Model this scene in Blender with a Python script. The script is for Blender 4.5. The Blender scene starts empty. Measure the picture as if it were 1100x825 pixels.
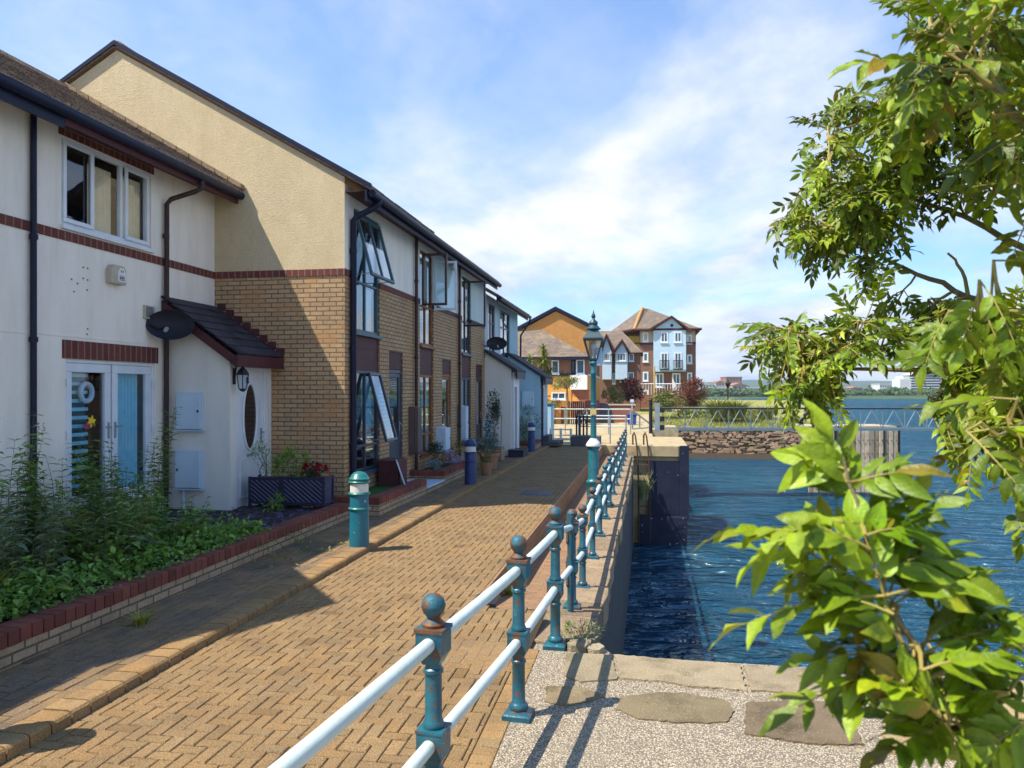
import bpy, bmesh, math, random
from mathutils import Vector, Matrix, noise as mnoise
R = random.Random(7)
SC = bpy.context.scene
COL = SC.collection
F, EYE = 825.0, 2.0                       # focal length in photo pixels, eye height
YAW = math.atan(145 / F)
_s, _c = math.sin(YAW), math.cos(YAW)

def at(u, v, d):                          # a point seen at photo pixel (u, v) at depth d metres
    c = (u - 550) / F
    return Vector(((-_s + c * _c) * d, (_c + c * _s) * d, EYE - (v - 420) / F * d))

# ------------------------------------------------------------------ mesh builder
ORIGIN = {}
class MB:
    def __init__(s): s.v = []; s.f = []; s.t = []
    def poly(s, pts, tint=1.0):
        i = len(s.v); s.v += [tuple(p) for p in pts]; s.f.append(tuple(range(i, i + len(pts)))); s.t.append(tint)
    def mesh(s, vs, fs, tint=1.0):
        i = len(s.v); s.v += [tuple(p) for p in vs]
        for f in fs: s.f.append(tuple(i + k for k in f)); s.t.append(tint)
    def box(s, x0, x1, y0, y1, z0, z1, tint=1.0):
        s.fbox(lambda a, b, c: (a, b, c), x0, x1, y0, y1, z0, z1, tint)
    def fbox(s, fr, a0, a1, b0, b1, c0, c1, tint=1.0):
        P = [fr(a, b, c) for c in (c0, c1) for b in (b0, b1) for a in (a0, a1)]
        s.mesh(P, [(0, 2, 3, 1), (4, 5, 7, 6), (0, 1, 5, 4), (2, 6, 7, 3), (0, 4, 6, 2), (1, 3, 7, 5)], tint)
    def prism(s, poly, fr, c0, c1, tint=1.0):      # poly of (a,b) extruded along c
        n = len(poly)
        P = [fr(a, b, c0) for a, b in poly] + [fr(a, b, c1) for a, b in poly]
        fs = [tuple(range(n - 1, -1, -1)), tuple(range(n, 2 * n))]
        fs += [(i, (i + 1) % n, n + (i + 1) % n, n + i) for i in range(n)]
        s.mesh(P, fs, tint)
    def tube(s, pts, r, n=8, caps=True, tint=1.0):
        pts = [Vector(p) for p in pts]; m = len(pts)
        rs = r if isinstance(r, (list, tuple)) else [r] * m
        vs = []; ref = None
        for i, p in enumerate(pts):
            d = (pts[min(i + 1, m - 1)] - pts[max(i - 1, 0)]).normalized()
            if ref is None:
                ref = Vector((0, 0, 1)) if abs(d.z) < .9 else Vector((1, 0, 0))
            x = d.cross(ref).normalized(); y = x.cross(d).normalized(); ref = y
            for k in range(n):
                a = 2 * math.pi * k / n
                vs.append(p + (x * math.cos(a) + y * math.sin(a)) * rs[i])
        fs = [(i * n + k, i * n + (k + 1) % n, (i + 1) * n + (k + 1) % n, (i + 1) * n + k) for i in range(m - 1) for k in range(n)]
        if caps: fs += [tuple(range(n - 1, -1, -1)), tuple(range((m - 1) * n, m * n))]
        s.mesh(vs, fs, tint)
    def lathe(s, cx, cy, prof, n=16, z=0, tint=1.0, rot=0):
        vs = []
        for r, h in prof:
            for k in range(n):
                a = 2 * math.pi * k / n + rot
                vs.append((cx + r * math.cos(a), cy + r * math.sin(a), z + h))
        m = len(prof)
        fs = [(i * n + k, i * n + (k + 1) % n, (i + 1) * n + (k + 1) % n, (i + 1) * n + k) for i in range(m - 1) for k in range(n)]
        fs += [tuple(range(n - 1, -1, -1)), tuple(range((m - 1) * n, m * n))]
        s.mesh(vs, fs, tint)
    def build(s, name, m, parent=None, smooth=False, bevel=0, recalc=True):
        o0 = Vector((0, 0, 0))
        if parent is not None: o0 = ORIGIN.get(parent.name, o0)
        me = bpy.data.meshes.new(name)
        me.from_pydata([(a - o0.x, b - o0.y, c - o0.z) for a, b, c in s.v], [], s.f)
        at_ = me.color_attributes.new('tint', 'FLOAT_COLOR', 'CORNER')
        vals = []
        for f, t in zip(s.f, s.t):
            c4 = (t, t, t, 1) if not isinstance(t, tuple) else (t[0], t[1], t[2], 1)
            vals += list(c4) * len(f)
        at_.data.foreach_set('color', vals)
        if recalc:
            bm = bmesh.new(); bm.from_mesh(me)
            bmesh.ops.recalc_face_normals(bm, faces=bm.faces); bm.to_mesh(me); bm.free()
        uv = me.uv_layers.new(name='UVMap'); data = []
        Z = Vector((0, 0, 1))
        vs = me.vertices
        for p in me.polygons:
            n = p.normal
            if abs(n.z) > .92: t, b = Vector((1, 0, 0)), Vector((0, 1, 0))
            else:
                t = Z.cross(n).normalized(); b = n.cross(t)
            for vi in p.vertices:
                q = vs[vi].co + o0
                data += [q.dot(t), q.dot(b)]
        uv.data.foreach_set('uv', data)
        if smooth:
            me.polygons.foreach_set('use_smooth', [True] * len(me.polygons))
        me.materials.append(m); me.update()
        o = bpy.data.objects.new(name, me); COL.objects.link(o)
        if parent is not None:
            o.parent = parent; ORIGIN[o.name] = o0
        if smooth and smooth != 'leaf':
            md = o.modifiers.new('wn', 'EDGE_SPLIT'); md.split_angle = math.radians(42)
        if bevel:
            md = o.modifiers.new('bev', 'BEVEL'); md.width = bevel; md.segments = 2; md.limit_method = 'ANGLE'; md.angle_limit = math.radians(40)
        return o

def tag(o, label, cat, group=None):
    o['label'] = label; o['category'] = cat
    if group: o['group'] = group
    return o
def struct(o): o['kind'] = 'structure'; return o
def stuff(o, label=None, cat=None):
    o['kind'] = 'stuff'
    if label: tag(o, label, cat)
    return o
def thing(name, label, cat, loc=(0, 0, 0), group=None):
    o = bpy.data.objects.new(name, None); COL.objects.link(o); o.location = loc
    o.empty_display_size = .1
    ORIGIN[o.name] = Vector(loc)
    return tag(o, label, cat, group)
def copy_tree(o, parent=None, label=None, loc=None, rz=None):
    c = o.copy(); COL.objects.link(c)
    if parent is not None: c.parent = parent
    if label: c['label'] = label
    if loc is not None: c.location = loc
    if rz is not None: c.rotation_euler = (0, 0, rz)
    for ch in [k for k in COL.objects if k.parent == o]: copy_tree(ch, c)
    return c

def FX(X, sgn=1): return lambda a, b, c: (X + sgn * c, a, b)       # a = Y, b = Z, c = outward
def FY(Y, sgn=-1): return lambda a, b, c: (a, Y + sgn * c, b)      # a = X, b = Z, c = outward (towards the camera)
def FR(o, ea, eb, ec):
    o, ea, eb, ec = Vector(o), Vector(ea), Vector(eb), Vector(ec)
    return lambda a, b, c: tuple(o + ea * a + eb * b + ec * c)

def holed(mb, fr, a0, a1, b0, b1, holes, depth=.1):
    """a wall face on c=0 with rectangular openings and their reveals"""
    As = sorted({a0, a1, *[h[0] for h in holes], *[h[1] for h in holes]}); As = [a for a in As if a0 <= a <= a1]
    Bs = sorted({b0, b1, *[h[2] for h in holes], *[h[3] for h in holes]}); Bs = [b for b in Bs if b0 <= b <= b1]
    for i in range(len(As) - 1):
        for j in range(len(Bs) - 1):
            ca, cb = (As[i] + As[i + 1]) / 2, (Bs[j] + Bs[j + 1]) / 2
            if any(h[0] < ca < h[1] and h[2] < cb < h[3] for h in holes): continue
            mb.poly([fr(As[i], Bs[j], 0), fr(As[i + 1], Bs[j], 0), fr(As[i + 1], Bs[j + 1], 0), fr(As[i], Bs[j + 1], 0)])
    for h0, h1, k0, k1 in holes:
        k0c, k1c = max(k0, b0), min(k1, b1)
        if k1c <= k0c: continue
        mb.poly([fr(h0, k0c, 0), fr(h0, k1c, 0), fr(h0, k1c, -depth), fr(h0, k0c, -depth)])
        mb.poly([fr(h1, k1c, 0), fr(h1, k0c, 0), fr(h1, k0c, -depth), fr(h1, k1c, -depth)])
        if k0 >= b0: mb.poly([fr(h1, k0, 0), fr(h0, k0, 0), fr(h0, k0, -depth), fr(h1, k0, -depth)])
        if k1 <= b1: mb.poly([fr(h0, k1, 0), fr(h1, k1, 0), fr(h1, k1, -depth), fr(h0, k1, -depth)])

# ------------------------------------------------------------------ materials
class NT:
    def __init__(s, m): s.t = m.node_tree; s.t.nodes.clear()
    def n(s, typ, **kw):
        nd = s.t.nodes.new(typ)
        for k, v in kw.items():
            if k.startswith('i_'): nd.inputs[k[2:].replace('_', ' ')].default_value = v
            else: setattr(nd, k, v)
        return nd
    def l(s, a, b): s.t.links.new(a, b)
    def mixc(s, fac, a, b, typ='MIX'):
        nd = s.n('ShaderNodeMix', data_type='RGBA', blend_type=typ)
        for sock, val in ((nd.inputs[0], fac), (nd.inputs[6], a), (nd.inputs[7], b)):
            if hasattr(val, 'links'): s.l(val, sock)
            elif isinstance(val, (int, float)): sock.default_value = val if sock.type == 'VALUE' else (val, val, val, 1)
            else: sock.default_value = (*val[:3], 1)
        return nd.outputs[2]
    def ramp(s, fac, p0, p1, c0=(0, 0, 0, 1), c1=(1, 1, 1, 1)):
        nd = s.n('ShaderNodeValToRGB'); s.l(fac, nd.inputs[0])
        e = nd.color_ramp.elements; e[0].position = p0; e[1].position = p1; e[0].color = c0; e[1].color = c1
        return nd.outputs[0]
    def math(s, op, a, b=None, c=None):
        nd = s.n('ShaderNodeMath', operation=op)
        for i, v in enumerate((a, b, c)):
            if v is None: continue
            if hasattr(v, 'links'): s.l(v, nd.inputs[i])
            else: nd.inputs[i].default_value = v
        return nd.outputs[0]
    def noise(s, vec, scale, detail=4, rough=.55):
        nd = s.n('ShaderNodeTexNoise'); nd.inputs['Scale'].default_value = scale
        nd.inputs['Detail'].default_value = detail; nd.inputs['Roughness'].default_value = rough
        if vec is not None: s.l(vec, nd.inputs['Vector'])
        return nd.outputs['Fac']

def new_mat(name):
    m = bpy.data.materials.new(name); m.use_nodes = True; return m, NT(m)

def mat(name, col, col2=None, rough=.8, spec=.3, metal=0, nscale=6, ndet=5, lo=.35, hi=.7, bump=0, bscale=40, tint=False,
        speck=None, coat=0, patch=None, trans=0, grain=0):
    """principled base with noise mottling, optional second patch colour, fine bump and per-face tint"""
    m, N = new_mat(name)
    tc = N.n('ShaderNodeTexCoord').outputs['Object']
    c = None
    if col2:
        f = N.ramp(N.noise(tc, nscale, ndet), lo, hi)
        c = N.mixc(f, col, col2)
    if patch:                              # (colour, scale, lo, hi)
        f = N.ramp(N.noise(tc, patch[1], 6, .65), patch[2], patch[3])
        c = N.mixc(f, c if c is not None else col, patch[0])
    if speck:                              # (colour, scale, lo, hi)
        f = N.ramp(N.noise(tc, speck[1], 2, .5), speck[2], speck[3])
        c = N.mixc(f, c if c is not None else col, speck[0])
    if grain:
        c = N.mixc(1.0, c if c is not None else col, N.ramp(N.noise(tc, grain, 2, .7), .36, .66, (.52, .50, .46, 1), (1.32, 1.32, 1.32, 1)), 'MULTIPLY')
    if tint:
        a = N.n('ShaderNodeAttribute', attribute_name='tint').outputs['Color']
        c = N.mixc(1.0, c if c is not None else col, a, 'MULTIPLY')
    p = N.n('ShaderNodeBsdfPrincipled')
    if c is not None: N.l(c, p.inputs['Base Color'])
    else: p.inputs['Base Color'].default_value = (*col, 1)
    p.inputs['Roughness'].default_value = rough; p.inputs['Metallic'].default_value = metal
    p.inputs['Specular IOR Level'].default_value = spec; p.inputs['Coat Weight'].default_value = coat
    if bump:
        b = N.n('ShaderNodeBump'); b.inputs['Strength'].default_value = bump; b.inputs['Distance'].default_value = .02
        N.l(N.noise(tc, bscale, 4, .6), b.inputs['Height']); N.l(b.outputs[0], p.inputs['Normal'])
    out = N.n('ShaderNodeOutputMaterial')
    if trans:
        tr = N.n('ShaderNodeBsdfTranslucent')
        if c is not None:
            N.l(N.mixc(1.0, c, (1.25, 1.3, .35), 'MULTIPLY'), tr.inputs[0])
        else: tr.inputs[0].default_value = (col[0] * 1.25, col[1] * 1.3, col[2] * .35, 1)
        mx = N.n('ShaderNodeMixShader'); mx.inputs[0].default_value = trans
        N.l(p.outputs[0], mx.inputs[1]); N.l(tr.outputs[0], mx.inputs[2]); N.l(mx.outputs[0], out.inputs[0])
    else: N.l(p.outputs[0], out.inputs[0])
    return m

def brick_mat(name, c1, c2, mortar, bw=.225, bh=.075, ms=.010, stain=(.12, .09, .07), stain_amt=.35, rough=.85, vertical=False, bump=.6, off=.5, c3=None):
    m, N = new_mat(name)
    uv = N.n('ShaderNodeTexCoord').outputs['UV']; tc = N.n('ShaderNodeTexCoord').outputs['Object']
    mp = N.n('ShaderNodeMapping'); N.l(uv, mp.inputs[0])
    if vertical: mp.inputs['Rotation'].default_value = (0, 0, math.radians(90))
    # a little wobble so the courses are not ruler straight
    br = N.n('ShaderNodeTexBrick'); br.offset = off
    br.inputs['Scale'].default_value = 1; br.inputs['Brick Width'].default_value = bw; br.inputs['Row Height'].default_value = bh
    br.inputs['Mortar Size'].default_value = ms; br.inputs['Mortar Smooth'].default_value = .25; br.inputs['Bias'].default_value = 0
    ad = N.n('ShaderNodeVectorMath', operation='MULTIPLY_ADD')
    nv = N.n('ShaderNodeTexNoise'); nv.inputs['Scale'].default_value = 5; N.l(tc, nv.inputs['Vector'])
    N.l(nv.outputs['Color'], ad.inputs[0]); ad.inputs[1].default_value = (.006, .006, 0); N.l(mp.outputs[0], ad.inputs[2])
    N.l(ad.outputs[0], br.inputs['Vector'])
    br.inputs['Color1'].default_value = (*c1, 1); br.inputs['Color2'].default_value = (*c2, 1); br.inputs['Mortar'].default_value = (*mortar, 1)
    c = br.outputs['Color']
    fine = N.ramp(N.noise(tc, 55, 3, .6), .3, .75, (.72, .72, .72, 1), (1.15, 1.15, 1.15, 1))
    c = N.mixc(1, c, fine, 'MULTIPLY')
    if c3:
        c = N.mixc(N.ramp(N.noise(tc, 2.2, 3), .5, .68), c, N.mixc(.65, c, c3))
    st = N.math('MULTIPLY', N.ramp(N.noise(tc, 1.3, 6, .65), .48, .8), stain_amt)
    c = N.mixc(st, c, stain)
    p = N.n('ShaderNodeBsdfPrincipled'); N.l(c, p.inputs['Base Color']); p.inputs['Roughness'].default_value = rough
    p.inputs['Specular IOR Level'].default_value = .25
    b = N.n('ShaderNodeBump'); b.inputs['Strength'].default_value = bump; b.inputs['Distance'].default_value = .012
    h = N.math('SUBTRACT', N.math('MULTIPLY', N.noise(tc, 60, 3), .35), br.outputs['Fac'])
    N.l(h, b.inputs['Height']); N.l(b.outputs[0], p.inputs['Normal'])
    N.l(p.outputs[0], N.n('ShaderNodeOutputMaterial').inputs[0])
    return m

def render_mat(name, col, dirt, coarse=False, stain_amt=.5):
    """painted wall render: fine or pebbly, with weather streaks"""
    m, N = new_mat(name)
    tc = N.n('ShaderNodeTexCoord').outputs['Object']
    mp = N.n('ShaderNodeMapping'); N.l(tc, mp.inputs[0]); mp.inputs['Scale'].default_value = (2.2, 2.2, .5)
    st = N.math('MULTIPLY', N.ramp(N.noise(mp.outputs[0], 1.6, 7, .65), .42, .8), stain_amt)
    c = N.mixc(st, col, dirt)
    fine_st = N.n('ShaderNodeMapping'); N.l(tc, fine_st.inputs[0]); fine_st.inputs['Scale'].default_value = (9, 9, .35)
    c = N.mixc(N.math('MULTIPLY', N.ramp(N.noise(fine_st.outputs[0], 1.0, 5, .6), .55, .85), .2), c, dirt)
    if coarse:
        v = N.n('ShaderNodeTexVoronoi'); v.inputs['Scale'].default_value = 85; N.l(tc, v.inputs['Vector'])
        n2 = N.noise(tc, 70, 3, .8)
        c = N.mixc(N.math('MULTIPLY', N.ramp(n2, .5, .62), .5), c, tuple(k * .55 for k in col))
        c = N.mixc(N.math('MULTIPLY', N.ramp(N.noise(tc, 3.5, 4, .6), .45, .75), .28), c, (.60, .45, .20))
        h = N.math('ADD', N.math('MULTIPLY', v.outputs['Distance'], -.7), N.math('MULTIPLY', n2, 1.3))
        bs, bd = 1.0, .022
    else:
        h = N.noise(tc, 60, 5, .65); bs, bd = .45, .012
        dots = N.math('MULTIPLY', N.ramp(N.noise(tc, 28, 1, .4), .76, .80), .4)
        c = N.mixc(dots, c, tuple(k * .5 for k in col))
    p = N.n('ShaderNodeBsdfPrincipled'); N.l(c, p.inputs['Base Color']); p.inputs['Roughness'].default_value = .9
    p.inputs['Specular IOR Level'].default_value = .2
    b = N.n('ShaderNodeBump'); b.inputs['Strength'].default_value = bs; b.inputs['Distance'].default_value = bd
    N.l(h, b.inputs['Height']); N.l(b.outputs[0], p.inputs['Normal'])
    N.l(p.outputs[0], N.n('ShaderNodeOutputMaterial').inputs[0])
    return m

def glass_mat(name, tintc=(.62, .80, .88), rough=.015, ior=2.6):
    m, N = new_mat(name)
    lw = N.n('ShaderNodeLayerWeight'); lw.inputs['Blend'].default_value = .5
    f0 = ((ior - 1) / (ior + 1)) ** 2
    tcn = N.n('ShaderNodeTexCoord').outputs['Object']
    b = N.n('ShaderNodeBump'); b.inputs['Strength'].default_value = .06; b.inputs['Distance'].default_value = .02
    N.l(N.noise(tcn, 1.7, 2), b.inputs['Height'])
    g = N.n('ShaderNodeBsdfGlossy'); g.inputs['Roughness'].default_value = rough; g.inputs[0].default_value = (.95, .97, 1, 1)
    N.l(b.outputs[0], g.inputs['Normal'])
    fac = N.math('ADD', N.math('MULTIPLY', N.math('POWER', lw.outputs['Facing'], 4.0), 1 - f0), f0)
    t = N.n('ShaderNodeBsdfTransparent'); t.inputs[0].default_value = (*tintc, 1)
    mx = N.n('ShaderNodeMixShader'); N.l(fac, mx.inputs[0]); N.l(t.outputs[0], mx.inputs[1]); N.l(g.outputs[0], mx.inputs[2])
    N.l(mx.outputs[0], N.n('ShaderNodeOutputMaterial').inputs[0])
    return m

M = {}
M['render_white'] = render_mat('render_white', (.86, .80, .70), (.56, .49, .38), stain_amt=.45)
M['render_blue'] = render_mat('render_blue', (.34, .52, .60), (.25, .36, .40), stain_amt=.4)
M['render_pale'] = render_mat('render_pale', (.52, .58, .60), (.36, .40, .42), stain_amt=.4)
M['roughcast'] = render_mat('roughcast', (.86, .70, .44), (.66, .51, .29), coarse=True, stain_amt=.45)
M['porch_render'] = render_mat('porch_render', (.72, .71, .66), (.50, .48, .42), coarse=False, stain_amt=.4)
M['buff_brick'] = brick_mat('buff_brick', (.55, .37, .195), (.45, .29, .15), (.17, .12, .085), c3=(.46, .24, .10))
M['soldier'] = brick_mat('soldier', (.19, .052, .038), (.14, .038, .032), (.22, .17, .14), bw=.112, bh=.075 * 10, ms=.011, off=0, stain_amt=.25)
M['coping_red'] = brick_mat('coping_red', (.24, .072, .042), (.18, .05, .032), (.20, .15, .12), bw=.112 * 2, bh=.112, ms=.010, vertical=True, off=0, stain_amt=.45)
M['wall_buff'] = brick_mat('wall_buff', (.46, .34, .21), (.38, .27, .17), (.15, .11, .08), stain=(.10, .08, .06), stain_amt=.6)
M['orange_brick'] = brick_mat('orange_brick', (.74, .35, .085), (.64, .28, .065), (.32, .2, .1), stain_amt=.2)
M['red_brick'] = brick_mat('red_brick', (.36, .10, .055), (.28, .075, .045), (.25, .17, .13), stain_amt=.25)
M['brown_brick'] = brick_mat('brown_brick', (.29, .13, .085), (.23, .10, .065), (.2, .15, .12), stain_amt=.2)
M['old_brick'] = brick_mat('old_brick', (.36, .19, .095), (.27, .14, .075), (.2, .15, .1), stain=(.22, .17, .09), stain_amt=.7, bw=.225, bh=.11)
M['tile'] = mat('tile', (.22, .15, .115), (.33, .255, .19), rough=.95, nscale=14, bump=.9, bscale=45, tint=True, speck=((.10, .07, .06), 45, .56, .62), patch=((.36, .30, .15), 3.5, .55, .72))
M['slate'] = mat('slate', (.035, .032, .045), (.055, .048, .06), rough=.75, nscale=6, bump=.5, bscale=50, tint=True)
M['far_tile'] = brick_mat('far_tile', (.225, .175, .14), (.15, .115, .095), (.12, .09, .07), bw=.3, bh=.28, ms=.03, stain=(.40, .30, .13), stain_amt=.5)
M['navy'] = mat('navy', (.005, .008, .028), (.009, .013, .036), rough=.45, spec=.25, nscale=4)
M['maroon'] = mat('maroon', (.085, .022, .026), (.055, .016, .02), rough=.6, nscale=5, bump=.15, bscale=30)
M['brown_paint'] = mat('brown_paint', (.10, .045, .04), (.075, .034, .032), rough=.55, nscale=5)
M['brown_pipe'] = mat('brown_pipe', (.045, .022, .02), (.03, .016, .016), rough=.45, nscale=5)
M['wood'] = mat('wood', (.26, .10, .028), (.18, .065, .02), rough=.5, nscale=8)
M['upvc'] = mat('upvc', (.72, .76, .80), (.60, .65, .70), rough=.35, spec=.5, nscale=3)
M['frame_navy'] = mat('frame_navy', (.018, .035, .06), (.03, .05, .08), rough=.4, spec=.5, nscale=4)
M['frame_teal'] = mat('frame_teal', (.03, .11, .14), (.04, .085, .11), rough=.45, spec=.5, nscale=5)
M['frame_brown'] = mat('frame_brown', (.06, .022, .02), (.04, .018, .018), rough=.4, spec=.5, nscale=4)
M['glass'] = glass_mat('glass')
M['glass_near'] = glass_mat('glass_near', (.84, .92, .97), .015, 2.0)
M['glass_far'] = mat('glass_far', (.05, .11, .15), (.02, .05, .08), rough=.08, spec=.8, nscale=.8)
M['interior'] = mat('interior', (.04, .055, .085), (.02, .028, .045), nscale=2)
M['curtain'] = mat('curtain', (.80, .80, .78), (.70, .70, .68), rough=.9, nscale=12)
M['blind_blue'] = mat('blind_blue', (.25, .62, .74), (.2, .52, .64), rough=.8, nscale=7)
M['blind_tan'] = mat('blind_tan', (.86, .68, .44), (.76, .58, .36), rough=.85, nscale=9)
M['teal'] = mat('teal', (.022, .17, .20), (.014, .11, .15), rough=.36, spec=.5, nscale=9, patch=((.12, .042, .02), 13, .60, .66), bump=.12, bscale=45)
M['rail_teal'] = mat('rail_teal', (.016, .115, .155), (.009, .065, .10), rough=.33, spec=.55, nscale=10, patch=((.13, .05, .022), 15, .555, .62), bump=.18, bscale=55, speck=((.5, .45, .3), 42, .735, .76))
M['rust_teal'] = mat('rust_teal', (.11, .042, .02), (.16, .075, .03), rough=.55, spec=.4, nscale=20, patch=((.018, .10, .14), 11, .49, .54), bump=.25, bscale=70)
M['bollard_shaded'] = mat('bollard_shaded', (.012, .035, .13), (.016, .05, .16), rough=.35, spec=.5, nscale=6, patch=((.5, .52, .5), 14, .70, .72))  # teal bollard paint turned navy, with the shade put into the colour
M['bollard_teal'] = mat('bollard_teal', (.012, .15, .20), (.015, .11, .17), rough=.33, spec=.5, nscale=5, patch=((.62, .60, .52), 10, .665, .685), bump=.1, bscale=30)
M['bollard_cap'] = mat('bollard_cap', (.015, .16, .15), (.02, .13, .13), rough=.35, spec=.5, nscale=5)
M['band_white'] = mat('band_white', (.74, .73, .66), (.58, .56, .50), rough=.5, nscale=7)
M['rail_white'] = mat('rail_white', (.60, .70, .665), (.50, .585, .55), rough=.38, spec=.5, nscale=7, patch=((.36, .24, .13), 18, .70, .76), bump=.08, bscale=60)
M['grey_metal'] = mat('grey_metal', (.32, .36, .38), (.24, .28, .31), rough=.5, metal=.3, nscale=4)
M['truss'] = mat('truss', (.13, .20, .23), (.17, .23, .25), rough=.5, metal=.2, nscale=4)
M['black_metal'] = mat('black_metal', (.012, .012, .015), (.022, .022, .025), rough=.45, nscale=6)
M['cab_blue'] = mat('cab_blue', (.52, .65, .74), (.43, .56, .66), rough=.45, nscale=3, patch=((.3, .3, .3), 8, .72, .76))
M['cab_brown'] = mat('cab_brown', (.12, .085, .08), (.095, .068, .065), rough=.6, nscale=4)
M['cream_plastic'] = mat('cream_plastic', (.50, .45, .34), (.42, .37, .28), rough=.5, nscale=9)
M['print_dark'] = mat('print_dark', (.03, .03, .035), rough=.6)
M['yellow'] = mat('yellow', (.85, .55, .03), rough=.5)
M['magenta'] = mat('magenta', (.40, .02, .14), rough=.5)
M['paver'] = mat('paver', (.335, .215, .098), (.26, .165, .078), rough=.9, grain=190, nscale=2.2, bump=.55, bscale=130, tint=True, patch=((.17, .12, .075), 1.1, .56, .85), speck=((.12, .08, .045), 120, .53, .66))
M['paver_old'] = mat('paver_old', grain=190, col=(.29, .185, .088), col2=(.20, .135, .075), rough=.92, nscale=3, bump=.6, bscale=110, tint=True, patch=((.12, .10, .085), 1.6, .45, .75), speck=((.32, .29, .24), 70, .64, .70))
M['kerb_brick'] = mat('kerb_brick', grain=190, col=(.34, .21, .09), col2=(.26, .16, .07), rough=.88, nscale=4, bump=.5, bscale=80, tint=True, patch=((.13, .09, .06), 3, .55, .8))
M['joint'] = mat('joint', (.05, .034, .02), (.035, .025, .016), nscale=20, rough=1)
M['soil'] = mat('soil', (.035, .026, .018), (.055, .04, .025), nscale=9, rough=1, bump=.8, bscale=20)
M['slate_chip'] = mat('slate_chip', (.05, .042, .075), (.08, .07, .11), rough=.7, nscale=9, tint=True)
M['coping_stone'] = mat('coping_stone', (.30, .21, .125), (.22, .155, .10), rough=.95, nscale=5, bump=1.0, bscale=35, patch=((.13, .11, .05), 3.5, .55, .7), speck=((.44, .36, .25), 60, .60, .66), tint=True)
M['concrete'] = mat('concrete', (.46, .36, .20), (.36, .28, .16), rough=.95, nscale=3, bump=.7, bscale=40, patch=((.17, .14, .10), 2.2, .52, .75))
M['wet_wall'] = mat('wet_wall', (.03, .03, .04), (.065, .058, .06), rough=.75, nscale=2.6, bump=.9, bscale=9, speck=((.30, .28, .27), 17, .70, .715), patch=((.02, .028, .022), 1.2, .5, .7))
M['timber'] = mat('timber', (.46, .38, .28), (.33, .265, .19), rough=.95, nscale=4, bump=.6, bscale=25, tint=True, patch=((.30, .22, .06), 1.5, .6, .75))
M['stone_bank'] = None
M['leaf'] = mat('leaf', (.125, .215, .007), (.27, .345, .012), rough=.42, spec=.35, nscale=5, tint=True, trans=.16, bump=.25, bscale=60, patch=((.07, .13, .008), 22, .52, .70))
M['bark'] = mat('bark', (.16, .13, .07), (.22, .19, .09), rough=.85, nscale=14, bump=.4, bscale=50)
M['twig'] = mat('twig', (.34, .26, .07), (.24, .22, .06), rough=.7, nscale=14)
M['weed'] = mat('weed', (.12, .25, .045), (.20, .32, .065), rough=.55, spec=.35, nscale=5, tint=True, trans=.3)
M['weed_pale'] = mat('weed_pale', (.12, .18, .09), (.16, .22, .12), rough=.6, nscale=5, tint=True, trans=.3)
M['stem'] = mat('stem', (.10, .13, .05), (.13, .14, .06), rough=.7, nscale=9)
M['yellow_weed'] = mat('yellow_weed', (.26, .27, .03), (.2, .24, .04), rough=.6, nscale=9, tint=True, trans=.25)
M['maroon_leaf'] = mat('maroon_leaf', (.11, .022, .025), (.07, .015, .02), rough=.6, nscale=3, tint=True)
M['rust_leaf'] = mat('rust_leaf', (.20, .065, .035), (.13, .04, .03), rough=.6, nscale=1.2, tint=True)
M['bush_green'] = mat('bush_green', (.16, .19, .04), (.10, .14, .03), rough=.6, nscale=2, tint=True)
M['dark_green'] = mat('dark_green', (.022, .05, .018), (.035, .07, .022), rough=.6, nscale=2, tint=True)
M['cordyline'] = mat('cordyline', (.22, .25, .035), (.14, .18, .03), rough=.5, nscale=3, tint=True)
M['silver_leaf'] = mat('silver_leaf', (.20, .26, .24), (.14, .20, .19), rough=.7, nscale=4, tint=True)
M['red_flower'] = mat('red_flower', (.45, .012, .02), (.3, .01, .02), rough=.6, nscale=9, tint=True)
M['lilac'] = mat('lilac', (.45, .34, .55), (.35, .26, .48), rough=.7, nscale=9)
M['terracotta'] = mat('terracotta', (.34, .18, .10), (.26, .15, .09), rough=.9, nscale=6)
M['turf'] = mat('turf', (.03, .11, .02), (.045, .15, .03), rough=.9, nscale=25, bump=.8, bscale=120)
M['lawn'] = mat('lawn', (.30, .28, .07), (.20, .22, .05), rough=1, nscale=.8, bump=.5, bscale=4)
M['grass_blade'] = mat('grass_blade', (.20, .24, .05), (.33, .31, .10), rough=.7, nscale=2, tint=True)
M['trough'] = mat('trough', (.022, .022, .05), (.03, .03, .06), rough=.5, nscale=6)
M['sky_paint'] = mat('sky_paint', (.48, .64, .76), (.42, .58, .70), rough=.7, nscale=2)
M['pale_panel'] = mat('pale_panel', (.50, .62, .74), (.44, .56, .68), rough=.7, nscale=2)
M['cream_far'] = mat('cream_far', (.62, .48, .18), (.56, .42, .15), rough=.8, nscale=1.5)
M['orange_paint'] = mat('orange_paint', (.70, .35, .08), (.62, .29, .06), rough=.8, nscale=1.5)
M['white_paint'] = mat('white_paint', (.78, .77, .74), (.70, .69, .66), rough=.6, nscale=2)
M['far_white'] = mat('far_white', (.66, .66, .64), (.58, .58, .57), rough=.8, nscale=.05)
M['far_stone'] = mat('far_stone', (.48, .42, .33), (.40, .34, .27), rough=.9, nscale=.1)
M['far_red'] = mat('far_red', (.34, .17, .12), (.28, .14, .1), rough=.9, nscale=.1)
M['far_green'] = mat('far_green', (.06, .10, .03), (.04, .07, .025), rough=1, nscale=.08, tint=True)
M['hill'] = mat('hill', (.055, .085, .05), (.035, .06, .035), rough=1, nscale=.006)
M['blue_bin'] = mat('blue_bin', (.02, .06, .3), (.02, .05, .24), rough=.5, nscale=5)
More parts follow.
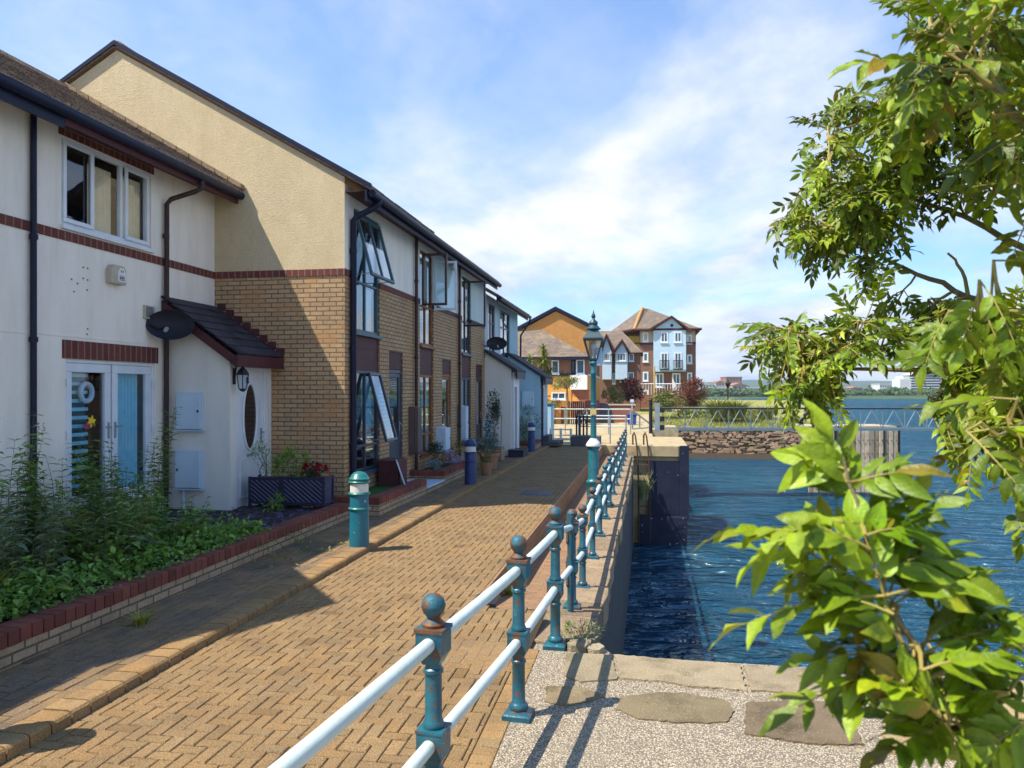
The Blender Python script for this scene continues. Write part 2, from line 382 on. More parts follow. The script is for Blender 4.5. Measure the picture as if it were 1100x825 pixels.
M['ladder'] = mat('ladder', (.10, .05, .03), (.06, .035, .025), rough=.7, nscale=12)
M['reed'] = mat('reed', (.14, .20, .05), (.3, .28, .14), rough=.8, nscale=6, tint=True)
M['dish'] = mat('dish', (.012, .012, .022), (.018, .018, .028), rough=.55, nscale=6)
M['dark_teal'] = mat('dark_teal', (.015, .06, .075), (.02, .05, .06), rough=.4, spec=.5, nscale=6)
M['lamp_glass'] = glass_mat('lamp_glass', (.8, .86, .9), .05, 1.5)
# ------------------------------------------------------------------ camera, sun, sky
cam = bpy.data.cameras.new('camera'); co = bpy.data.objects.new('camera', cam); COL.objects.link(co)
co.location = (0, 0, EYE); co.rotation_euler = (math.radians(90), 0, YAW)
cam.sensor_width = 36; cam.lens = 36 * F / 1100; cam.shift_y = (420 - 412.5) / 1100
cam.clip_start = .05; cam.clip_end = 20000
cam.dof.use_dof = True; cam.dof.focus_distance = 6.0; cam.dof.aperture_fstop = 6.5
SC.camera = co
SHADOW = Vector((.52, .33, -1.0))
sun = bpy.data.lights.new('sun', 'SUN'); so = bpy.data.objects.new('sun', sun); COL.objects.link(so)
sun.energy = 5.0; sun.angle = math.radians(.5); sun.color = (1, .93, .80)
so.rotation_euler = SHADOW.to_track_quat('-Z', 'Y').to_euler(); so.location = (-30, -20, 60)
w = bpy.data.worlds.new('World'); SC.world = w; w.use_nodes = True
N = NT(w)
sky = N.n('ShaderNodeTexSky', sky_type='NISHITA'); sky.sun_disc = False
sky.sun_elevation = math.radians(59); sky.sun_rotation = math.radians(240)
sky.altitude = 0; sky.air_density = 1.0; sky.dust_density = .6; sky.ozone_density = 2.2
tc = N.n('ShaderNodeTexCoord').outputs['Generated']
sx = N.n('ShaderNodeSeparateXYZ'); N.l(tc, sx.inputs[0])
zz = N.math('ADD', N.math('MAXIMUM', sx.outputs[2], 0), .16)
cx = N.n('ShaderNodeCombineXYZ')
N.l(N.math('DIVIDE', sx.outputs[0], zz), cx.inputs[0]); N.l(N.math('DIVIDE', sx.outputs[1], zz), cx.inputs[1])
cx.inputs[2].default_value = 3.7
mpw = N.n('ShaderNodeMapping'); N.l(cx.outputs[0], mpw.inputs[0]); mpw.inputs['Rotation'].default_value = (0, 0, .5); mpw.inputs['Scale'].default_value = (1.0, .72, 1)
n1 = N.n('ShaderNodeTexNoise'); n1.inputs['Scale'].default_value = .95; n1.inputs['Detail'].default_value = 10; n1.inputs['Roughness'].default_value = .56; n1.inputs['Distortion'].default_value = .35
N.l(mpw.outputs[0], n1.inputs['Vector'])
el = sx.outputs[2]
# thicker towards the horizon, where one looks along the layer
bank = N.math('MULTIPLY', N.ramp(el, .02, .36, (1, 1, 1, 1), (0, 0, 0, 1)), .27)
cov = N.math('ADD', n1.outputs['Fac'], bank)
mask = N.ramp(cov, .43, .68)
thin = N.math('MULTIPLY', N.ramp(N.noise(mpw.outputs[0], .5, 7, .6), .28, .68), .58)
mask2 = N.math('MULTIPLY', N.math('MAXIMUM', mask, thin), N.ramp(el, .44, .72, (1, 1, 1, 1), (.12, .12, .12, 1)))
n3 = N.noise(mpw.outputs[0], 2.6, 8, .6)
ccol = N.mixc(N.ramp(n3, .36, .62), (5.0, 6.0, 7.7), (8.2, 8.3, 8.5))
blue = N.mixc(1, sky.outputs[0], (.98, 1.52, 2.02), 'MULTIPLY')
skyc = N.mixc(mask2, blue, ccol)
bg = N.n('ShaderNodeBackground'); N.l(skyc, bg.inputs[0]); bg.inputs[1].default_value = .084
N.l(bg.outputs[0], N.n('ShaderNodeOutputWorld').inputs[0])
vs = SC.view_settings; vs.view_transform = 'Standard'; vs.look = 'None'; vs.exposure = .66; vs.gamma = 1
SC.render.engine = 'CYCLES'
SC.cycles.max_bounces = 8; SC.cycles.transparent_max_bounces = 24

# ------------------------------------------------------------------ ground sheets
def zstrip(y): return 0 if y < 6.0 else (-.35 if y > 9.2 else -.35 * (y - 6.0) / 3.2)

g = MB()
g.poly([(-60, -10, -.03), (-1.62, -10, -.03), (-1.62, 28.6, -.03), (-60, 28.6, -.03)])
g.poly([(-60, 28.6, -.03), (.2, 28.6, -.03), (.2, 67, -.03), (-60, 67, -.03)])
struct(g.build('ground', M['concrete'], recalc=False))
g = MB()
xs = [-140, -30, -6, .2, 3, 6, 9, 12, 15]
ys = [67, 69, 72, 76, 80, 90, 105, 125, 150, 175]
def zl(x, y):
    if x <= -2: return -.03
    k = min(1, max(0, (y - 67) / 12)); b = min(1, (x + 2) / 2.2)
    return -.03 - b * 1.15 * (1 - k) + .06 * R.uniform(-1, 1) * b
G = [[(x + (max(0, (y - 72)) * .16 if x == 15 else 0), y, zl(x, y)) for x in xs] for y in ys]
for j in range(len(ys) - 1):
    for i in range(len(xs) - 1): g.poly([G[j][i], G[j][i + 1], G[j + 1][i + 1], G[j + 1][i]])
# the shore side, down into the water
for j in range(len(ys) - 1):
    a, b = G[j][-1], G[j + 1][-1]
    g.poly([a, (a[0] + 3.5, a[1], -4.2), (b[0] + 3.5, b[1], -4.2), b])
struct(g.build('lawn', M['lawn'], recalc=False))

# herringbone paving: every block is a small bevelled slab
def block(mb, x0, x1, y0, y1, z, tint, ch=.005, depth=.02):
    if x1 - x0 < .012 or y1 - y0 < .012: return
    g_ = .0034
    x0 += g_; x1 -= g_; y0 += g_; y1 -= g_
    za, zb, zc = z + R.uniform(-.0025, .0025), z + R.uniform(-.0025, .0025), z + R.uniform(-.0025, .0025)
    vs = [(x0, y0, z - depth), (x1, y0, z - depth), (x1, y1, z - depth), (x0, y1, z - depth),
          (x0, y0, z - ch), (x1, y0, z - ch), (x1, y1, z - ch), (x0, y1, z - ch),
          (x0 + ch, y0 + ch, za), (x1 - ch, y0 + ch, zb), (x1 - ch, y1 - ch, zc), (x0 + ch, y1 - ch, za + zc - zb)]
    fs = []
    for a, b in ((0, 4), (4, 8)):
        fs += [(a, a + 1, b + 1, b), (a + 1, a + 2, b + 2, b + 1), (a + 2, a + 3, b + 3, b + 2), (a + 3, a, b, b + 3)]
    fs.append((8, 9, 10, 11))
    mb.mesh(vs, fs, tint)
def ptint():
    v = R.gauss(1, .048); v = max(.8, min(1.15, v))
    if R.random() < .03: v *= .8
    h = R.gauss(0, .025)
    return (v * (1 + h), v, v * (1 - 1.5 * h))
def herring(mb, region, x0, x1, y0, y1, w=.09):
    for i in range(int(math.floor(x0 / w)) - 2, int(math.ceil(x1 / w)) + 2):
        for j in range(int(math.floor(y0 / w)) - 2, int(math.ceil(y1 / w)) + 2):
            k = (i - j) % 4
            if k == 0: bx = (i * w, (i + 2) * w, j * w, (j + 1) * w)
            elif k == 3: bx = (i * w, (i + 1) * w, j * w, (j + 2) * w)
            else: continue
            ym = (bx[2] + bx[3]) / 2
            xa, xb = region(ym)
            b = (max(bx[0], xa), min(bx[1], xb), max(bx[2], y0), min(bx[3], y1))
            block(mb, *b, 0, ptint())
pm = MB()
def rail_x(y): return -1.115 + .0815 * y if y < 4.65 else -.736 + (y - 4.65) * .036
def reg(y):
    if y < 7.0: return (-3.42, -.955)
    return (-3.42, -1.62)
herring(pm, reg, -3.42, -.955, .8, 28.5)
struct(pm.build('path', M['paver'], recalc=False))
jb = MB(); jb.poly([(-4.45, .8, -.012), (-.9, .8, -.012), (-.9, 7.0, -.012), (-1.62, 7.0, -.012), (-1.62, 28.5, -.012), (-4.45, 28.5, -.012)])
struct(jb.build('path_bed', M['joint'], recalc=False))
# raised pavement beside the houses
pv = MB(); kb = MB()
y = .8
while y < 28.3:
    for i in range(8):
        x0 = -4.42 + i * .1
        o = .1 if i % 2 else 0
        block(pv, x0, min(x0 + .1, -3.6), y + o, y + o + .2, .06 + R.uniform(-.003, .003), ptint(), depth=.03)
    y += .2
struct(pv.build('pavement', M['paver_old'], recalc=False))
pb = MB(); pb.box(-4.45, -3.46, .8, 28.4, -.01, .042); struct(pb.build('pavement_bed', M['joint']))
y = .9
while y < 28.3:
    t = ptint(); h = R.uniform(-.003, .003)
    prof = [(-3.61, -.01), (-3.412, -.01), (-3.414, .052), (-3.428, .066), (-3.45, .071), (-3.61, .069)]
    kb.prism([(a, b + h) for a, b in prof], lambda a, b, c: (a, c, b), y + .006, y + .154, t)
    y += .16
struct(kb.build('kerb', M['kerb_brick']))
# edging bricks by the near railing
eb = MB(); y = 1.0
while y < 5.8:
    block(eb, -.955, -.815, y, y + .102, .003, ptint(), depth=.05); y += .104
struct(eb.build('edging', M['kerb_brick'], recalc=False))
# lowered quay strip: brick, then big coping stones
st = MB(); ys = [5.4, 6.0, 6.6, 7.0] + [7 + i * .55 for i in range(1, 5)] + [9.2 + i * 2 for i in range(0, 10)] + [28.5]
for a, b in zip(ys[:-1], ys[1:]):
        st.poly([(-1.625, a, zstrip(a) - .004), (-.95, a, zstrip(a) - .004), (-.95, b, zstrip(b) - .004), (-1.625, b, zstrip(b) - .004)])
struct(st.build('quay_strip', M['old_brick'], recalc=False))
# retaining face between the path and the strip
rf = MB()
rf.prism([(7.0, -.5), (28.4, -.5), (28.4, -.003), (7.0, -.003)], FX(-1.62), 0, .03)
struct(rf.build('path_edge', M['old_brick']))

# gravel-faced quay deck and its granite slabs
def pebble_mat():
    m, N = new_mat('pebbles'); tc = N.n('ShaderNodeTexCoord').outputs['Object']
    v = N.n('ShaderNodeTexVoronoi'); v.inputs['Scale'].default_value = 92; N.l(tc, v.inputs['Vector'])
    sp = N.n('ShaderNodeSeparateColor'); N.l(v.outputs['Color'], sp.inputs[0])
    c = N.mixc(N.ramp(sp.outputs[0], .1, .9), (.34, .285, .195), (.68, .59, .44))
    c = N.mixc(N.math('MULTIPLY', N.ramp(sp.outputs[1], .78, .85), .75), c, (.20, .16, .12))
    c = N.mixc(N.math('MULTIPLY', N.ramp(sp.outputs[2], .8, .86), .6), c, (.50, .36, .2))
    edge = N.ramp(v.outputs['Distance'], .30, .62)
    c = N.mixc(edge, c, (.17, .135, .095))
    c = N.mixc(N.math('MULTIPLY', N.ramp(N.noise(tc, 1.6, 5), .5, .8), .4), c, (.30, .26, .18))
    p = N.n('ShaderNodeBsdfPrincipled'); N.l(c, p.inputs['Base Color']); p.inputs['Roughness'].default_value = .85
    b = N.n('ShaderNodeBump'); b.inputs['Strength'].default_value = .9; b.inputs['Distance'].default_value = .008; b.invert = True
    N.l(v.outputs['Distance'], b.inputs['Height']); N.l(b.outputs[0], p.inputs['Normal'])
    N.l(p.outputs[0], N.n('ShaderNodeOutputMaterial').inputs[0]); return m
dk = MB()
dk.poly([(-.815, -8, 0), (14, -8, 0), (14, 5.77, 0), (-.25, 5.85, 0), (-.60, 5.88, 0), (-.815, 5.88, 0), (-.815, -8, 0)])
dk.poly([(-.98, 5.7, -.03), (-.2, 5.7, -.03), (-.2, 5.88, -.03), (-.45, 6.3, -.05), (-.98, 6.3, -.05)])
struct(dk.build('quay_deck', pebble_mat(), recalc=False))
M['granite'] = mat('granite', (.36, .29, .19), (.27, .215, .14), rough=.93, nscale=4, bump=.8, bscale=70, patch=((.13, .11, .06), 3, .50, .72), speck=((.46, .40, .29), 70, .60, .68), tint=True)
def slab(mb, pts, tint, h=.014):
    out = []
    n = len(pts)
    for i in range(n):                     # split and jitter the sides: hand-cut stone
        a, b = Vector(pts[i]), Vector(pts[(i + 1) % n])
        k = max(2, int((b - a).length / .035))
        for q in range(k):
            p = a.lerp(b, q / k)
            out.append((p.x + R.uniform(-.011, .011), p.y + R.uniform(-.011, .011)))
    mb.prism(out, lambda a, b, c: (a, b, c), -.05, h, tint)
sl = MB()
slab(sl, [(-.24, 5.84), (.67, 5.78), (.65, 5.30), (.3, 5.31), (.08, 5.36), (-.18, 5.38)], (1.02, 1, .95))
slab(sl, [(.69, 5.78), (1.36, 5.77), (1.42, 5.28), (1.0, 5.31), (.68, 5.30)], (.95, .93, .9))
slab(sl, [(-.60, 5.82), (-.27, 5.83), (-.2, 5.36), (-.45, 5.26), (-.58, 5.36)], (.9, .9, .85), .012)
slab(sl, [(-.17, 5.03), (0, 5.15), (.25, 5.18), (.5, 5.12), (.53, 4.95), (.47, 4.77), (.2, 4.72), (-.06, 4.74), (-.19, 4.86)], (.62, .60, .52), .010)
slab(sl, [(-.66, 5.15), (-.42, 5.18), (-.27, 5.04), (-.5, 4.84), (-.65, 4.9)], (.7, .66, .58), .008)
slab(sl, [(.63, 5.1), (1.0, 5.2), (1.24, 5.2), (1.20, 4.60), (.9, 4.56), (.56, 4.64)], (.55, .50, .46), .012)
slab(sl, [(1.48, 5.77), (2.55, 5.77), (2.5, 4.62), (1.85, 4.48), (1.29, 4.53), (1.48, 5.24)], (1.25, 1.14, .85), .016)
slab(sl, [(2.6, 5.77), (4.0, 5.76), (4.0, 4.5), (2.57, 4.55)], (.95, .9, .8), .012)
struct(sl.build('stone_slabs', M['granite']))

# ------------------------------------------------------------------ water
def water_mat():
    m, N = new_mat('water'); tc = N.n('ShaderNodeTexCoord').outputs['Object']
    mp = N.n('ShaderNodeMapping'); N.l(tc, mp.inputs[0]); mp.inputs['Rotation'].default_value = (0, 0, .3); mp.inputs['Scale'].default_value = (.6, 1.25, 1)
    h1 = N.n('ShaderNodeTexNoise'); h1.inputs['Scale'].default_value = 1.5; h1.inputs['Detail'].default_value = 4; h1.inputs['Roughness'].default_value = .5; h1.inputs['Distortion'].default_value = .9
    N.l(mp.outputs[0], h1.inputs['Vector'])
    h2 = N.noise(mp.outputs[0], .32, 2, .5)
    hh = N.math('ADD', h1.outputs['Fac'], N.math('MULTIPLY', h2, 1.8))
    b = N.n('ShaderNodeBump'); b.inputs['Strength'].default_value = 1.0; b.inputs['Distance'].default_value = 1.0
    N.l(hh, b.inputs['Height'])
    big = N.ramp(N.noise(tc, .055, 4, .6), .35, .7)
    df = N.n('ShaderNodeBsdfDiffuse'); N.l(N.mixc(big, (.003, .04, .085), (.007, .075, .12)), df.inputs[0])
    gl = N.n('ShaderNodeBsdfGlossy'); gl.inputs['Roughness'].default_value = .06; gl.inputs[0].default_value = (.66, .90, 1, 1)
    fr = N.n('ShaderNodeFresnel'); fr.inputs[0].default_value = 1.7
    N.l(b.outputs[0], gl.inputs['Normal']); N.l(b.outputs[0], fr.inputs['Normal']); N.l(b.outputs[0], df.inputs['Normal'])
    mx = N.n('ShaderNodeMixShader'); N.l(fr.outputs[0], mx.inputs[0]); N.l(df.outputs[0], mx.inputs[1]); N.l(gl.outputs[0], mx.inputs[2])
    N.l(mx.outputs[0], N.n('ShaderNodeOutputMaterial').inputs[0]); return m
WZ = -3.6
wt = MB(); wt.poly([(-900, -60, WZ), (1500, -60, WZ), (1500, 600, WZ), (-900, 600, WZ)])
struct(wt.build('water', water_mat(), recalc=False))
# far shore and hills
fs = MB()
for i in range(60):
    x0, x1 = -1400 + i * 60, -1340 + i * 60
    ya, yb = 575 + 14 * math.sin(i * 1.3), 575 + 14 * math.sin((i + 1) * 1.3)
    fs.poly([(x0, ya, WZ - .2), (x1, yb, WZ - .2), (x1, yb + 25, -1.5), (x0, ya + 25, -1.5)])
    fs.poly([(x0, ya + 25, -1.5), (x1, yb + 25, -1.5), (x1, 6000, 6), (x0, 6000, 6)])
struct(fs.build('far_shore', M['far_green'], recalc=False))
hl = MB(); n = 130
def hz(i, k):
    x = -2200 + i * 50
    base = 46 + 24 * mnoise.noise(Vector((x * .0011, 3.3 + k, 0))) + 9 * mnoise.noise(Vector((x * .006, 1.3 + k, 0))) + 3 * mnoise.noise(Vector((x * .03, 7.1, 0)))
    return x, max(6, base)
prof = [(0, 0), (400, .45), (800, .8), (1200, 1.0), (2200, .9)]
for i in range(n):
    for (d0, k0), (d1, k1) in zip(prof[:-1], prof[1:]):
        xa, ha = hz(i, 0); xb, hb = hz(i + 1, 0)
        hl.poly([(xa, 2300 + d0, ha * k0), (xb, 2300 + d0, hb * k0), (xb, 2300 + d1, hb * k1), (xa, 2300 + d1, ha * k1)])
struct(hl.build('hills', M['hill'], smooth=True, recalc=False))

hzb = MB(); hzb.box(-2700, 4700, -80, 6200, -5.4, 110)
hm_ = bpy.data.materials.new('haze'); hm_.use_nodes = True; NH = NT(hm_)
pv_ = NH.n('ShaderNodeVolumePrincipled'); pv_.inputs['Color'].default_value = (.72, .87, 1, 1); pv_.inputs['Density'].default_value = .00016; pv_.inputs['Anisotropy'].default_value = .2
NH.l(pv_.outputs[0], NH.n('ShaderNodeOutputMaterial').inputs['Volume'])
hz_o = hzb.build('haze', hm_); hz_o['kind'] = 'stuff'
# ------------------------------------------------------------------ house building helpers
def window(parent, fr, a0, a1, b0, b1, ca=(), cb=(), m='upvc', c0=-.09, c1=-.03, fw=.055, name='window', curtain=None, glass='glass', mull=None, extra=None):
    mb = MB(); mw = mull or fw * .8
    mb.fbox(fr, a0, a1, b0, b0 + fw, c0, c1); mb.fbox(fr, a0, a1, b1 - fw, b1, c0, c1)
    mb.fbox(fr, a0, a0 + fw, b0 + fw, b1 - fw, c0, c1); mb.fbox(fr, a1 - fw, a1, b0 + fw, b1 - fw, c0, c1)
    for t in cb: mb.fbox(fr, a0 + fw, a1 - fw, t - mw / 2, t + mw / 2, c0 + .004, c1 - .004)
    for t in ca:
        segs = [b0 + fw] + [q for t2 in cb for q in (t2 - mw / 2, t2 + mw / 2)] + [b1 - fw]
        for k in range(0, len(segs), 2): mb.fbox(fr, t - mw / 2, t + mw / 2, segs[k], segs[k + 1], c0 + .004, c1 - .004)
    if extra: extra(mb)
    o = mb.build(name, M[m], parent, bevel=.006)
    gm = MB(); cm = (c0 + c1) / 2
    gm.poly([fr(a0 + fw * .5, b0 + fw * .5, cm), fr(a1 - fw * .5, b0 + fw * .5, cm), fr(a1 - fw * .5, b1 - fw * .5, cm), fr(a0 + fw * .5, b1 - fw * .5, cm)])
    gm.build('pane', M[glass], o, recalc=False)
    if curtain:
        for (k0, k1, kb0, kb1, cmn) in curtain:
            cu = MB(); nn = 14
            A = [a0 + (a1 - a0) * (k0 + (k1 - k0) * i / nn) for i in range(nn + 1)]
            for i in range(nn):
                d0 = c0 - .05 - .02 * (i % 2); d1 = c0 - .05 - .02 * ((i + 1) % 2)
                bb0, bb1 = b0 + (b1 - b0) * kb0, b0 + (b1 - b0) * kb1
                cu.poly([fr(A[i], bb0, d0), fr(A[i + 1], bb0, d1), fr(A[i + 1], bb1, d1), fr(A[i], bb1, d0)])
            cu.build('curtain', M[cmn], o, recalc=False)
    return o

def tiles(mb, p0, along, up, rows, cols, lift=.028):
    """overlapping roof tiles: p0 = eave corner, along = vector along the eave, up = vector up the slope"""
    p0, along, up = Vector(p0), Vector(along), Vector(up)
    n = along.cross(up).normalized()
    if n.z < 0: n = -n
    for i in range(rows):
        off = .5 if i % 2 else 0
        for j in range(-1, cols):
            a0 = max(0, (j + off) / cols); a1 = min(1, (j + 1 + off) / cols)
            if a1 <= a0: continue
            g_ = .0018 / max(.01, along.length) * 1.5
            l = lift * R.uniform(.85, 1.25)
            A = p0 + along * (a0 + g_) + up * (i / rows); B = p0 + along * (a1 - g_) + up * (i / rows)
            C = p0 + along * (a1 - g_) + up * ((i + 1.06) / rows); D = p0 + along * (a0 + g_) + up * ((i + 1.06) / rows)
            t = R.uniform(.68, 1.25)
            mb.poly([A + n * l, B + n * l, C + n * .004, D + n * .004], t)
            mb.poly([A - n * .01, B - n * .01, B + n * l, A + n * l], t)

def halfpipe_gutter(mb, p0, p1, r=.06):
    mb.tube([p0, p1], r, 10)
def downpipe(mb, pts, r=.034, brackets=()):
    mb.tube(pts, r, 10)
    for (x, y, z) in brackets: mb.lathe(x, y, [(r + .012, -.03), (r + .012, .03)], 10, z)

# ================================================================== the cream rendered house, near left
X1 = -7.1
h1 = thing('rendered_house', 'cream rendered house with white French doors and a dark lean-to porch', 'house', (X1, 9.8, 0), 'terraced houses facing the water')
f1 = FX(X1)
mb = MB()
HO = [(8.35, 10.09, 4.06, 5.15), (8.42, 10.18, .42, 2.40)]
holed(mb, f1, 7.9, 11.75, -.05, 5.27, HO, .12)
mb.build('wall', M['render_white'], h1)
mb = MB(); mb.poly([(-13.2, 7.9, -.05), (-13.2, 11.75, -.05), (-13.2, 11.75, 5.3), (-13.2, 7.9, 5.3)]); mb.build('back_wall', M['render_white'], h1)
mb = MB()
mb.fbox(f1, 7.9, 8.335, 3.865, 3.98, -.02, .014); mb.fbox(f1, 8.335, 10.105, 3.865, 3.98, -.02, .0142); mb.fbox(f1, 10.105, 11.748, 3.865, 3.98, -.02, .014)
mb.build('brick_band', M['soldier'], h1)
mb = MB(); mb.fbox(f1, 8.36, 10.24, 2.405, 2.635, -.02, .012); mb.build('door_lintel', M['soldier'], h1)
mb = MB(); mb.fbox(f1, 8.30, 10.14, 5.155, 5.268, -.02, .012); mb.build('window_lintel', M['soldier'], h1)
mb = MB(); mb.fbox(f1, 7.9, 11.74, 2.675, 2.69, -.01, .008); mb.build('render_stop', M['render_white'], h1)
mb = MB(); mb.fbox(f1, 8.33, 10.11, 4.0, 4.055, -.1, .05); mb.build('window_sill', M['upvc'], h1, bevel=.008)
def ex(mb):
    for a0, a1 in ((8.375, 8.93), (9.525, 10.065)):
        mb.fbox(f1, a0 + .02, a1, 4.10, 4.155, -.032, -.004); mb.fbox(f1, a0 + .02, a1, 5.06, 5.115, -.032, -.004)
        mb.fbox(f1, a0 + .02, a0 + .075, 4.155, 5.06, -.032, -.004); mb.fbox(f1, a1 - .055, a1, 4.155, 5.06, -.032, -.004)
window(h1, f1, 8.35, 10.09, 4.06, 5.15, ca=(8.95, 9.5), c0=-.1, c1=-.03, extra=ex, glass='glass_near',
       curtain=[(.36, .62, .03, .86, 'blind_tan'), (.72, .97, .03, .88, 'blind_tan')])
# french doors
fd = MB()
for a0, a1 in ((8.46, 9.285), (9.315, 10.14)):
    fd.fbox(f1, a0, a1, .46, .66, -.095, -.035); fd.fbox(f1, a0, a1, 2.24, 2.355, -.095, -.035)
    fd.fbox(f1, a0, a0 + .11, .66, 2.24, -.095, -.035); fd.fbox(f1, a1 - .11, a1, .66, 2.24, -.095, -.035)
fd.fbox(f1, 8.42, 8.459, .42, 2.40, -.11, -.02); fd.fbox(f1, 10.141, 10.18, .42, 2.40, -.11, -.02)
fd.fbox(f1, 8.459, 10.141, 2.356, 2.40, -.11, -.02); fd.fbox(f1, 8.459, 10.141, .42, .459, -.11, -.0)
fr1 = fd.build('french_doors', M['upvc'], h1, bevel=.008)
gm = MB()
for a0, a1 in ((8.56, 9.19), (9.41, 10.04)): gm.poly([f1(a0, .65, -.065), f1(a1, .65, -.065), f1(a1, 2.25, -.065), f1(a0, 2.25, -.065)])
gm.build('door_glass', M['glass_near'], fr1)
for a in (9.235, 9.365):
    hn = MB(); hn.fbox(f1, a - .016, a + .016, 1.36, 1.58, -.035, -.025)
    hn.tube([f1(a, 1.52, -.03), f1(a, 1.52, .015), f1(a + (.11 if a > 9.3 else -.11), 1.52, .018)], .01, 8)
    hn.build('door_handle', M['grey_metal'], fr1)
for a in (8.455, 10.145):
    for z in (.8, 1.45, 2.1):
        hg = MB(); hg.fbox(f1, a - .02, a + .02, z - .05, z + .05, -.02, .006); hg.build('hinge', M['upvc'], fr1)
cu = MB()
for i in range(16):
    a, b = 9.41 + .56 * i / 16, 9.41 + .56 * (i + 1) / 16
    cu.poly([f1(a, .66, -.14 - .012 * (i % 2)), f1(b, .66, -.14 - .012 * ((i + 1) % 2)), f1(b, 2.24, -.14 - .012 * ((i + 1) % 2)), f1(a, 2.24, -.14 - .012 * (i % 2))])
cu.build('curtain', M['blind_blue'], fr1, recalc=False)
bl = MB()
for i in range(14):
    z = .75 + i * .11
    bl.fbox(f1, 8.57, 9.02, z, z + .045, -.20, -.17)
bl.build('blind', M['blind_blue'], fr1)
rm = MB()
rm.poly([f1(7.95, .1, -1.1), f1(11.7, .1, -1.1), f1(11.7, 5.2, -1.1), f1(7.95, 5.2, -1.1)])
rm.poly([f1(7.95, 2.75, -1.1), f1(11.7, 2.75, -1.1), f1(11.7, 2.75, -.13), f1(7.95, 2.75, -.13)])
rm.build('interior', M['interior'], h1)
# things hung inside the glass
wr = MB()
pts = [(8.93 + .105 * math.cos(a), 1.98 + .115 * math.sin(a)) for a in [2 * math.pi * k / 18 for k in range(19)]]
wr.tube([f1(a, b, -.125) for a, b in pts], .034, 8)
tag(wr.build('wreath', M['pale_panel'], smooth=True), 'pale blue ring wreath hanging inside the left French door', 'wreath')
def star(name, a, b, r, mname, label):
    s = MB(); P = []
    for k in range(12):
        rr = r if k % 2 == 0 else r * .52
        P.append((a + rr * math.cos(math.pi * k / 6 + .3), b + rr * math.sin(math.pi * k / 6 + .3)))
    s.prism(P, f1, -.055, -.040)
    tag(s.build(name, M[mname]), label, 'decoration')
star('flower_decoration', 8.93, 1.60, .085, 'yellow', 'yellow flower decoration on the French door glass')
star('flower_decoration', 8.84, 1.545, .06, 'magenta', 'magenta flower decoration beside the yellow one')

# roof of the rendered house and of its neighbour to the left
SL = .58
def roof_part(parent, y0, y1, xe, ze, xr, mname='tile', back=True, tiled=True, w=.30):
    mb = MB(); zr = ze + (xe - xr) * SL
    L = math.hypot(xe - xr, zr - ze)
    if tiled: tiles(mb, (xe, y0, ze), (0, y1 - y0, 0), (xr - xe, 0, zr - ze), int(L / .26), max(1, int((y1 - y0) / w)))
    mb.poly([(xe, y0, ze - .004), (xe, y1, ze - .004), (xr, y1, zr - .004), (xr, y0, zr - .004)])
    mb.poly([(xe, y0, ze - .05), (xr, y0, zr - .05), (xr, y1, zr - .05), (xe, y1, ze - .05)])
    mb.poly([(xe, y0, ze - .05), (xe, y1, ze - .05), (xe, y1, ze), (xe, y0, ze)])
    for y in (y0, y1): mb.poly([(xe, y, ze - .05), (xe, y, ze), (xr, y, zr), (xr, y, zr - .05)])
    if back:
        xb = 2 * xr - xe
        mb.poly([(xb, y0, ze), (xb, y1, ze), (xr, y1, zr), (xr, y0, zr)])
        for y in (y0, y1): mb.poly([(xb, y, ze - .05), (xb, y, ze), (xr, y, zr), (xr, y, zr - .05)])
    o = mb.build('roof', M[mname], parent, recalc=False)
    rg = MB(); nr = int((y1 - y0) / .33)
    for i in range(nr):
        a, b = y0 + (y1 - y0) * i / nr, y0 + (y1 - y0) * (i + 1) / nr - .012
        rg.prism([(xr - .14, zr - .05), (xr - .09, zr + .03), (xr, zr + .06), (xr + .09, zr + .03), (xr + .14, zr - .05)], lambda p, q, c: (p, c, q), a, b, R.uniform(.8, 1.15))
    rg.build('ridge_tiles', M[mname], o)
    return o
XE, ZE, XR = -6.58, 5.31, -9.85
roof_part(h1, 7.9, 11.735, XE, ZE, XR)
mb = MB(); mb.box(-6.70, -6.665, 7.9, 11.74, 5.10, 5.285); mb.build('fascia', M['maroon'], h1)
mb = MB(); mb.box(-7.1, -6.701, 7.9, 11.74, 5.272, 5.29); mb.build('soffit', M['maroon'], h1)
mb = MB(); mb.tube([(-6.615, 7.9, 5.235), (-6.615, 11.80, 5.225)], .062, 12); mb.build('gutter', M['navy'], h1, smooth=True)
mb = MB()
downpipe(mb, [(-6.615, 10.62, 5.2), (-6.615, 10.60, 5.06), (-6.70, 10.56, 5.0), (-6.99, 10.40, 4.86), (-7.04, 10.37, 4.78), (-7.045, 10.36, .1)], .036, [(-7.045, 10.36, 4.3), (-7.045, 10.36, 2.8), (-7.045, 10.36, 1.3)])
mb.build('downpipe', M['brown_pipe'], h1, smooth=True)
# verge along the brick gable: a light mortar-bedded strip of cut tiles
mb = MB()
for i in range(14):
    xa = XE + .03 - (XE - XR) * i / 14; xb = XE + .03 - (XE - XR) * (i + .94) / 14
    za, zb = ZE + (XE - xa) * SL + .03, ZE + (XE - xb) * SL + .03
    mb.prism([(xa, za), (xb, zb), (xb, zb + .075), (xa, za + .075)], FY(11.735), 0, .13, R.uniform(.8, 1.1))
mb.build('verge', M['coping_stone'], h1)
for a_, b_ in ((8.72, 3.58), (8.80, 3.58), (8.72, 3.44), (8.80, 3.43), (8.52, 3.40), (8.62, 3.36), (8.79, 3.30), (8.80, 2.80), (8.56, 3.25), (8.79, 2.73)):
    mb = MB(); mb.fbox(f1, a_ - .010, a_ + .010, b_ - .010, b_ + .010, .001, .004); mb.build('screw_plug', M['print_dark'], h1)
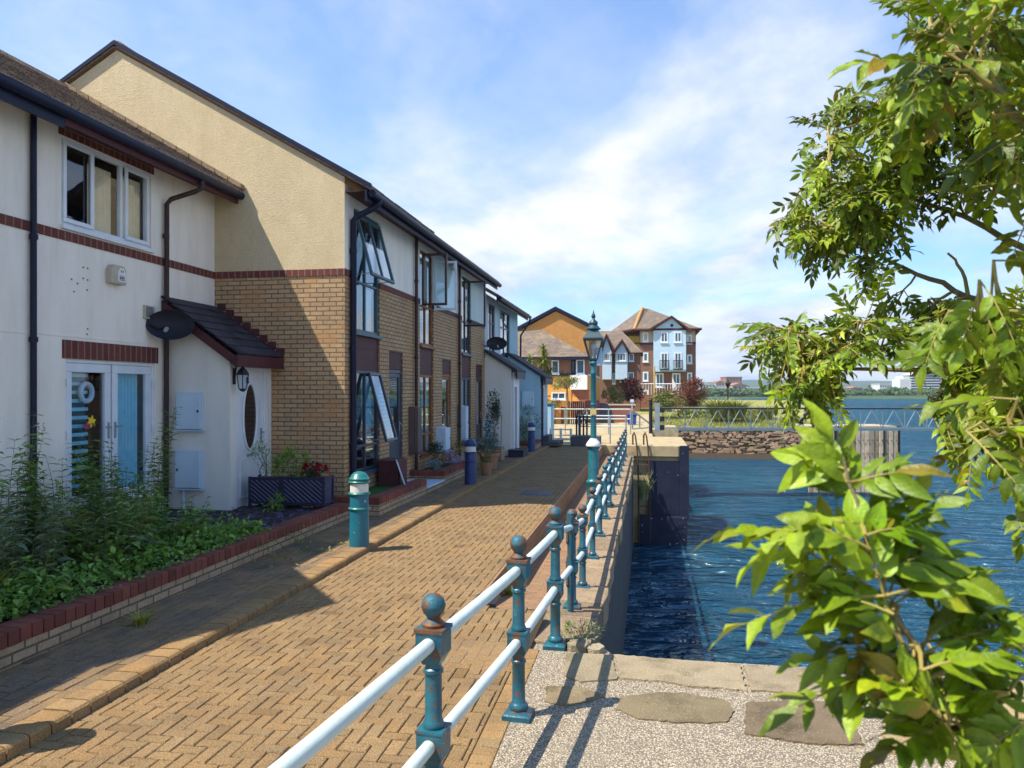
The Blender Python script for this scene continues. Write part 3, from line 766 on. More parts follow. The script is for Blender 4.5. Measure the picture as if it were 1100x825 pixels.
# the lean-to porch: a part of the house
mb = MB(); PX, PY = -6.08, 10.48
mb.poly([(X1 + .001, PY, -.05), (PX, PY, -.05), (PX, PY, 2.46), (X1 + .001, PY, 3.14)])
fpd = FX(PX)
holed(mb, fpd, PY, 11.748, -.05, 2.46, [(10.66, 11.62, .22, 2.36)], .12)
mb.build('porch_wall', M['porch_render'], h1)
mb = MB()
tiles(mb, (-5.86, 10.30, 2.55), (0, 1.445, 0), (-1.24, 0, .86), 7, 6, .02)
mb.poly([(-5.86, 10.30, 2.545), (-5.86, 11.745, 2.545), (-7.098, 11.745, 3.405), (-7.098, 10.30, 3.405)])
po = mb.build('porch_roof', M['slate'], h1, recalc=False)
mb = MB(); mb.box(-5.90, -5.86, 10.31, 11.745, 2.36, 2.53)
mb.prism([(-5.901, 2.36), (-5.901, 2.51), (-7.09, 3.34), (-7.09, 3.19), (-6.2, 2.57)], FY(10.36), 0, .045)
mb.poly([(-6.08, 10.34, 2.40), (-5.9, 10.34, 2.40), (-5.9, 11.745, 2.40), (-6.08, 11.745, 2.40)])
mb.build('porch_fascia', M['maroon'], po)
mb = MB(); mb.fbox(fpd, 10.64, 11.64, 2.365, 2.455, -.02, .012); mb.build('porch_lintel', M['soldier'], h1)
mb = MB()                                   # stepped flashing on the brick gable
for i in range(8):
    xa = -5.86 - 1.20 * i / 8; za = 2.60 + .86 * i / 8
    mb.box(xa - .11, xa + .015, 11.70, 11.744, za - .015, za + .10, R.uniform(.8, 1.3))
mb.build('step_flashing', M['maroon'], po)
M['dark_pane'] = mat('dark_pane', (.022, .014, .016), (.03, .02, .02), rough=.12, spec=.6, nscale=3)
# front door of the porch
dm = MB()
dm.fbox(fpd, 10.66, 10.72, .22, 2.36, -.10, -.02); dm.fbox(fpd, 11.56, 11.62, .22, 2.36, -.10, -.02); dm.fbox(fpd, 10.72, 11.56, 2.30, 2.36, -.10, -.02)
dm.fbox(fpd, 10.722, 11.558, .22, 2.298, -.09, -.045)
def oval(a, b, ra, rb, n=28): return [(a + ra * math.cos(2 * math.pi * k / n), b + rb * math.sin(2 * math.pi * k / n)) for k in range(n)]
ring = [fpd(x, y, -.035) for x, y in oval(11.12, 1.60, .21, .52)]
dm.tube(ring + [ring[0]], .022, 6, caps=False)
for zb, zt in ((.36, .92),):
    ringp = [fpd(10.84, zb, -.044), fpd(11.44, zb, -.044), fpd(11.44, zt, -.044), fpd(11.12, zt + .06, -.044), fpd(10.84, zt, -.044), fpd(10.84, zb, -.044)]
    dm.tube(ringp, .012, 6, caps=False)
dd = dm.build('front_door', M['upvc'], h1, bevel=.004)
gm = MB(); gm.prism(oval(11.12, 1.60, .19, .5), fpd, -.046, -.040); gm.build('door_glass', M['dark_pane'], dd)
hn = MB(); hn.fbox(fpd, 11.46, 11.50, 1.18, 1.40, -.045, -.03); hn.tube([fpd(11.48, 1.34, -.03), fpd(11.48, 1.34, .015), fpd(11.37, 1.34, .015)], .011, 8); hn.build('handle', M['grey_metal'], dd)
lt = MB(); lt.fbox(fpd, 11.04, 11.20, .97, 1.02, -.045, -.035); lt.build('letter_plate', M['grey_metal'], dd)
# an 8-like brass house number plate on the door
nb = MB()
for b in (2.135, 2.185):
    c8 = [fpd(x, y, -.037) for x, y in oval(11.05, b, .026, .026, 12)]; nb.tube(c8 + [c8[0]], .009, 6, caps=False)
nb.build('house_number', M['print_dark'], dd)

# neighbour to the far left: only its right end shows
h0 = thing('rendered_house', 'cream rendered house cut off by the left edge, left of the navy downpipe', 'house', (X1, 4, 0), 'terraced houses facing the water')
mb = MB()
holed(mb, f1, 0, 7.898, -.05, 5.27, [(1.2, 2.8, 4.06, 5.15), (1.2, 2.8, .42, 2.4), (4.4, 6.0, 4.06, 5.15)], .12)
mb.poly([(X1, 0, -.05), (-13.2, 0, -.05), (-13.2, 0, 5.3), (-9.85, 0, 7.2), (X1, 0, 5.3)])
mb.poly([(-13.2, 0, -.05), (-13.2, 7.9, -.05), (-13.2, 7.9, 5.3), (-13.2, 0, 5.3)])
mb.build('wall', M['render_white'], h0)
mb = MB(); mb.fbox(f1, 0, 7.897, 3.865, 3.98, -.02, .014); mb.build('brick_band', M['soldier'], h0)
mb = MB(); mb.fbox(f1, 0, 7.897, 2.665, 2.682, -.01, .008); mb.build('render_stop', M['render_white'], h0)
window(h0, f1, 1.2, 2.8, 4.06, 5.15, ca=(1.75, 2.25)); window(h0, f1, 4.4, 6.0, 4.06, 5.15, ca=(4.95, 5.45)); window(h0, f1, 1.2, 2.8, .42, 2.4, ca=(2.0,))
mb = MB(); mb.poly([f1(.1, .1, -1.1), f1(7.8, .1, -1.1), f1(7.8, 5.2, -1.1), f1(.1, 5.2, -1.1)]); mb.build('interior', M['interior'], h0)
roof_part(h0, 0, 7.895, XE, ZE, XR)
mb = MB(); mb.box(-6.70, -6.665, 0, 7.895, 5.06, 5.285); mb.build('fascia', M['navy'], h0)
mb = MB(); mb.box(-7.1, -6.701, 0, 7.895, 5.272, 5.29); mb.build('soffit', M['navy'], h0)
mb = MB(); mb.tube([(-6.615, 0, 5.25), (-6.615, 7.895, 5.235)], .066, 12); mb.build('gutter', M['navy'], h0, smooth=True)
mb = MB(); downpipe(mb, [(-7.05, 7.86, 5.27), (-7.05, 7.86, .1)], .036, [(-7.05, 7.86, 3.8), (-7.05, 7.86, 2.6), (-7.05, 7.86, 1.2)]); mb.build('downpipe', M['navy'], h0, smooth=True)
# gabled dormer over its front (throws the pointed shadow on the pavement)
mb = MB()
mb.prism([(3.25, 5.27), (6.05, 5.27), (4.55, 6.86)], FX(-6.75), 0, .1)
mb.build('dormer_wall', M['render_white'], h0)
mb = MB()
for ya, za, yb, zb in ((3.1, 5.2, 4.55, 6.98), (6.2, 5.2, 4.55, 6.98)):
    mb.prism([(ya, za), (yb, zb), (yb, zb - .1), (ya, za - .1)], FX(-6.5), -2.8, 0)
mb.build('dormer_roof', M['tile'], h0)

# ================================================================== the three brick terrace houses
XB = -4.81; fB = FX(XB)
EB, ZB_, RB = -4.36, 5.27, -8.92
def terrace(y0, y1, wa, wb, da, db, label, fm, dm_, dfm, first=False):
    h = thing('terraced_house', label, 'house', (XB, (y0 + y1) / 2, 0), 'terraced houses facing the water')
    holes = [(wa, wb, .60, 5.06), (da, db, .28, 2.76)]
    mb = MB(); holed(mb, fB, y0, y1, -.05, 3.868, holes, .12)
    if first:
        mb.poly([(-13.0, y0, -.05), (XB, y0, -.05), (XB, y0, 3.868), (-13.0, y0, 3.868)])
    mb.build('brick_wall', M['buff_brick'], h)
    mb = MB()
    segs = [(y0, wa), (wb, y1)]
    for a, b in segs: mb.fbox(fB, a, b, 3.87, 3.98, -.02, .012)
    if first: mb.box(-13.0, XB + .012, y0 - .012, y0 + .02, 3.87, 3.98)
    mb.build('brick_band', M['soldier'] if first else M['maroon'], h)
    mb = MB(); holed(mb, fB, y0, y1, 3.982, 5.35, holes, .12)
    mb.build('upper_wall', M['render_white'], h)
    if first:
        mb = MB(); mb.poly([(-13.0, y0, 3.982), (XB, y0, 3.982), (XB, y0, 5.46), (RB, y0, 7.82), (-13.0, y0, 5.46)]); mb.build('gable_wall', M['roughcast'], h)
    mb = MB()
    mb.poly([fB(y0 + .05, .1, -.8), fB(y1 - .05, .1, -.8), fB(y1 - .05, 5.2, -.8), fB(y0 + .05, 5.2, -.8)])
    mb.poly([fB(y0 + .05, 2.7, -.8), fB(y1 - .05, 2.7, -.8), fB(y1 - .05, 2.7, -.13), fB(y0 + .05, 2.7, -.13)])
    mb.build('interior', M['interior'], h)
    # timber panels over the lower window and the door
    mb = MB(); mb.fbox(fB, wa, wb, 2.36, 2.94, -.11, -.035)
    for z in (2.55, 2.74): mb.fbox(fB, wa + .002, wb - .002, z, z + .008, -.036, -.030)
    mb.build('window_panel', M['maroon'], h)
    mb = MB(); mb.fbox(fB, da, db, 2.42, 2.76, -.11, -.03); mb.build('door_panel', M['maroon'], h)
    mb = MB(); mb.fbox(fB, wa - .04, wb + .04, 2.945, 2.995, -.1, .05); mb.build('window_sill', M[fm], h)
    mb = MB(); mb.fbox(fB, wa - .04, wb + .04, .56, .602, -.1, .05); mb.build('window_sill', M[fm], h)
    wm = (wa + wb) / 2
    # upper: fixed lights under an opening one
    window(h, fB, wa, wb, 3.0, 5.06, ca=(wm,), cb=(3.86,), m=fm, curtain=[(.05, .40, .02, .40, 'curtain'), (.58, .95, .02, .40, 'curtain')])
    window(h, fB, wa, wb, .604, 2.355, ca=(wm,), cb=(1.05,), m=fm if not first else 'frame_navy', curtain=[(.55, .95, .3, .95, 'blind_blue')])
    # door
    d = MB()
    d.fbox(fB, da, da + .06, .28, 2.41, -.1, -.03); d.fbox(fB, db - .06, db, .28, 2.41, -.1, -.03); d.fbox(fB, da + .06, db - .06, 2.35, 2.41, -.1, -.03)
    d.fbox(fB, da + .065, db - .065, .30, .95, -.09, -.045)
    for z in (.95, 2.27): d.fbox(fB, da + .065, db - .065, z, z + .075, -.09, -.043)
    for a in (da + .065, db - .145): d.fbox(fB, a, a + .08, 1.026, 2.269, -.09, -.044)
    do = d.build('front_door', M[dfm], h, bevel=.004)
    g_ = MB(); g_.poly([fB(da + .14, 1.02, -.065), fB(db - .14, 1.02, -.065), fB(db - .14, 2.28, -.065), fB(da + .14, 2.28, -.065)]); g_.build('door_glass', M['glass'], do)
    hd = MB(); hd.fbox(fB, db - .13, db - .095, 1.2, 1.4, -.043, -.034); hd.tube([fB(db - .11, 1.35, -.04), fB(db - .11, 1.35, .0), fB(db - .22, 1.35, .0)], .01, 8); hd.build('handle', M['grey_metal'], do)
    roof_part(h, y0 - (.05 if first else 0), y1, EB, ZB_, RB, tiled=first)
    mb = MB(); mb.box(EB - .09, EB - .055, y0 - (.045 if first else 0), y1, 5.04, 5.225); mb.build('fascia', M['navy'], h)
    mb = MB(); mb.box(XB, EB - .091, y0, y1, 5.215, 5.23); mb.build('soffit', M['maroon'], h)
    mb = MB(); mb.tube([(EB + .015, y0, 5.175), (EB + .015, y1, 5.165)], .062, 12); mb.build('gutter', M['navy'], h, smooth=True)
    mb = MB(); py = y0 + (.22 if first else .03)
    pts = [(EB + .015, py + .1, 5.14), (EB + .01, py + .08, 5.06), (EB - .05, py + .05, 5.0), (XB + .12, py, 4.86), (XB + .065, py, 4.80), (XB + .06, py, .0)]
    if not first: pts = [(XB + .06, py, 5.2), (XB + .06, py, .0)]
    downpipe(mb, pts, .052 if first else .034, [(XB + .06, py, z) for z in (4.3, 2.7, 1.1)]); mb.build('downpipe', M['navy'] if first else M['brown_pipe'], h, smooth=True)
    return h
def sash(h, fr, w_, hgt, m, cols=1, mull=(), glass='glass'):
    return window(h, fr, 0, w_, 0, hgt, ca=[w_ * k / cols for k in range(1, cols)], m=m, c0=-.025, c1=.025, fw=.05, name='open_sash', glass=glass)
h2 = terrace(11.75, 15.45, 12.14, 13.41, 13.92, 14.77, 'brick terraced house with the big cream roughcast gable end', 'frame_teal', 'frame_navy', 'frame_navy', True)
# verge board under the gable roof
mb = MB()
mb.prism([(EB + .03, 5.235), (RB, 5.235 + (EB - RB) * SL + .01), (2 * RB - EB, 5.235), (2 * RB - EB, 5.31), (RB, 5.31 + (EB - RB) * SL + .01), (EB + .03, 5.31)], FY(11.75), .051, .075)
mb.build('verge_board', M['navy'], h2)
th = math.radians(15)
for (ya, yb, zt, hh, cols, m_) in ((12.20, 13.35, 4.98, 1.08, 2, 'frame_teal'), (12.80, 13.38, 2.32, 1.25, 1, 'frame_navy')):
    fr = FR((XB + .01, ya, zt), (0, 1, 0), (-math.sin(th), 0, math.cos(th)), (math.cos(th), 0, math.sin(th)))
    frd = lambda a, b, c, fr=fr, hh=hh: fr(a, b - hh, c)
    sash(h2, frd, yb - ya, hh, m_, cols)
    for yy in (ya + .03, yb - .03):        # stays
        s_ = MB(); s_.tube([(XB - .02, yy, zt - hh * .95), (XB + math.sin(th) * hh * .93, yy, zt - hh * .93)], .008, 6); s_.build('window_stay', M['grey_metal'], h2)
h3 = terrace(15.45, 19.2, 15.92, 17.0, 17.75, 18.6, 'brick terraced house with a brown and a pale casement swung open upstairs', 'wood', 'wood', 'wood')
h4 = terrace(19.2, 22.62, 19.71, 20.8, 21.4, 22.3, 'brick terraced house with one dark casement open, next to the grey lean-to porch', 'frame_navy', 'frame_brown', 'frame_brown')
def side_sash(h, y, z0, w_, hh, m, ang=0):
    c_, s_ = math.cos(math.radians(ang)), math.sin(math.radians(ang))
    fr = FR((XB + .03, y, z0), (c_, s_, 0), (0, 0, 1), (s_, -c_, 0))
    return sash(h, fr, w_, hh, m)
side_sash(h3, 15.98, 3.84, .56, 1.12, 'frame_brown'); side_sash(h3, 16.94, 3.84, .52, 1.12, 'upvc', 8)
side_sash(h4, 19.78, 3.70, .60, 1.20, 'frame_brown')

# ================================================================== the two pale rendered houses at the end
def endhouse(y0, y1, wa, wb, py0, py1, px, label, wallm, porchm, pz, ps, dname):
    h = thing('rendered_house', label, 'house', (XB, (y0 + y1) / 2, 0), 'terraced houses facing the water')
    mb = MB(); holed(mb, fB, y0, y1, -.05, 4.95, [(wa, wb, 3.15, 4.72)], .12)
    mb.poly([(XB, y1, -.05), (-13, y1, -.05), (-13, y1, 4.9), (RB, y1, 7.3), (XB, y1, 4.95)])
    mb.build('wall', M[wallm], h)
    mb = MB()
    mb.poly([fB(y0 + .05, .1, -.7), fB(y1 - .05, .1, -.7), fB(y1 - .05, 4.8, -.7), fB(y0 + .05, 4.8, -.7)]); mb.build('interior', M['interior'], h)
    mb = MB(); mb.fbox(fB, y0, y1, 3.0, 3.11, -.02, .012); mb.build('band', M['maroon'], h)
    wm = (wa + wb) / 2
    window(h, fB, wa, wb, 3.15, 4.72, ca=(wm,), cb=(4.15,), m='frame_navy', curtain=[(.05, .45, .02, .95, 'curtain'), (.55, .95, .02, .95, 'curtain')])
    roof_part(h, y0, y1 + .1, EB, 4.88, RB, tiled=False)
    mb = MB(); mb.box(EB - .09, EB - .055, y0, y1 + .05, 4.66, 4.85); mb.build('fascia', M['navy'], h)
    mb = MB(); mb.tube([(EB + .015, y0, 4.79), (EB + .015, y1 + .1, 4.78)], .062, 10); mb.build('gutter', M['navy'], h, smooth=True)
    # porch
    fp = FX(px)
    mb = MB()
    mb.poly([(XB + .001, py0, -.05), (px, py0, -.05), (px, py0, pz), (XB + .001, py0, pz + (px - XB) * ps)])
    mb.poly([(XB + .001, py1, -.05), (px, py1, -.05), (px, py1, pz), (XB + .001, py1, pz + (px - XB) * ps)])
    holed(mb, fp, py0, py1, -.05, pz, [(py0 + .18, py0 + 1.02, .1, 2.2)], .1)
    mb.build('porch_wall', M[porchm], h)
    mb = MB(); e = .2
    mb.prism([(px + e, pz - e * ps + .02), (XB + .002, pz + (px - XB) * ps + .02), (XB + .002, pz + (px - XB) * ps + .10), (px + e, pz - e * ps + .10)], FY(py0 - .12, 1), 0, py1 - py0 + .2)
    mb.build('porch_roof', M['slate'], h)
    mb = MB(); mb.box(px + e - .04, px + e, py0 - .1, py1, pz - e * ps - .16, pz - e * ps + .012); mb.build('porch_fascia', M['navy'], h)
    mb = MB()
    mb.fbox(fp, py0 + .18, py0 + .26, .1, 2.2, -.1, .02); mb.fbox(fp, py0 + .94, py0 + 1.02, .1, 2.2, -.1, .02); mb.fbox(fp, py0 + .26, py0 + .94, 2.12, 2.2, -.1, .02)
    mb.build('door_frame', M['upvc'], h)
    mb = MB(); mb.fbox(fp, py0 + .262, py0 + .938, .12, 2.118, -.09, -.05)
    for z in (.5, 1.1, 1.6): mb.fbox(fp, py0 + .36, py0 + .84, z, z + .35, -.05, -.035)
    mb.build('front_door', M[dname], h, bevel=.004)
    mb = MB(); mb.tube([(px + .06, py0 + .06, pz - .1), (px + .06, py0 + .06, 0)], .035, 8); mb.build('downpipe', M['upvc'] if dname == 'frame_brown' else M['navy'], h, smooth=True)
    return h
endhouse(22.622, 24.75, 23.2, 24.2, 22.63, 24.1, -4.0, 'pale grey end terrace house behind the grey lean-to porch with white door posts', 'render_pale', 'porch_render', 2.66, .62, 'frame_brown')
h6 = endhouse(24.752, 28.6, 25.1, 26.9, 26.5, 28.5, -3.66, 'pale blue last terrace house with the blue lean-to porch and meter boxes', 'render_blue', 'render_blue', 2.52, .64, 'frame_navy')
mb = MB(); mb.tube([(EB + .015, 28.62, 4.76), (EB, 28.66, 4.6), (-4.7, 28.66, 4.1), (-4.75, 28.66, 0)], .035, 8); mb.build('downpipe', M['navy'], h6, smooth=True)
# ================================================================== things fixed to the fronts
def cabinet(label, fr, a0, a1, b0, b1, dep, m, group=None, pipe=False, hinge_left=True):
    base = fr((a0 + a1) / 2, b0, 0)
    t = thing('meter_cabinet', label, 'meter cabinet', base, group)
    mb = MB(); mb.fbox(fr, a0, a1, b0, b1, .001, dep * .6); mb.fbox(fr, a0 - .012, a1 + .012, b0 - .02, b0 - .002, .001, dep + .012)
    mb.build('box', M[m], t, bevel=.006)
    mb = MB(); mb.fbox(fr, a0 + .012, a1 - .012, b0 + .014, b1 - .014, dep * .6 + .003, dep); mb.build('door', M[m], t, bevel=.006)
    mb = MB(); ha = a1 - .05 if hinge_left else a0 + .05
    mb.fbox(fr, ha - .012, ha + .012, (b0 + b1) / 2 - .02, (b0 + b1) / 2 + .02, dep, dep + .008); mb.build('lock', M['print_dark'], t)
    if pipe:
        mb = MB(); a = a0 + .12; mb.tube([fr(a, b0 - .02, .06), fr(a, .1, .06)], .022, 8); mb.build('pipe', M['cab_blue'], t, smooth=True)
    return t
fpc = FY(PY)
GM = 'meter cabinets on the house fronts'
cabinet('upper blue-white meter cabinet on the cream porch wall', fpc, -6.92, -6.50, 1.42, 1.98, .09, 'cab_blue', GM)
cabinet('lower blue-white meter cabinet on the cream porch wall, with a pipe below', fpc, -6.92, -6.50, .55, 1.11, .11, 'cab_blue', GM, True, False)
cabinet('tall brown meter cabinet beside the wooden framed window', fB, 15.12, 15.40, .72, 1.68, .20, 'cab_brown', GM)
cabinet('low blue-grey meter cabinet between two wooden framed openings', fB, 17.15, 17.62, .62, 1.16, .24, 'cab_blue', GM)
cabinet('tall white meter cabinet on the brick pier under the thin downpipe', fB, 19.26, 19.56, .75, 1.62, .22, 'cab_blue', GM)
cabinet('small blue meter cabinet left of the tall potted conifer', fB, 22.34, 22.58, .55, 1.15, .24, 'cab_blue', GM)
f66 = FY(26.5)
cabinet('upper meter cabinet on the pale blue porch wall', f66, -4.30, -3.88, 1.45, 1.98, .08, 'cab_blue', GM)
cabinet('lower meter cabinet on the pale blue porch wall', f66, -4.30, -3.88, .62, 1.15, .08, 'cab_blue', GM)
# alarm box
t = thing('alarm_box', 'cream burglar alarm box with a white label on the cream house', 'alarm box', (X1, 9.3, 3.45))
mb = MB(); mb.prism([(9.13, 3.44), (9.42, 3.44), (9.42, 3.62), (9.38, 3.69), (9.17, 3.69), (9.13, 3.62)], f1, .001, .10); mb.build('case', M['cream_plastic'], t, bevel=.012)
mb = MB(); mb.prism([(9.25, 3.475), (9.40, 3.475), (9.40, 3.60), (9.36, 3.66), (9.29, 3.66), (9.25, 3.60)], f1, .1005, .104); pl = mb.build('label_plate', M['white_paint'], t)
mb = MB()
for a0, a1, b0, b1 in ((9.30, 9.315, 3.60, 3.63), (9.335, 9.35, 3.60, 3.63), (9.28, 9.37, 3.548, 3.556), (9.275, 9.38, 3.495, 3.504), (9.275, 9.30, 3.512, 3.54), (9.31, 9.335, 3.512, 3.54), (9.345, 9.37, 3.512, 3.54)):
    mb.fbox(f1, a0, a1, b0, b1, .1045, .106)
mb.build('print', M['print_dark'], t)
# vent
t = thing('air_vent', 'small square grey air vent above the satellite dish', 'vent', (X1, 10.02, 3.05))
mb = MB(); mb.fbox(f1, 9.90, 10.12, 3.04, 3.06, .001, .04); mb.fbox(f1, 9.90, 10.12, 3.21, 3.23, .001, .04); mb.fbox(f1, 9.90, 9.92, 3.06, 3.21, .001, .04); mb.fbox(f1, 10.10, 10.12, 3.06, 3.21, .001, .04); mb.build('frame', M['cream_plastic'], t)
mb = MB()
for k in range(7): mb.fbox(f1, 9.921, 10.099, 3.066 + k * .021, 3.078 + k * .021, .004, .03)
mb.build('slats', M['grey_metal'], t)
# satellite dishes
def dish(label, anchor, centre, nrm, ra, rb, grp='satellite dishes'):
    t = thing('satellite_dish', label, 'satellite dish', anchor, grp)
    n = Vector(nrm).normalized(); ax = Vector((0, 0, 1)).cross(n).normalized(); up = n.cross(ax)
    c = Vector(centre); mb = MB(); rings = []
    for k in range(7):
        q = k / 6
        rings.append([c + ax * (ra * q * math.cos(2 * math.pi * j / 32)) + up * (rb * q * math.sin(2 * math.pi * j / 32)) + n * (.09 * q * q - .09) for j in range(32)])
    for off, fl in ((0, 1), (-.012, -1)):
        for k in range(6):
            for j in range(32):
                P = [rings[k][j], rings[k][(j + 1) % 32], rings[k + 1][(j + 1) % 32], rings[k + 1][j]]
                mb.poly([p + n * off for p in P])
    for j in range(32): mb.poly([rings[6][j], rings[6][(j + 1) % 32], rings[6][(j + 1) % 32] - n * .012, rings[6][j] - n * .012])
    mb.build('reflector', M['dish'], t, smooth=True, recalc=False)
    mb = MB(); A = Vector(anchor); mb.tube([A, A + (c - A) * .5 + Vector((0, 0, -.06)), c - n * .11], .02, 8); mb.build('bracket', M['black_metal'], t, smooth=True)
    mb = MB(); f_ = c + n * .34 - up * .14; mb.tube([c - up * rb * .98, c - up * rb * .9 + n * .12, f_], .011, 6); b = mb.build('feed_arm', M['black_metal'], t)
    mb = MB(); d = (c - f_).normalized(); mb.tube([f_ - d * .05, f_ + d * .07], .028, 10); mb.build('receiver', M['grey_metal'], b)
    return t
dish('dark satellite dish beside the brown downpipe on the cream house', (X1 + .01, 9.99, 2.98), (-6.80, 10.1, 2.96), (.42, -.9, .12), .33, .22)
dish('dark satellite dish on the brick wall above the grey lean-to porch', (XB + .01, 22.45, 3.35), (-4.42, 22.5, 3.42), (.3, -.95, .1), .31, .20)
# carriage lantern
t = thing('wall_lantern', 'black carriage lantern on the wall beside the white porch door', 'lantern', (PX, 10.58, 2.15))
lx, ly, lz = PX + .15, 10.57, 2.02
mb = MB(); mb.fbox(fpd, 10.545, 10.595, 2.1, 2.34, .001, .025)
mb.tube([fpd(10.57, 2.16, .02), fpd(10.57, 2.38, .05), fpd(10.57, 2.44, .10), fpd(10.57, 2.42, .15), fpd(10.57, 2.36, .15)], .011, 6); mb.build('bracket', M['black_metal'], t)
mb = MB(); mb.lathe(lx, ly, [(.10, .22), (.105, .235), (.06, .30), (.03, .325), (.012, .36)], 6, lz); mb.lathe(lx, ly, [(.02, -.03), (.06, 0), (.065, .015)], 6, lz)
for k in range(6):
    a = math.pi * k / 3
    mb.tube([(lx + .062 * math.cos(a), ly + .062 * math.sin(a), lz + .01), (lx + .095 * math.cos(a), ly + .095 * math.sin(a), lz + .23)], .007, 5)
ht = mb.build('housing', M['black_metal'], t)
mb = MB(); mb.lathe(lx, ly, [(.054, .015), (.084, .22)], 6, lz); mb.build('glass', M['lamp_glass'], t)

# ================================================================== planter walls
def brick_planter(label, xf, y0, y1, h, fill, fz, xb, near_end=True, cop=.11, th=.215):
    t = thing('planter_wall', label, 'planter wall', (xf, (y0 + y1) / 2, 0), 'brick planter walls')
    mb = MB()
    mb.box(xf - th + .008, xf - .008, y0, y1, -.02, h - cop)
    if near_end: mb.box(xb, xf - th + .006, y0 + .008, y0 + th, -.02, h - cop)
    mb.build('brickwork', M['wall_buff'], t)
    mb = MB(); y = y0
    while y < y1 - .02:                     # each coping brick on edge
        b = R.uniform(-.003, .003); ye = min(y + .104, y1)
        mb.box(xf - th, xf, y + .004, ye - .002, h - cop + .001 + b, h + b, (R.uniform(.75, 1.2),) * 3); y += .108
    if near_end:
        x = xf - th - .004
        while x > xb + .05:
            b = R.uniform(-.003, .003); mb.box(x - .102, x, y0, y0 + th, h - cop + .001 + b, h + b, (R.uniform(.75, 1.2),) * 3); x -= .108
    mb.build('coping', M['coping_brick'], t, bevel=.006)
    mb = MB(); mb.box(xb, xf - th + .01, y0 + (th if near_end else 0), y1, -.02, fz); mb.build('fill', M[fill], t)
    return t
M['coping_brick'] = mat('coping_brick', (.20, .062, .042), (.15, .045, .034), rough=.88, nscale=5, bump=.5, bscale=90, tint=True, patch=((.11, .08, .06), 4, .58, .8))
brick_planter('low brick planter wall with red coping in front of the cream house', -4.40, .9, 10.95, .315, 'soil', .23, X1, False)
# slate chippings
mb = MB()
for i in range(2600):
    x, y = R.uniform(-6.9, -4.7), R.uniform(7.2, 11.6)
    if x < PX + .05 and y > PY - .05: continue
    a = R.uniform(0, 6.28); l, w_ = R.uniform(.025, .06), R.uniform(.015, .035)
    ex_, ey = Vector((math.cos(a), math.sin(a), R.uniform(-.35, .35))), Vector((-math.sin(a), math.cos(a), R.uniform(-.35, .35)))
    c = Vector((x, y, .212 + R.uniform(0, .02)))
    tt = R.uniform(.6, 1.5)
    P = [c - ex_ * l - ey * w_ * .6, c + ex_ * l * .7 - ey * w_, c + ex_ * l + ey * w_ * .5, c - ex_ * l * .6 + ey * w_]
    mb.poly([p + Vector((0, 0, .008)) for p in P], tt)
    for k in range(4): mb.poly([P[k], P[(k + 1) % 4], P[(k + 1) % 4] + Vector((0, 0, .008)), P[k] + Vector((0, 0, .008))], tt)
stuff(mb.build('slate_chippings', M['slate_chip']), 'purple grey slate chippings covering the bed by the porch', 'chippings')
brick_planter('brick planter with red coping and green turf beside the teal bollard', -4.05, 11.27, 13.85, .355, 'turf', .30, XB)
brick_planter('brick planter with red coping full of heathers and shrubs', -4.08, 15.2, 17.55, .36, 'soil', .30, XB)
# corner pier of house wall plinth: dark step block at the far end of the first bed
t = thing('door_step', 'pale blue painted step between the two brick planters', 'step', (-4.4, 14.5, 0))
mb = MB(); mb.box(-4.8, -4.06, 13.9, 15.15, -.01, .17); mb.build('riser', M['wall_buff'], t)
mb = MB(); mb.box(-4.8, -4.04, 13.9, 15.15, .172, .20); mb.build('tread', M['cab_blue'], t, bevel=.006)

# troughs by the porch door
def trough(label, x0, x1, y0, y1, z0, z1):
    t = thing('planter_trough', label, 'trough', ((x0 + x1) / 2, y0, z0), 'lattice planter troughs')
    mb = MB(); mb.box(x0 + .02, x1 - .02, y0 + .02, y1 - .02, z0 + .06, z1 - .03); mb.build('liner', M['trough'], t)
    mb = MB()
    for x in (x0, x1 - .04):
        for y in (y0, y1 - .04): mb.box(x, x + .04, y, y + .04, z0 - .03, z1)
    mb.box(x0 + .041, x1 - .041, y0 + .004, y0 + .034, z1 - .045, z1 - .004); mb.box(x0 + .041, x1 - .041, y0 + .004, y0 + .034, z0 + .05, z0 + .09)
    mb.box(x1 - .036, x1 - .006, y0 + .041, y1 - .041, z1 - .045, z1 - .004); mb.box(x1 - .036, x1 - .006, y0 + .041, y1 - .041, z0 + .05, z0 + .09)
    mb.build('frame', M['trough'], t, bevel=.003)
    mb = MB(); fr = FY(y0 + .012)
    k = x0 - .3
    while k < x1:
        a0, b0 = k, z1 - .05; a1, b1 = k + .42, z0 + .09
        if a0 < x0 + .04: b0 -= (x0 + .04 - a0) * (b0 - b1) / .42; a0 = x0 + .04
        if a1 > x1 - .04: b1 += (a1 - x1 + .04) * (z1 - .05 - b1) / .42; a1 = x1 - .04
        if a1 > a0 + .02: mb.tube([fr(a0, b0, .004), fr(a1, b1, .004)], .009, 4)
        k += .085
    for yy in (y0 + .08, y0 + .16, y0 + .24):
        mb.tube([(x1 - .018, yy - .05, z1 - .05), (x1 - .018, yy + .05, z0 + .09)], .007, 4); mb.tube([(x1 - .018, yy + .05, z1 - .05), (x1 - .018, yy - .05, z0 + .09)], .007, 4)
    mb.build('lattice', M['lattice'], t)
    mb = MB(); mb.box(x0 + .045, x1 - .045, y0 + .045, y1 - .045, z1 - .05, z1 - .02); mb.build('soil', M['soil'], t)
    return t
M['lattice'] = mat('lattice', (.09, .09, .17), (.12, .12, .2), rough=.5, nscale=5)
trough('dark lattice planter trough in front of the white porch door', -5.96, -5.42, 10.78, 11.12, .24, .70)
trough('dark lattice planter trough with red geraniums by the gable corner', -5.39, -4.70, 10.72, 11.08, .25, .72)

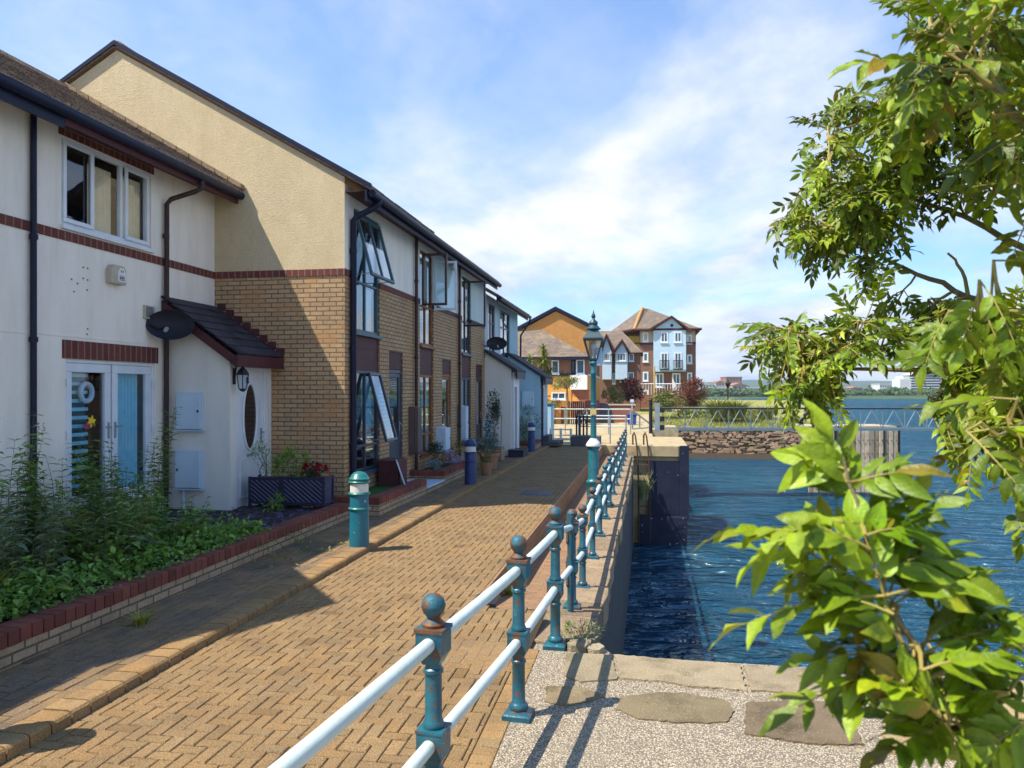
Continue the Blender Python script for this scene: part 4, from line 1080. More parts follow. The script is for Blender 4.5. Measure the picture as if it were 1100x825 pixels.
# ================================================================== bollards
def bollard(label, x, y, m, cap, z=.05):
    t = thing('bollard', label, 'bollard', (0, 0, 0), 'bollards along the kerb')
    mb = MB(); mb.lathe(0, 0, [(.125, 0), (.125, .005), (.12, .35), (.118, .47)], 24); mb.lathe(0, 0, [(.118, .505), (.114, .655)], 24); mb.build('shaft', M[m], t, smooth=True)
    mb = MB()
    for z0 in (.47, .655, .80): mb.lathe(0, 0, [(.118, -.002), (.132, .004), (.137, .016), (.132, .028), (.118, .036)], 24, z0)
    mb.build('rings', M[cap], t, smooth=True)
    mb = MB(); mb.lathe(0, 0, [(.1145, .690), (.1135, .802)], 24); mb.build('white_band', M['band_white'], t, smooth=True)
    mb = MB(); mb.lathe(0, 0, [(.118, .834), (.128, .842), (.130, .858), (.120, .868), (.112, .874), (.098, .905), (.07, .93), (.035, .945), (.004, .949)], 24); mb.build('cap', M[cap], t, smooth=True)
    t.location = (x, y, z)
    return t
bollard('teal bollard with white band and chipped paint, standing in the sun', -3.54, 9.12, 'bollard_teal', 'bollard_cap')
bollard('bollard with white band by the potted plants, shade put into its navy colour', -3.62, 15.6, 'bollard_shaded', 'bollard_shaded')
bollard('smallest bollard with white band, coloured navy for shade, in front of the pale blue porch', -3.64, 24.3, 'bollard_shaded', 'bollard_shaded')
bollard('teal bollard just outside the left edge, seen only by its shadow', -3.74, 3.62, 'bollard_teal', 'bollard_cap')

# ================================================================== railings
def post_mesh(mb, mt, x, y, z, h=1.115, rot=0):
    k = h / 1.115
    c, s = math.cos(rot), math.sin(rot)
    def bx(hw, z0, z1, hw2=None):
        hw2 = hw2 or hw
        P = [(x + (a * c - b * s) * q, y + (a * s + b * c) * q, z + zz * k) for zz, q in ((z0, hw), (z1, hw2)) for a, b in ((-1, -1), (1, -1), (1, 1), (-1, 1))]
        mb.mesh(P, [(3, 2, 1, 0), (4, 5, 6, 7), (0, 1, 5, 4), (1, 2, 6, 5), (2, 3, 7, 6), (3, 0, 4, 7)])
    def L(pr): mb.lathe(x, y, [(r, zz * k) for r, zz in pr], 14, z)
    bx(.085, -.03, .028); bx(.078, .0285, .05, .05)
    L([(.055, .05), (.060, .062), (.060, .075), (.048, .09), (.0405, .10), (.039, .33), (.046, .338), (.046, .352), (.037, .36), (.037, .372)])
    bx(.036, .372, .412, .058); bx(.058, .4125, .52); bx(.062, .5205, .532)
    L([(.044, .533), (.048, .545), (.044, .56), (.0385, .57), (.037, .765), (.045, .773), (.045, .787), (.036, .795), (.036, .812)])
    bx(.036, .812, .858, .06); bx(.06, .8585, .955)
    mt2 = mt
    def L2(pr): mt2.lathe(x, y, [(r, zz * k) for r, zz in pr], 16, z)
    P = []
    q = .0655
    P = [(x + (a * c - b * s) * q, y + (a * s + b * c) * q, z + zz * k) for zz in (.956, .972) for a, b in ((-1, -1), (1, -1), (1, 1), (-1, 1))]
    mt2.mesh(P, [(3, 2, 1, 0), (4, 5, 6, 7), (0, 1, 5, 4), (1, 2, 6, 5), (2, 3, 7, 6), (3, 0, 4, 7)])
    L2([(.05, .972), (.052, .985), (.036, 1.0), (.027, 1.008), (.03, 1.015), (.046, 1.035), (.0525, 1.055), (.0545, 1.062), (.0525, 1.07), (.045, 1.093), (.028, 1.109), (.004, 1.115)])
def railing(label, pts, hs, group):
    t = thing('railing', label, 'railing', pts[0], group)
    for i, p in enumerate(pts):
        a, b = pts[max(i - 1, 0)], pts[min(i + 1, len(pts) - 1)]
        rot = math.atan2(b[1] - a[1], b[0] - a[0])
        mb, mt = MB(), MB()
        post_mesh(mb, mt, p[0], p[1], p[2], hs[i], rot)
        po_ = mb.build('post', M['rail_teal'], t, smooth=True)
        mt.build('ball_finial', M['rust_teal'] if R.random() < .62 or i < 3 else M['rail_teal'], po_, smooth=True)
    for i in range(len(pts) - 1):
        a, b = Vector(pts[i]), Vector(pts[i + 1])
        for zf in (.905, .465):
            A = a + Vector((0, 0, zf * hs[i] / 1.115)); B = b + Vector((0, 0, zf * hs[i + 1] / 1.115))
            d = (B - A).normalized() * .045
            mb = MB(); mb.tube([A + d, A + (B - A) * .5 + Vector((0, 0, -.003)), B - d], .031, 14); mb.build('rail', M['rail_white'], t, smooth=True)
    return t
railing('near teal railing with white rails and rusty ball finials in the foreground', [(-1.115, 1.35, 0), (-.92, 3.25, 0), (-.776, 4.65, 0), (-.715, 6.05, -.03)], [1.115] * 4, 'railings along the quay')
pts = [(-.745, 7.75, zstrip(7.75))] + [(-.755, 9.15 + 1.69 * i, -.35) for i in range(12)]
railing('long teal railing with white rails along the lowered quay edge', pts, [1.0] * 13, 'railings along the quay')
# the latch bar that joins the two railings
t = thing('gate_bar', 'short rail pair with rusty hinge plates closing the gap between the railings', 'gate', (-.73, 6.9, 0))
A0, B0 = Vector((-.715, 6.05, -.03)), Vector((-.74, 7.52, -.17))
for zf, zb in ((.905, .83), (.465, .43)):
    mb = MB(); mb.tube([A0 + Vector((0, .05, zf)), B0 + Vector((0, 0, zb))], .029, 12); mb.build('rail', M['rail_white'], t, smooth=True)
mb = MB(); mb.tube([(-.74, 7.54, -.2), (-.74, 7.54, .80)], .033, 12); mb.build('hanging_post', M['rail_teal'], t, smooth=True)
for zz in (.64, .22):
    mb = MB(); mb.prism([(7.50, zz - .12), (7.54, zz - .15), (7.60, zz - .1), (7.565, zz + .14), (7.52, zz + .15)], FX(-.78), 0, .02); mb.build('hinge_plate', M['rust_teal'], t)

# ================================================================== lamp post
lp = thing('lamp_post', 'teal Victorian style lamp post with a lantern head by the path', 'lamp post', (-1.06, 15.5, -.35))
x, y, z = -1.06, 15.5, -.35
mb = MB(); mb.lathe(x, y, [(.15, -.02), (.15, .10), (.135, .14), (.135, .48), (.15, .50), (.15, .54), (.115, .57), (.108, .60), (.105, 1.18), (.125, 1.20), (.13, 1.24)], 20, z); mb.build('base', M['teal'], lp, smooth=True)
mb = MB(); mb.lathe(x, y, [(.15, 1.241), (.155, 1.27), (.12, 1.33), (.075, 1.38), (.07, 1.40)], 20, z); mb.build('collar', M['band_white'], lp, smooth=True)
mb = MB(); mb.lathe(x, y, [(.062, 1.40), (.055, 1.920), (.05, 2.670), (.062, 2.690), (.062, 2.720), (.05, 2.740), (.05, 2.880), (.085, 2.900), (.085, 2.930), (.05, 2.970)], 16, z)
mb.lathe(x, y, [(.058, 2.050), (.064, 2.060), (.064, 2.090), (.058, 2.100)], 16, z)
pl_ = mb.build('pole', M['teal'], lp, smooth=True)
mb = MB(); mb.lathe(x, y, [(.058, 1.86), (.059, 1.93)], 16, z); mb.build('band', M['band_white'], pl_, smooth=True)
mb = MB(); mb.box(x - .06, x + .06, y - .075, y - .06, z + 1.880, z + 2.000); mb.build('number_plate', M['cream_far'], pl_)
mb = MB(); mb.box(x + .065, x + .17, y - .05, y + .05, z + 2.86, z + 3.20); mb.box(x + .05, x + .18, y - .06, y + .06, z + 3.201, z + 3.22); mb.build('sign_box', M['sky_paint'], lp, bevel=.006)
# lantern head: four tapering panes
mb = MB(); z0, z1 = z + 3.000, z + 3.380; r0, r1 = .082, .185
mb.lathe(x, y, [(.06, 2.940), (r0 * 1.42, 2.980), (r0 * 1.42, 3.005)], 4, z, rot=math.pi / 4)
for k in range(4):
    a = math.pi / 4 + k * math.pi / 2; ca, sa = math.cos(a), math.sin(a)
    mb.tube([(x + r0 * 1.4 * ca, y + r0 * 1.4 * sa, z0), (x + r1 * 1.4 * ca, y + r1 * 1.4 * sa, z1)], .014, 6)
mb.lathe(x, y, [(r1 * 1.46, 3.375), (r1 * 1.5, 3.390), (r1 * 1.46, 3.410)], 4, z, rot=math.pi / 4)
fl = mb.build('lantern_frame', M['dark_teal'] if 'dark_teal' in M else M['black_metal'], lp)
mb = MB(); mb.lathe(x, y, [(r0 * 1.36, 3.010), (r1 * 1.38, 3.372)], 4, z, rot=math.pi / 4); mb.build('lantern_glass', M['lamp_glass'], fl)
mb = MB(); mb.lathe(x, y, [(.03, 3.010), (.03, 3.170), (.055, 3.190), (.055, 3.300), (.03, 3.320)], 10, z); mb.build('bulb', M['white_paint'], fl, smooth=True)
mb = MB(); mb.lathe(x, y, [(r1 * 1.52, 3.410), (r1 * 1.30, 3.460), (.16, 3.540), (.155, 3.560), (.14, 3.580)], 4, z, rot=math.pi / 4)
mb.lathe(x, y, [(.14, 3.580), (.15, 3.600), (.10, 3.650), (.075, 3.680), (.09, 3.700), (.085, 3.740), (.04, 3.780), (.025, 3.810), (.045, 3.840), (.04, 3.870), (.015, 3.920), (.004, 3.980)], 12, z)
mb.build('lantern_roof', M['dark_teal'], lp, smooth=True)

# manhole cover on the path
mb = MB(); mb.box(-2.42, -1.86, 14.6, 15.25, -.02, .006)
tag(mb.build('manhole_cover', M['trough'], bevel=.004), 'dark rectangular manhole cover set into the shaded paving', 'manhole cover')
mb = MB(); mb.box(-1.63, -1.40, 7.05, 7.35, -.03, .012); mb.box(-1.64, -1.39, 7.02, 7.049, -.03, .016)
tag(mb.build('drain_cover', M['black_metal'], bevel=.004), 'small dark drain cover where the path edge drops away', 'drain cover')

# ================================================================== plants
SHAPE = {3: (0, .95, .75, 0), 4: (0, .85, 1.0, .55, 0), 6: (0.05, .62, .95, 1.0, .78, .42, 0)}
def leafq(mb, base, d, up, L, W, tint=1.0, droop=.25, segs=3, wave=0):
    """one pointed leaf with a folded midrib, curling down towards its tip"""
    d = d.normalized(); side = d.cross(up)
    if side.length < 1e-3: side = d.cross(Vector((1, 0, .2)))
    side.normalize(); nn = side.cross(d).normalized()
    wid = SHAPE[segs]; n = len(wid); vs_ = []
    for i in range(n):
        q = i / (n - 1)
        p = base + d * (L * (q - .12 * droop * q * q)) - nn * (droop * L * q * q)
        e = W * .5 * wid[i]; k = W * .15 * wid[i]
        w1 = R.uniform(-wave, wave) * W; w2 = R.uniform(-wave, wave) * W
        vs_ += [p, p - side * e + nn * (k + w1), p + side * e + nn * (k + w2)]
    fs_ = []
    for i in range(n - 1):
        a, b = 3 * i, 3 * i + 3
        if i == n - 2: fs_ += [(a + 1, a, b), (a, a + 2, b)]
        elif i == 0: fs_ += [(a, b, b + 1), (a, b + 2, b)]
        else: fs_ += [(a + 1, a, b, b + 1), (a, a + 2, b + 2, b)]
    mb.mesh(vs_, fs_, tint)
    if segs > 3 and not isinstance(tint, tuple):      # the halves differ a little; some leaves are browned or yellowing
        k = R.random(); m_ = len(fs_)
        base_ = (tint, tint, tint) if k > .09 else ((tint * 1.25, tint * 1.0, tint) if k > .03 else (tint * 1.2, tint * .62, tint))
        for q in range(m_):
            h = 1.08 if q % 2 else .88
            mb.t[len(mb.t) - m_ + q] = tuple(c_ * h for c_ in base_)
def rv(s=1): return Vector((R.gauss(0, s), R.gauss(0, s), R.gauss(0, s)))
def gt(a=.2): return max(.5, R.gauss(1, a))

M['bush_weed'] = mat('bush_weed', (.20, .30, .06), (.13, .22, .04), rough=.55, nscale=5, tint=True, trans=.3)
def tall_weed(label, x, y, z, h, n, spread, m='weed', tip=False, L=(.13, .22), grp='weeds in the front bed'):
    t = thing('weed_clump', label, 'plant', (x, y, z), grp)
    lm, sm = MB(), MB(); tipm = MB()
    for i in range(n):
        a = R.uniform(0, 6.28); r = spread * math.sqrt(R.random())
        b = Vector((x + r * math.cos(a) * .6, y + r * math.sin(a) * .6, z - .02))
        hh = h * R.uniform(.45, 1.0) if i else h
        lean = Vector((math.cos(a), math.sin(a), 0)) * R.uniform(.05, .35) * hh * .6
        pts = [b + Vector((0, 0, hh * q)) + lean * q * q + rv(.006) for q in (0, .25, .5, .75, 1)]
        sm.tube(pts, [.0045, .004, .0034, .0026, .0012], 5)
        k = 0; q = .12
        while q < 1:
            s_ = min(3, int(q * 4)); p = pts[s_].lerp(pts[s_ + 1], q * 4 - s_)
            ang = k * 1.57 + R.uniform(-.4, .4)
            for sgn in (0, math.pi):
                if R.random() < .12: continue
                dd = Vector((math.cos(ang + sgn), math.sin(ang + sgn), R.uniform(.05, .6)))
                LL = R.uniform(*L) * (1.12 - .55 * q)
                leafq(lm, p, dd, Vector((0, 0, 1)) + rv(.15), LL, LL * R.uniform(.30, .42), gt(.28), R.uniform(.1, .55), 4)
            q += R.uniform(.045, .08) / max(.5, hh); k += 1
        if tip and R.random() < .5:
            p = pts[-1]
            for j in range(22): leafq(tipm, p + Vector((R.gauss(0, .008), R.gauss(0, .008), j * .005)), rv(1) + Vector((0, 0, .6)), Vector((0, 0, 1)), .02, .012)
    sm.build('stems', M['stem'], t); lm.build('leaves', M[m], t, recalc=False, smooth='leaf')
    if tipm.v: tipm.build('seed_heads', M['bark'], t, recalc=False)
    return t
WL = ['tallest leafy weed at the left edge, with dark seed heads', 'leafy weed against the navy downpipe at its right', 'leafy weed clump under the left French door',
      'leafy weed with long stems before the right French door', 'broad weed clump at the front left of the bed', 'dense weed clump in the middle of the bed behind the wall',
      'leafy weed clump near the coping below the French doors', 'tall thin weed beside the brown downpipe', 'lower weed clump at the back of the bed by the house wall']
specs = [(-6.35, 6.5, 1.62, 24, .6, True), (-6.25, 7.35, 1.25, 20, .5, False), (-6.3, 8.15, 1.45, 18, .45, True), (-6.35, 8.65, 1.2, 20, .45, False),
         (-5.5, 5.8, 1.0, 44, .85, False), (-5.4, 6.9, .88, 46, .8, False), (-5.3, 7.8, .72, 38, .65, False), (-6.6, 9.4, 1.6, 5, .18, True), (-6.0, 7.1, 1.0, 36, .75, False)]
for lab, (x_, y_, h_, n_, s_, tp) in zip(WL, specs): tall_weed(lab, x_, y_, .2, h_, n_, s_, tip=tp, m={1.0: 'weed_pale', .88: 'bush_weed'}.get(h_, 'weed'))
tall_weed('pale silvery weed leaning over the red coping', -5.05, 6.9, .2, .55, 8, .3, m='weed_pale', grp=None)
tall_weed('bright low weed in the front corner of the bed', -5.0, 5.4, .2, .55, 26, .55, grp='weeds in the front bed')
# low ground ivy
mb = MB()
for i in range(4600):
    y_ = R.uniform(4.4, 8.8); wmax = 1.6 if y_ < 7.6 else 1.0
    x_ = -4.62 - abs(R.gauss(0, .45)) * wmax
    if x_ < -6.9 or (y_ > 8.0 and x_ < -5.75 + (9.2 - y_) * .1): continue
    z_ = .23 + abs(R.gauss(0, .08)) + (.08 if y_ < 8 else .03)
    L_ = R.uniform(.04, .085)
    leafq(mb, Vector((x_, y_, z_)), rv(1) + Vector((.3, -.2, .3)), Vector((0, 0, 1)) + rv(.3), L_, L_ * .7, gt(.3), .2)
for i in range(420):
    y_ = R.uniform(5.2, 8.7); leafq(mb, Vector((-4.60 + R.uniform(-.05, .10), y_, .318 + R.uniform(0, .03))), rv(1) + Vector((.6, 0, -.1)), Vector((0, 0, 1)), .045, .03, gt(.3), .4)
stuff(mb.build('ground_cover', M['weed'], recalc=False), 'low leafy ground cover spilling along the red coping', 'ground cover')
# yellow wispy weed at lower left
def wisp(label, x, y, z, h, n, spread, m='yellow_weed', name='grass_tuft', cat='plant', w_=.006, arch=.5, grp=None):
    t = thing(name, label, cat, (x, y, z), grp); mb = MB()
    for i in range(n):
        a = R.uniform(0, 6.28); hh = h * R.uniform(.5, 1.05); o = Vector((math.cos(a), math.sin(a), 0))
        b = Vector((x, y, z)) + o * R.uniform(0, spread * .35)
        sd = Vector((-o.y, o.x, 0)); ar = arch * R.uniform(.3, 1.2) * hh
        P = [b + Vector((0, 0, hh * (q - .22 * q * q * arch))) + o * (ar * q * q) for q in (0, .35, .7, 1)]
        ww = [w_, w_, w_ * .7, w_ * .15]
        tt = gt(.22)
        for k in range(3): mb.poly([P[k] - sd * ww[k], P[k] + sd * ww[k], P[k + 1] + sd * ww[k + 1], P[k + 1] - sd * ww[k + 1]], tt)
    mb.build('blades', M[m], t, recalc=False)
    return t
wisp('wispy yellow green weed at the bottom left over the coping', -4.85, 4.75, .2, .75, 70, .35)
# the vine tumbling over the wall near the bollard
t = thing('trailing_vine', 'yellow green vine trailing down the brick planter wall', 'plant', (-4.4, 8.3, .25))
mb, sm = MB(), MB()
for i in range(9):
    y_ = 7.9 + i * .17; pts = [Vector((-4.48, y_, .27)), Vector((-4.34, y_ + R.uniform(-.1, .1), .22)), Vector((-4.22 + R.uniform(-.05, .12), y_ + R.uniform(-.3, .3), .10)), Vector((-3.95 + R.uniform(-.15, .25), y_ + R.uniform(-.4, .3), .075))]
    sm.tube(pts, .0035, 4)
    for k in range(13):
        q = R.random() * 2.99; s_ = int(q); p = pts[s_].lerp(pts[s_ + 1], q - s_)
        leafq(mb, p, rv(1) + Vector((.4, -.3, .3)), Vector((0, 0, 1)), R.uniform(.03, .055), .028, gt(.2))
sm.build('stems', M['stem'], t); mb.build('leaves', M['yellow_weed'], t, recalc=False)
# small weeds in paving
for (x_, y_, lab) in ((-4.15, 5.75, 'small weed growing from the raised paving below the wall'), (-1.52, 8.4, 'small weed on the edge of the lowered strip behind the railing')):
    wisp(lab, x_, y_, .05 if x_ < -3 else zstrip(y_), .16, 40, .2, w_=.007, arch=1.1, name='paving_weed')

def bush(label, c, r, n, L, m, name='shrub', cat='shrub', grp=None, stem=True, W=.45, flowers=None):
    t = thing(name, label, cat, (c[0], c[1], c[2] - r[2]), grp); mb = MB(); c = Vector(c)
    lob = [(rv(.45), R.uniform(.45, .75)) for k in range(7)]
    for i in range(n):
        o, s_ = lob[R.randrange(7)]
        v = rv(1).normalized() * (s_ * R.random() ** .4) + o
        if v.length > 1.15: v = v.normalized() * R.uniform(.8, 1.1)
        p = c + Vector((v.x * r[0], v.y * r[1], v.z * r[2]))
        if p.z < c.z - r[2]: p.z = c.z - r[2] + R.random() * r[2] * .4
        leafq(mb, p, v + rv(.6) + Vector((0, 0, .2)), Vector((0, 0, 1)) + rv(.4), L * R.uniform(.7, 1.3), L * W, gt(.25), .25)
    mb.build('foliage', M[m], t, recalc=False)
    if flowers:
        fm = MB()
        for i in range(flowers[1]):
            v = rv(1).normalized(); v.z = abs(v.z); v.y = -abs(v.y) if R.random() < .7 else v.y
            p = c + Vector((v.x * r[0], v.y * r[1], v.z * r[2]))
            for k in range(7): leafq(fm, p, rv(1) + Vector((0, -.2, .5)), Vector((0, 0, 1)), flowers[2], flowers[2] * .8, gt(.25))
        fm.build('flowers', M[flowers[0]], t, recalc=False)
    if stem:
        sm = MB(); b = Vector((c.x, c.y, c.z - r[2]))
        for k in range(4): sm.tube([b + rv(.02), b.lerp(c, .6) + Vector((R.uniform(-.3, .3) * r[0], R.uniform(-.3, .3) * r[1], 0)), c + Vector((R.uniform(-.6, .6) * r[0], R.uniform(-.6, .6) * r[1], r[2] * .5))], [.012, .008, .003], 5)
        sm.build('stems', M['bark'], t)
    return t
bush('feathery green plant in the trough left of the porch door', (-5.78, 10.95, .92), (.22, .15, .32), 520, .05, 'weed', cat='plant', W=.25)
bush('bright green plant at the middle of the two troughs', (-5.30, 10.92, .86), (.22, .16, .24), 260, .11, 'weed', cat='plant', W=.3)
bush('red geraniums growing in the right lattice trough', (-4.92, 10.88, .80), (.20, .15, .13), 300, .05, 'dark_green', cat='plant', W=.9, flowers=('red_flower', 26, .045))
bush('small green plant on the slate in front of the troughs', (-5.42, 10.5, .36), (.16, .12, .16), 160, .07, 'weed', cat='plant', W=.35)
bush('pale pink flowers among the ground cover by the slate', (-5.1, 9.1, .30), (.32, .3, .07), 130, .04, 'weed', cat='plant', W=.6, flowers=('lilac', 14, .02), stem=False)
# third planter: heathers
bush('dark bushy shrub at the back of the heather planter', (-4.50, 16.2, .58), (.26, .4, .27), 700, .05, 'dark_green', cat='shrub')
bush('grey blue heather at the near end of the planter', (-4.40, 15.65, .44), (.22, .32, .13), 420, .045, 'silver_leaf', cat='plant', flowers=('lilac', 10, .02))
bush('lilac heather at the far end of the planter', (-4.40, 17.1, .48), (.22, .38, .17), 500, .04, 'lilac', cat='plant')
bush('yellow green shrub behind the second bollard', (-4.5, 18.0, .55), (.25, .4, .35), 500, .06, 'bush_green', cat='shrub')
# artificial-turf planter: brown board and leaning sign
t = thing('planter_box', 'brown wooden box standing on the turf below the navy framed window', 'box', (-4.62, 13.1, .3))
mb = MB(); mb.box(-4.74, -4.36, 13.12, 13.62, .30, .74); mb.build('case', M['maroon'], t, bevel=.006)
mb = MB(); mb.box(-4.75, -4.35, 13.11, 13.63, .741, .765); mb.build('lid', M['brown_paint'], t, bevel=.004)
t = thing('notice_board', 'pale notice board leaning against the brown box', 'notice', (-4.25, 13.2, .3))
frn = FR((-4.18, 12.98, .302), (-.35, .93, 0), (-.30, -.1, .95), (.9, .35, .3))
mb = MB(); mb.fbox(frn, 0, .30, 0, .50, -.012, .012); mb.build('board', M['pale_panel'], t, bevel=.004)
mb = MB()
for k in range(5): mb.fbox(frn, .04, .26, .07 + k * .085, .115 + k * .085, .013, .015)
mb.build('panels', M['cab_blue'], t)
# pots
def pot(label, x, y, r, h, z=0, m='terracotta', grp='terracotta plant pots'):
    t = thing('plant_pot', label, 'plant pot', (x, y, z), grp)
    mb = MB(); mb.lathe(x, y, [(r * .68, 0), (r * .95, h * .82), (r * 1.05, h * .83), (r * 1.06, h), (r * .94, h), (r * .9, h * .9)], 18, z); mb.build('body', M[m], t, smooth=True)
    mb = MB(); mb.lathe(x, y, [(r * .9, h * .86), (r * .88, h * .9)], 14, z); mb.build('soil', M['soil'], t)
    return t
pot('small terracotta pot peeping out right of the second bollard', -3.66, 17.4, .15, .30, .05)
bush('small flowering plant in the pot by the second bollard', (-3.66, 17.4, .50), (.15, .15, .16), 160, .06, 'bush_green', cat='plant', W=.6, flowers=('cream_far', 6, .03))
pot('large terracotta pot holding the silver leaved plant', -3.86, 18.7, .25, .42, .05)
bush('silver leaved bushy plant in the large terracotta pot', (-3.92, 18.75, .68), (.36, .36, .28), 620, .07, 'silver_leaf', cat='plant')
t = thing('brick_pier_planter', 'small square brick planter holding the tall conifer', 'planter', (-4.2, 21.2, 0))
mb = MB(); mb.box(-4.42, -3.98, 20.95, 21.4, -.01, .42); mb.build('brickwork', M['wall_buff'], t)
mb = MB(); mb.box(-4.40, -4.0, 20.97, 21.38, .42, .43); mb.build('soil', M['soil'], t)
bush('tall dark conifer in the small brick planter', (-4.25, 21.2, 1.15), (.26, .26, .78), 1500, .06, 'dark_green', name='conifer', cat='conifer')
mb = MB(); mb.tube([(-4.02, 21.1, .42), (-4.0, 21.1, 1.35)], .02, 6); tag(mb.build('garden_cane', M['timber']), 'pale wooden cane standing in front of the dark conifer', 'cane')
bush('dark low shrub beneath the small blue meter cabinet', (-4.35, 20.2, .38), (.24, .5, .38), 600, .06, 'dark_green')
t = thing('step_box', 'black low step box on the pavement by the grey porch', 'step', (-3.78, 22.6, 0))
mb = MB(); mb.box(-4.0, -3.55, 22.1, 23.0, .05, .24); mb.build('body', M['trough'], t, bevel=.01)
mb = MB(); mb.box(-4.02, -3.53, 22.08, 23.02, .241, .27); mb.build('top', M['black_metal'], t, bevel=.006)
brick_planter('low brick planter in front of the pale blue porch', -3.62, 24.7, 26.45, .32, 'soil', .26, -4.75)
bush('climbing shrub with pale leaves on the blue porch wall', (-4.1, 26.2, .85), (.45, .2, .62), 420, .08, 'bush_green')
# debris at the broken end of the coping
bush('dry brown tuft of weeds on the broken quay corner', (-.50, 6.25, .02), (.16, .25, .09), 420, .05, 'reed', cat='plant', W=.15, stem=False)
# ================================================================== quay wall, coping, pier
qw = thing('quay_wall', 'dark stained quay wall dropping to the water below the railing', 'quay wall', (-.5, 17, -2))
mb = MB()
NY = 46
for i in range(NY):
    a, b = 5.9 + 22.6 * i / NY, 5.9 + 22.6 * (i + 1) / NY
    rows = [-4.4, -3.4, -2.6, -1.8, -1.1, -.45]
    for j in range(5): mb.poly([(-.5, a, rows[j]), (-.5, b, rows[j]), (-.5, b, min(rows[j + 1], zstrip(b) - .1)), (-.5, a, min(rows[j + 1], zstrip(a) - .1))])
mb.poly([(-.5, 5.9, -4.4), (-.5, 5.9, -.1), (-.24, 5.83, -.05), (-.24, 5.83, -4.4)])
mb.poly([(-.24, 5.83, -4.4), (-.24, 5.83, -.05), (14, 5.76, -.05), (14, 5.76, -4.4)])
mb.build('wall_face', M['wet_wall'], qw, recalc=False)
mb = MB(); y = 6.15
while y < 28.3:
    L = R.uniform(.75, 1.25); e = min(y + L, 28.45); z0, z1 = zstrip(y), zstrip(e)
    o = R.uniform(-.02, .025)
    P = [(-.98, y + .008), (-.98, e - .008), (-.47 + o, e - .008 + R.uniform(-.02, 0)), (-.45 + o, (y + e) / 2), (-.47 + o, y + .008)]
    dz = R.uniform(-.006, .006)
    n = len(P)
    vs_ = [(px, py_, zstrip(py_) - .30) for px, py_ in P] + [(px, py_, zstrip(py_) + .006 + dz - (.02 if k in (2, 3, 4) else 0)) for k, (px, py_) in enumerate(P)]
    mb.mesh(vs_, [tuple(range(n - 1, -1, -1)), tuple(range(n, 2 * n))] + [(k, (k + 1) % n, n + (k + 1) % n, n + k) for k in range(n)], R.uniform(.8, 1.2))
    y += L
mb.build('coping_stones', M['coping_stone'], qw, bevel=.012)
# lumps of broken stone at the near corner
mb = MB()
for (x_, y_, s_) in ((-.52, 6.05, .10), (-.40, 6.02, .08), (-.62, 6.2, .07), (-.45, 6.2, .07)):
    bmv = []
    for k in range(12):
        a = 2 * math.pi * k / 12
        bmv.append((x_ + s_ * R.uniform(.7, 1.2) * math.cos(a), y_ + s_ * R.uniform(.7, 1.3) * math.sin(a)))
    mb.prism(bmv, lambda a, b, c: (a, b, c), -.2, R.uniform(.0, .03), R.uniform(.8, 1.2))
mb.build('broken_stone', M['granite'], qw)

pr = thing('concrete_pier', 'concrete lock pier with a thick pale slab and dark steel facing', 'pier', (.3, 31, 0))
mb = MB(); mb.prism([(-1.64, 28.5), (1.12, 28.5), (1.47, 28.8), (1.47, 34.2), (-1.64, 34.2)], lambda a, b, c: (a, b, c), -.40, 0)
mb.build('slab', M['concrete'], pr, bevel=.02)
mb = MB(); mb.box(-.9, 1.36, 28.62, 34, -.56, -.402); mb.build('ledge', M['concrete'], pr, bevel=.01)
mb = MB(); mb.box(-.5, 1.40, 28.74, 34, -4.4, -.561); mb.build('stem', M['concrete'], pr)
M['steel_dark'] = mat('steel_dark', (.010, .014, .034), (.018, .022, .045), rough=.6, nscale=2, bump=.4, bscale=14, speck=((.5, .52, .55), 9, .735, .75))
mb = MB(); mb.box(.10, 1.42, 28.56, 28.735, -2.55, -.57); mb.box(1.18, 1.50, 28.50, 28.66, -2.6, .004); mb.build('steel_facing', M['steel_dark'], pr)
mb = MB(); mb.box(-.25, 1.43, 28.40, 28.735, -3.7, -2.56); mb.build('lower_fender', M['steel_dark'], pr, bevel=.02)
# ladder over the edge
t = thing('ladder', 'rusty ladder with curved handrails going down the pier side', 'ladder', (-.25, 28.4, -1))
for dx in (-.42, -.02):
    mb = MB(); mb.tube([(dx - .1, 28.95, 0), (dx - .1, 28.9, .35), (dx - .05, 28.7, .46), (dx, 28.5, .36), (dx + .06, 28.42, -.1), (dx + .1, 28.42, -.6), (dx + .14, 28.42, -3.5)], .03, 8); mb.build('stringer', M['ladder'], t, smooth=True)
for k in range(9):
    mb = MB(); mb.tube([(-.29, 28.42, -.7 - k * .3), (.1, 28.42, -.7 - k * .3)], .016, 6); mb.build('rung', M['ladder'], t)
wisp('reeds and dry stalks growing from the wall by the ladder', -.12, 27.9, -1.9, 1.15, 60, .5, m='reed', name='reed_clump', w_=.014, arch=.5)

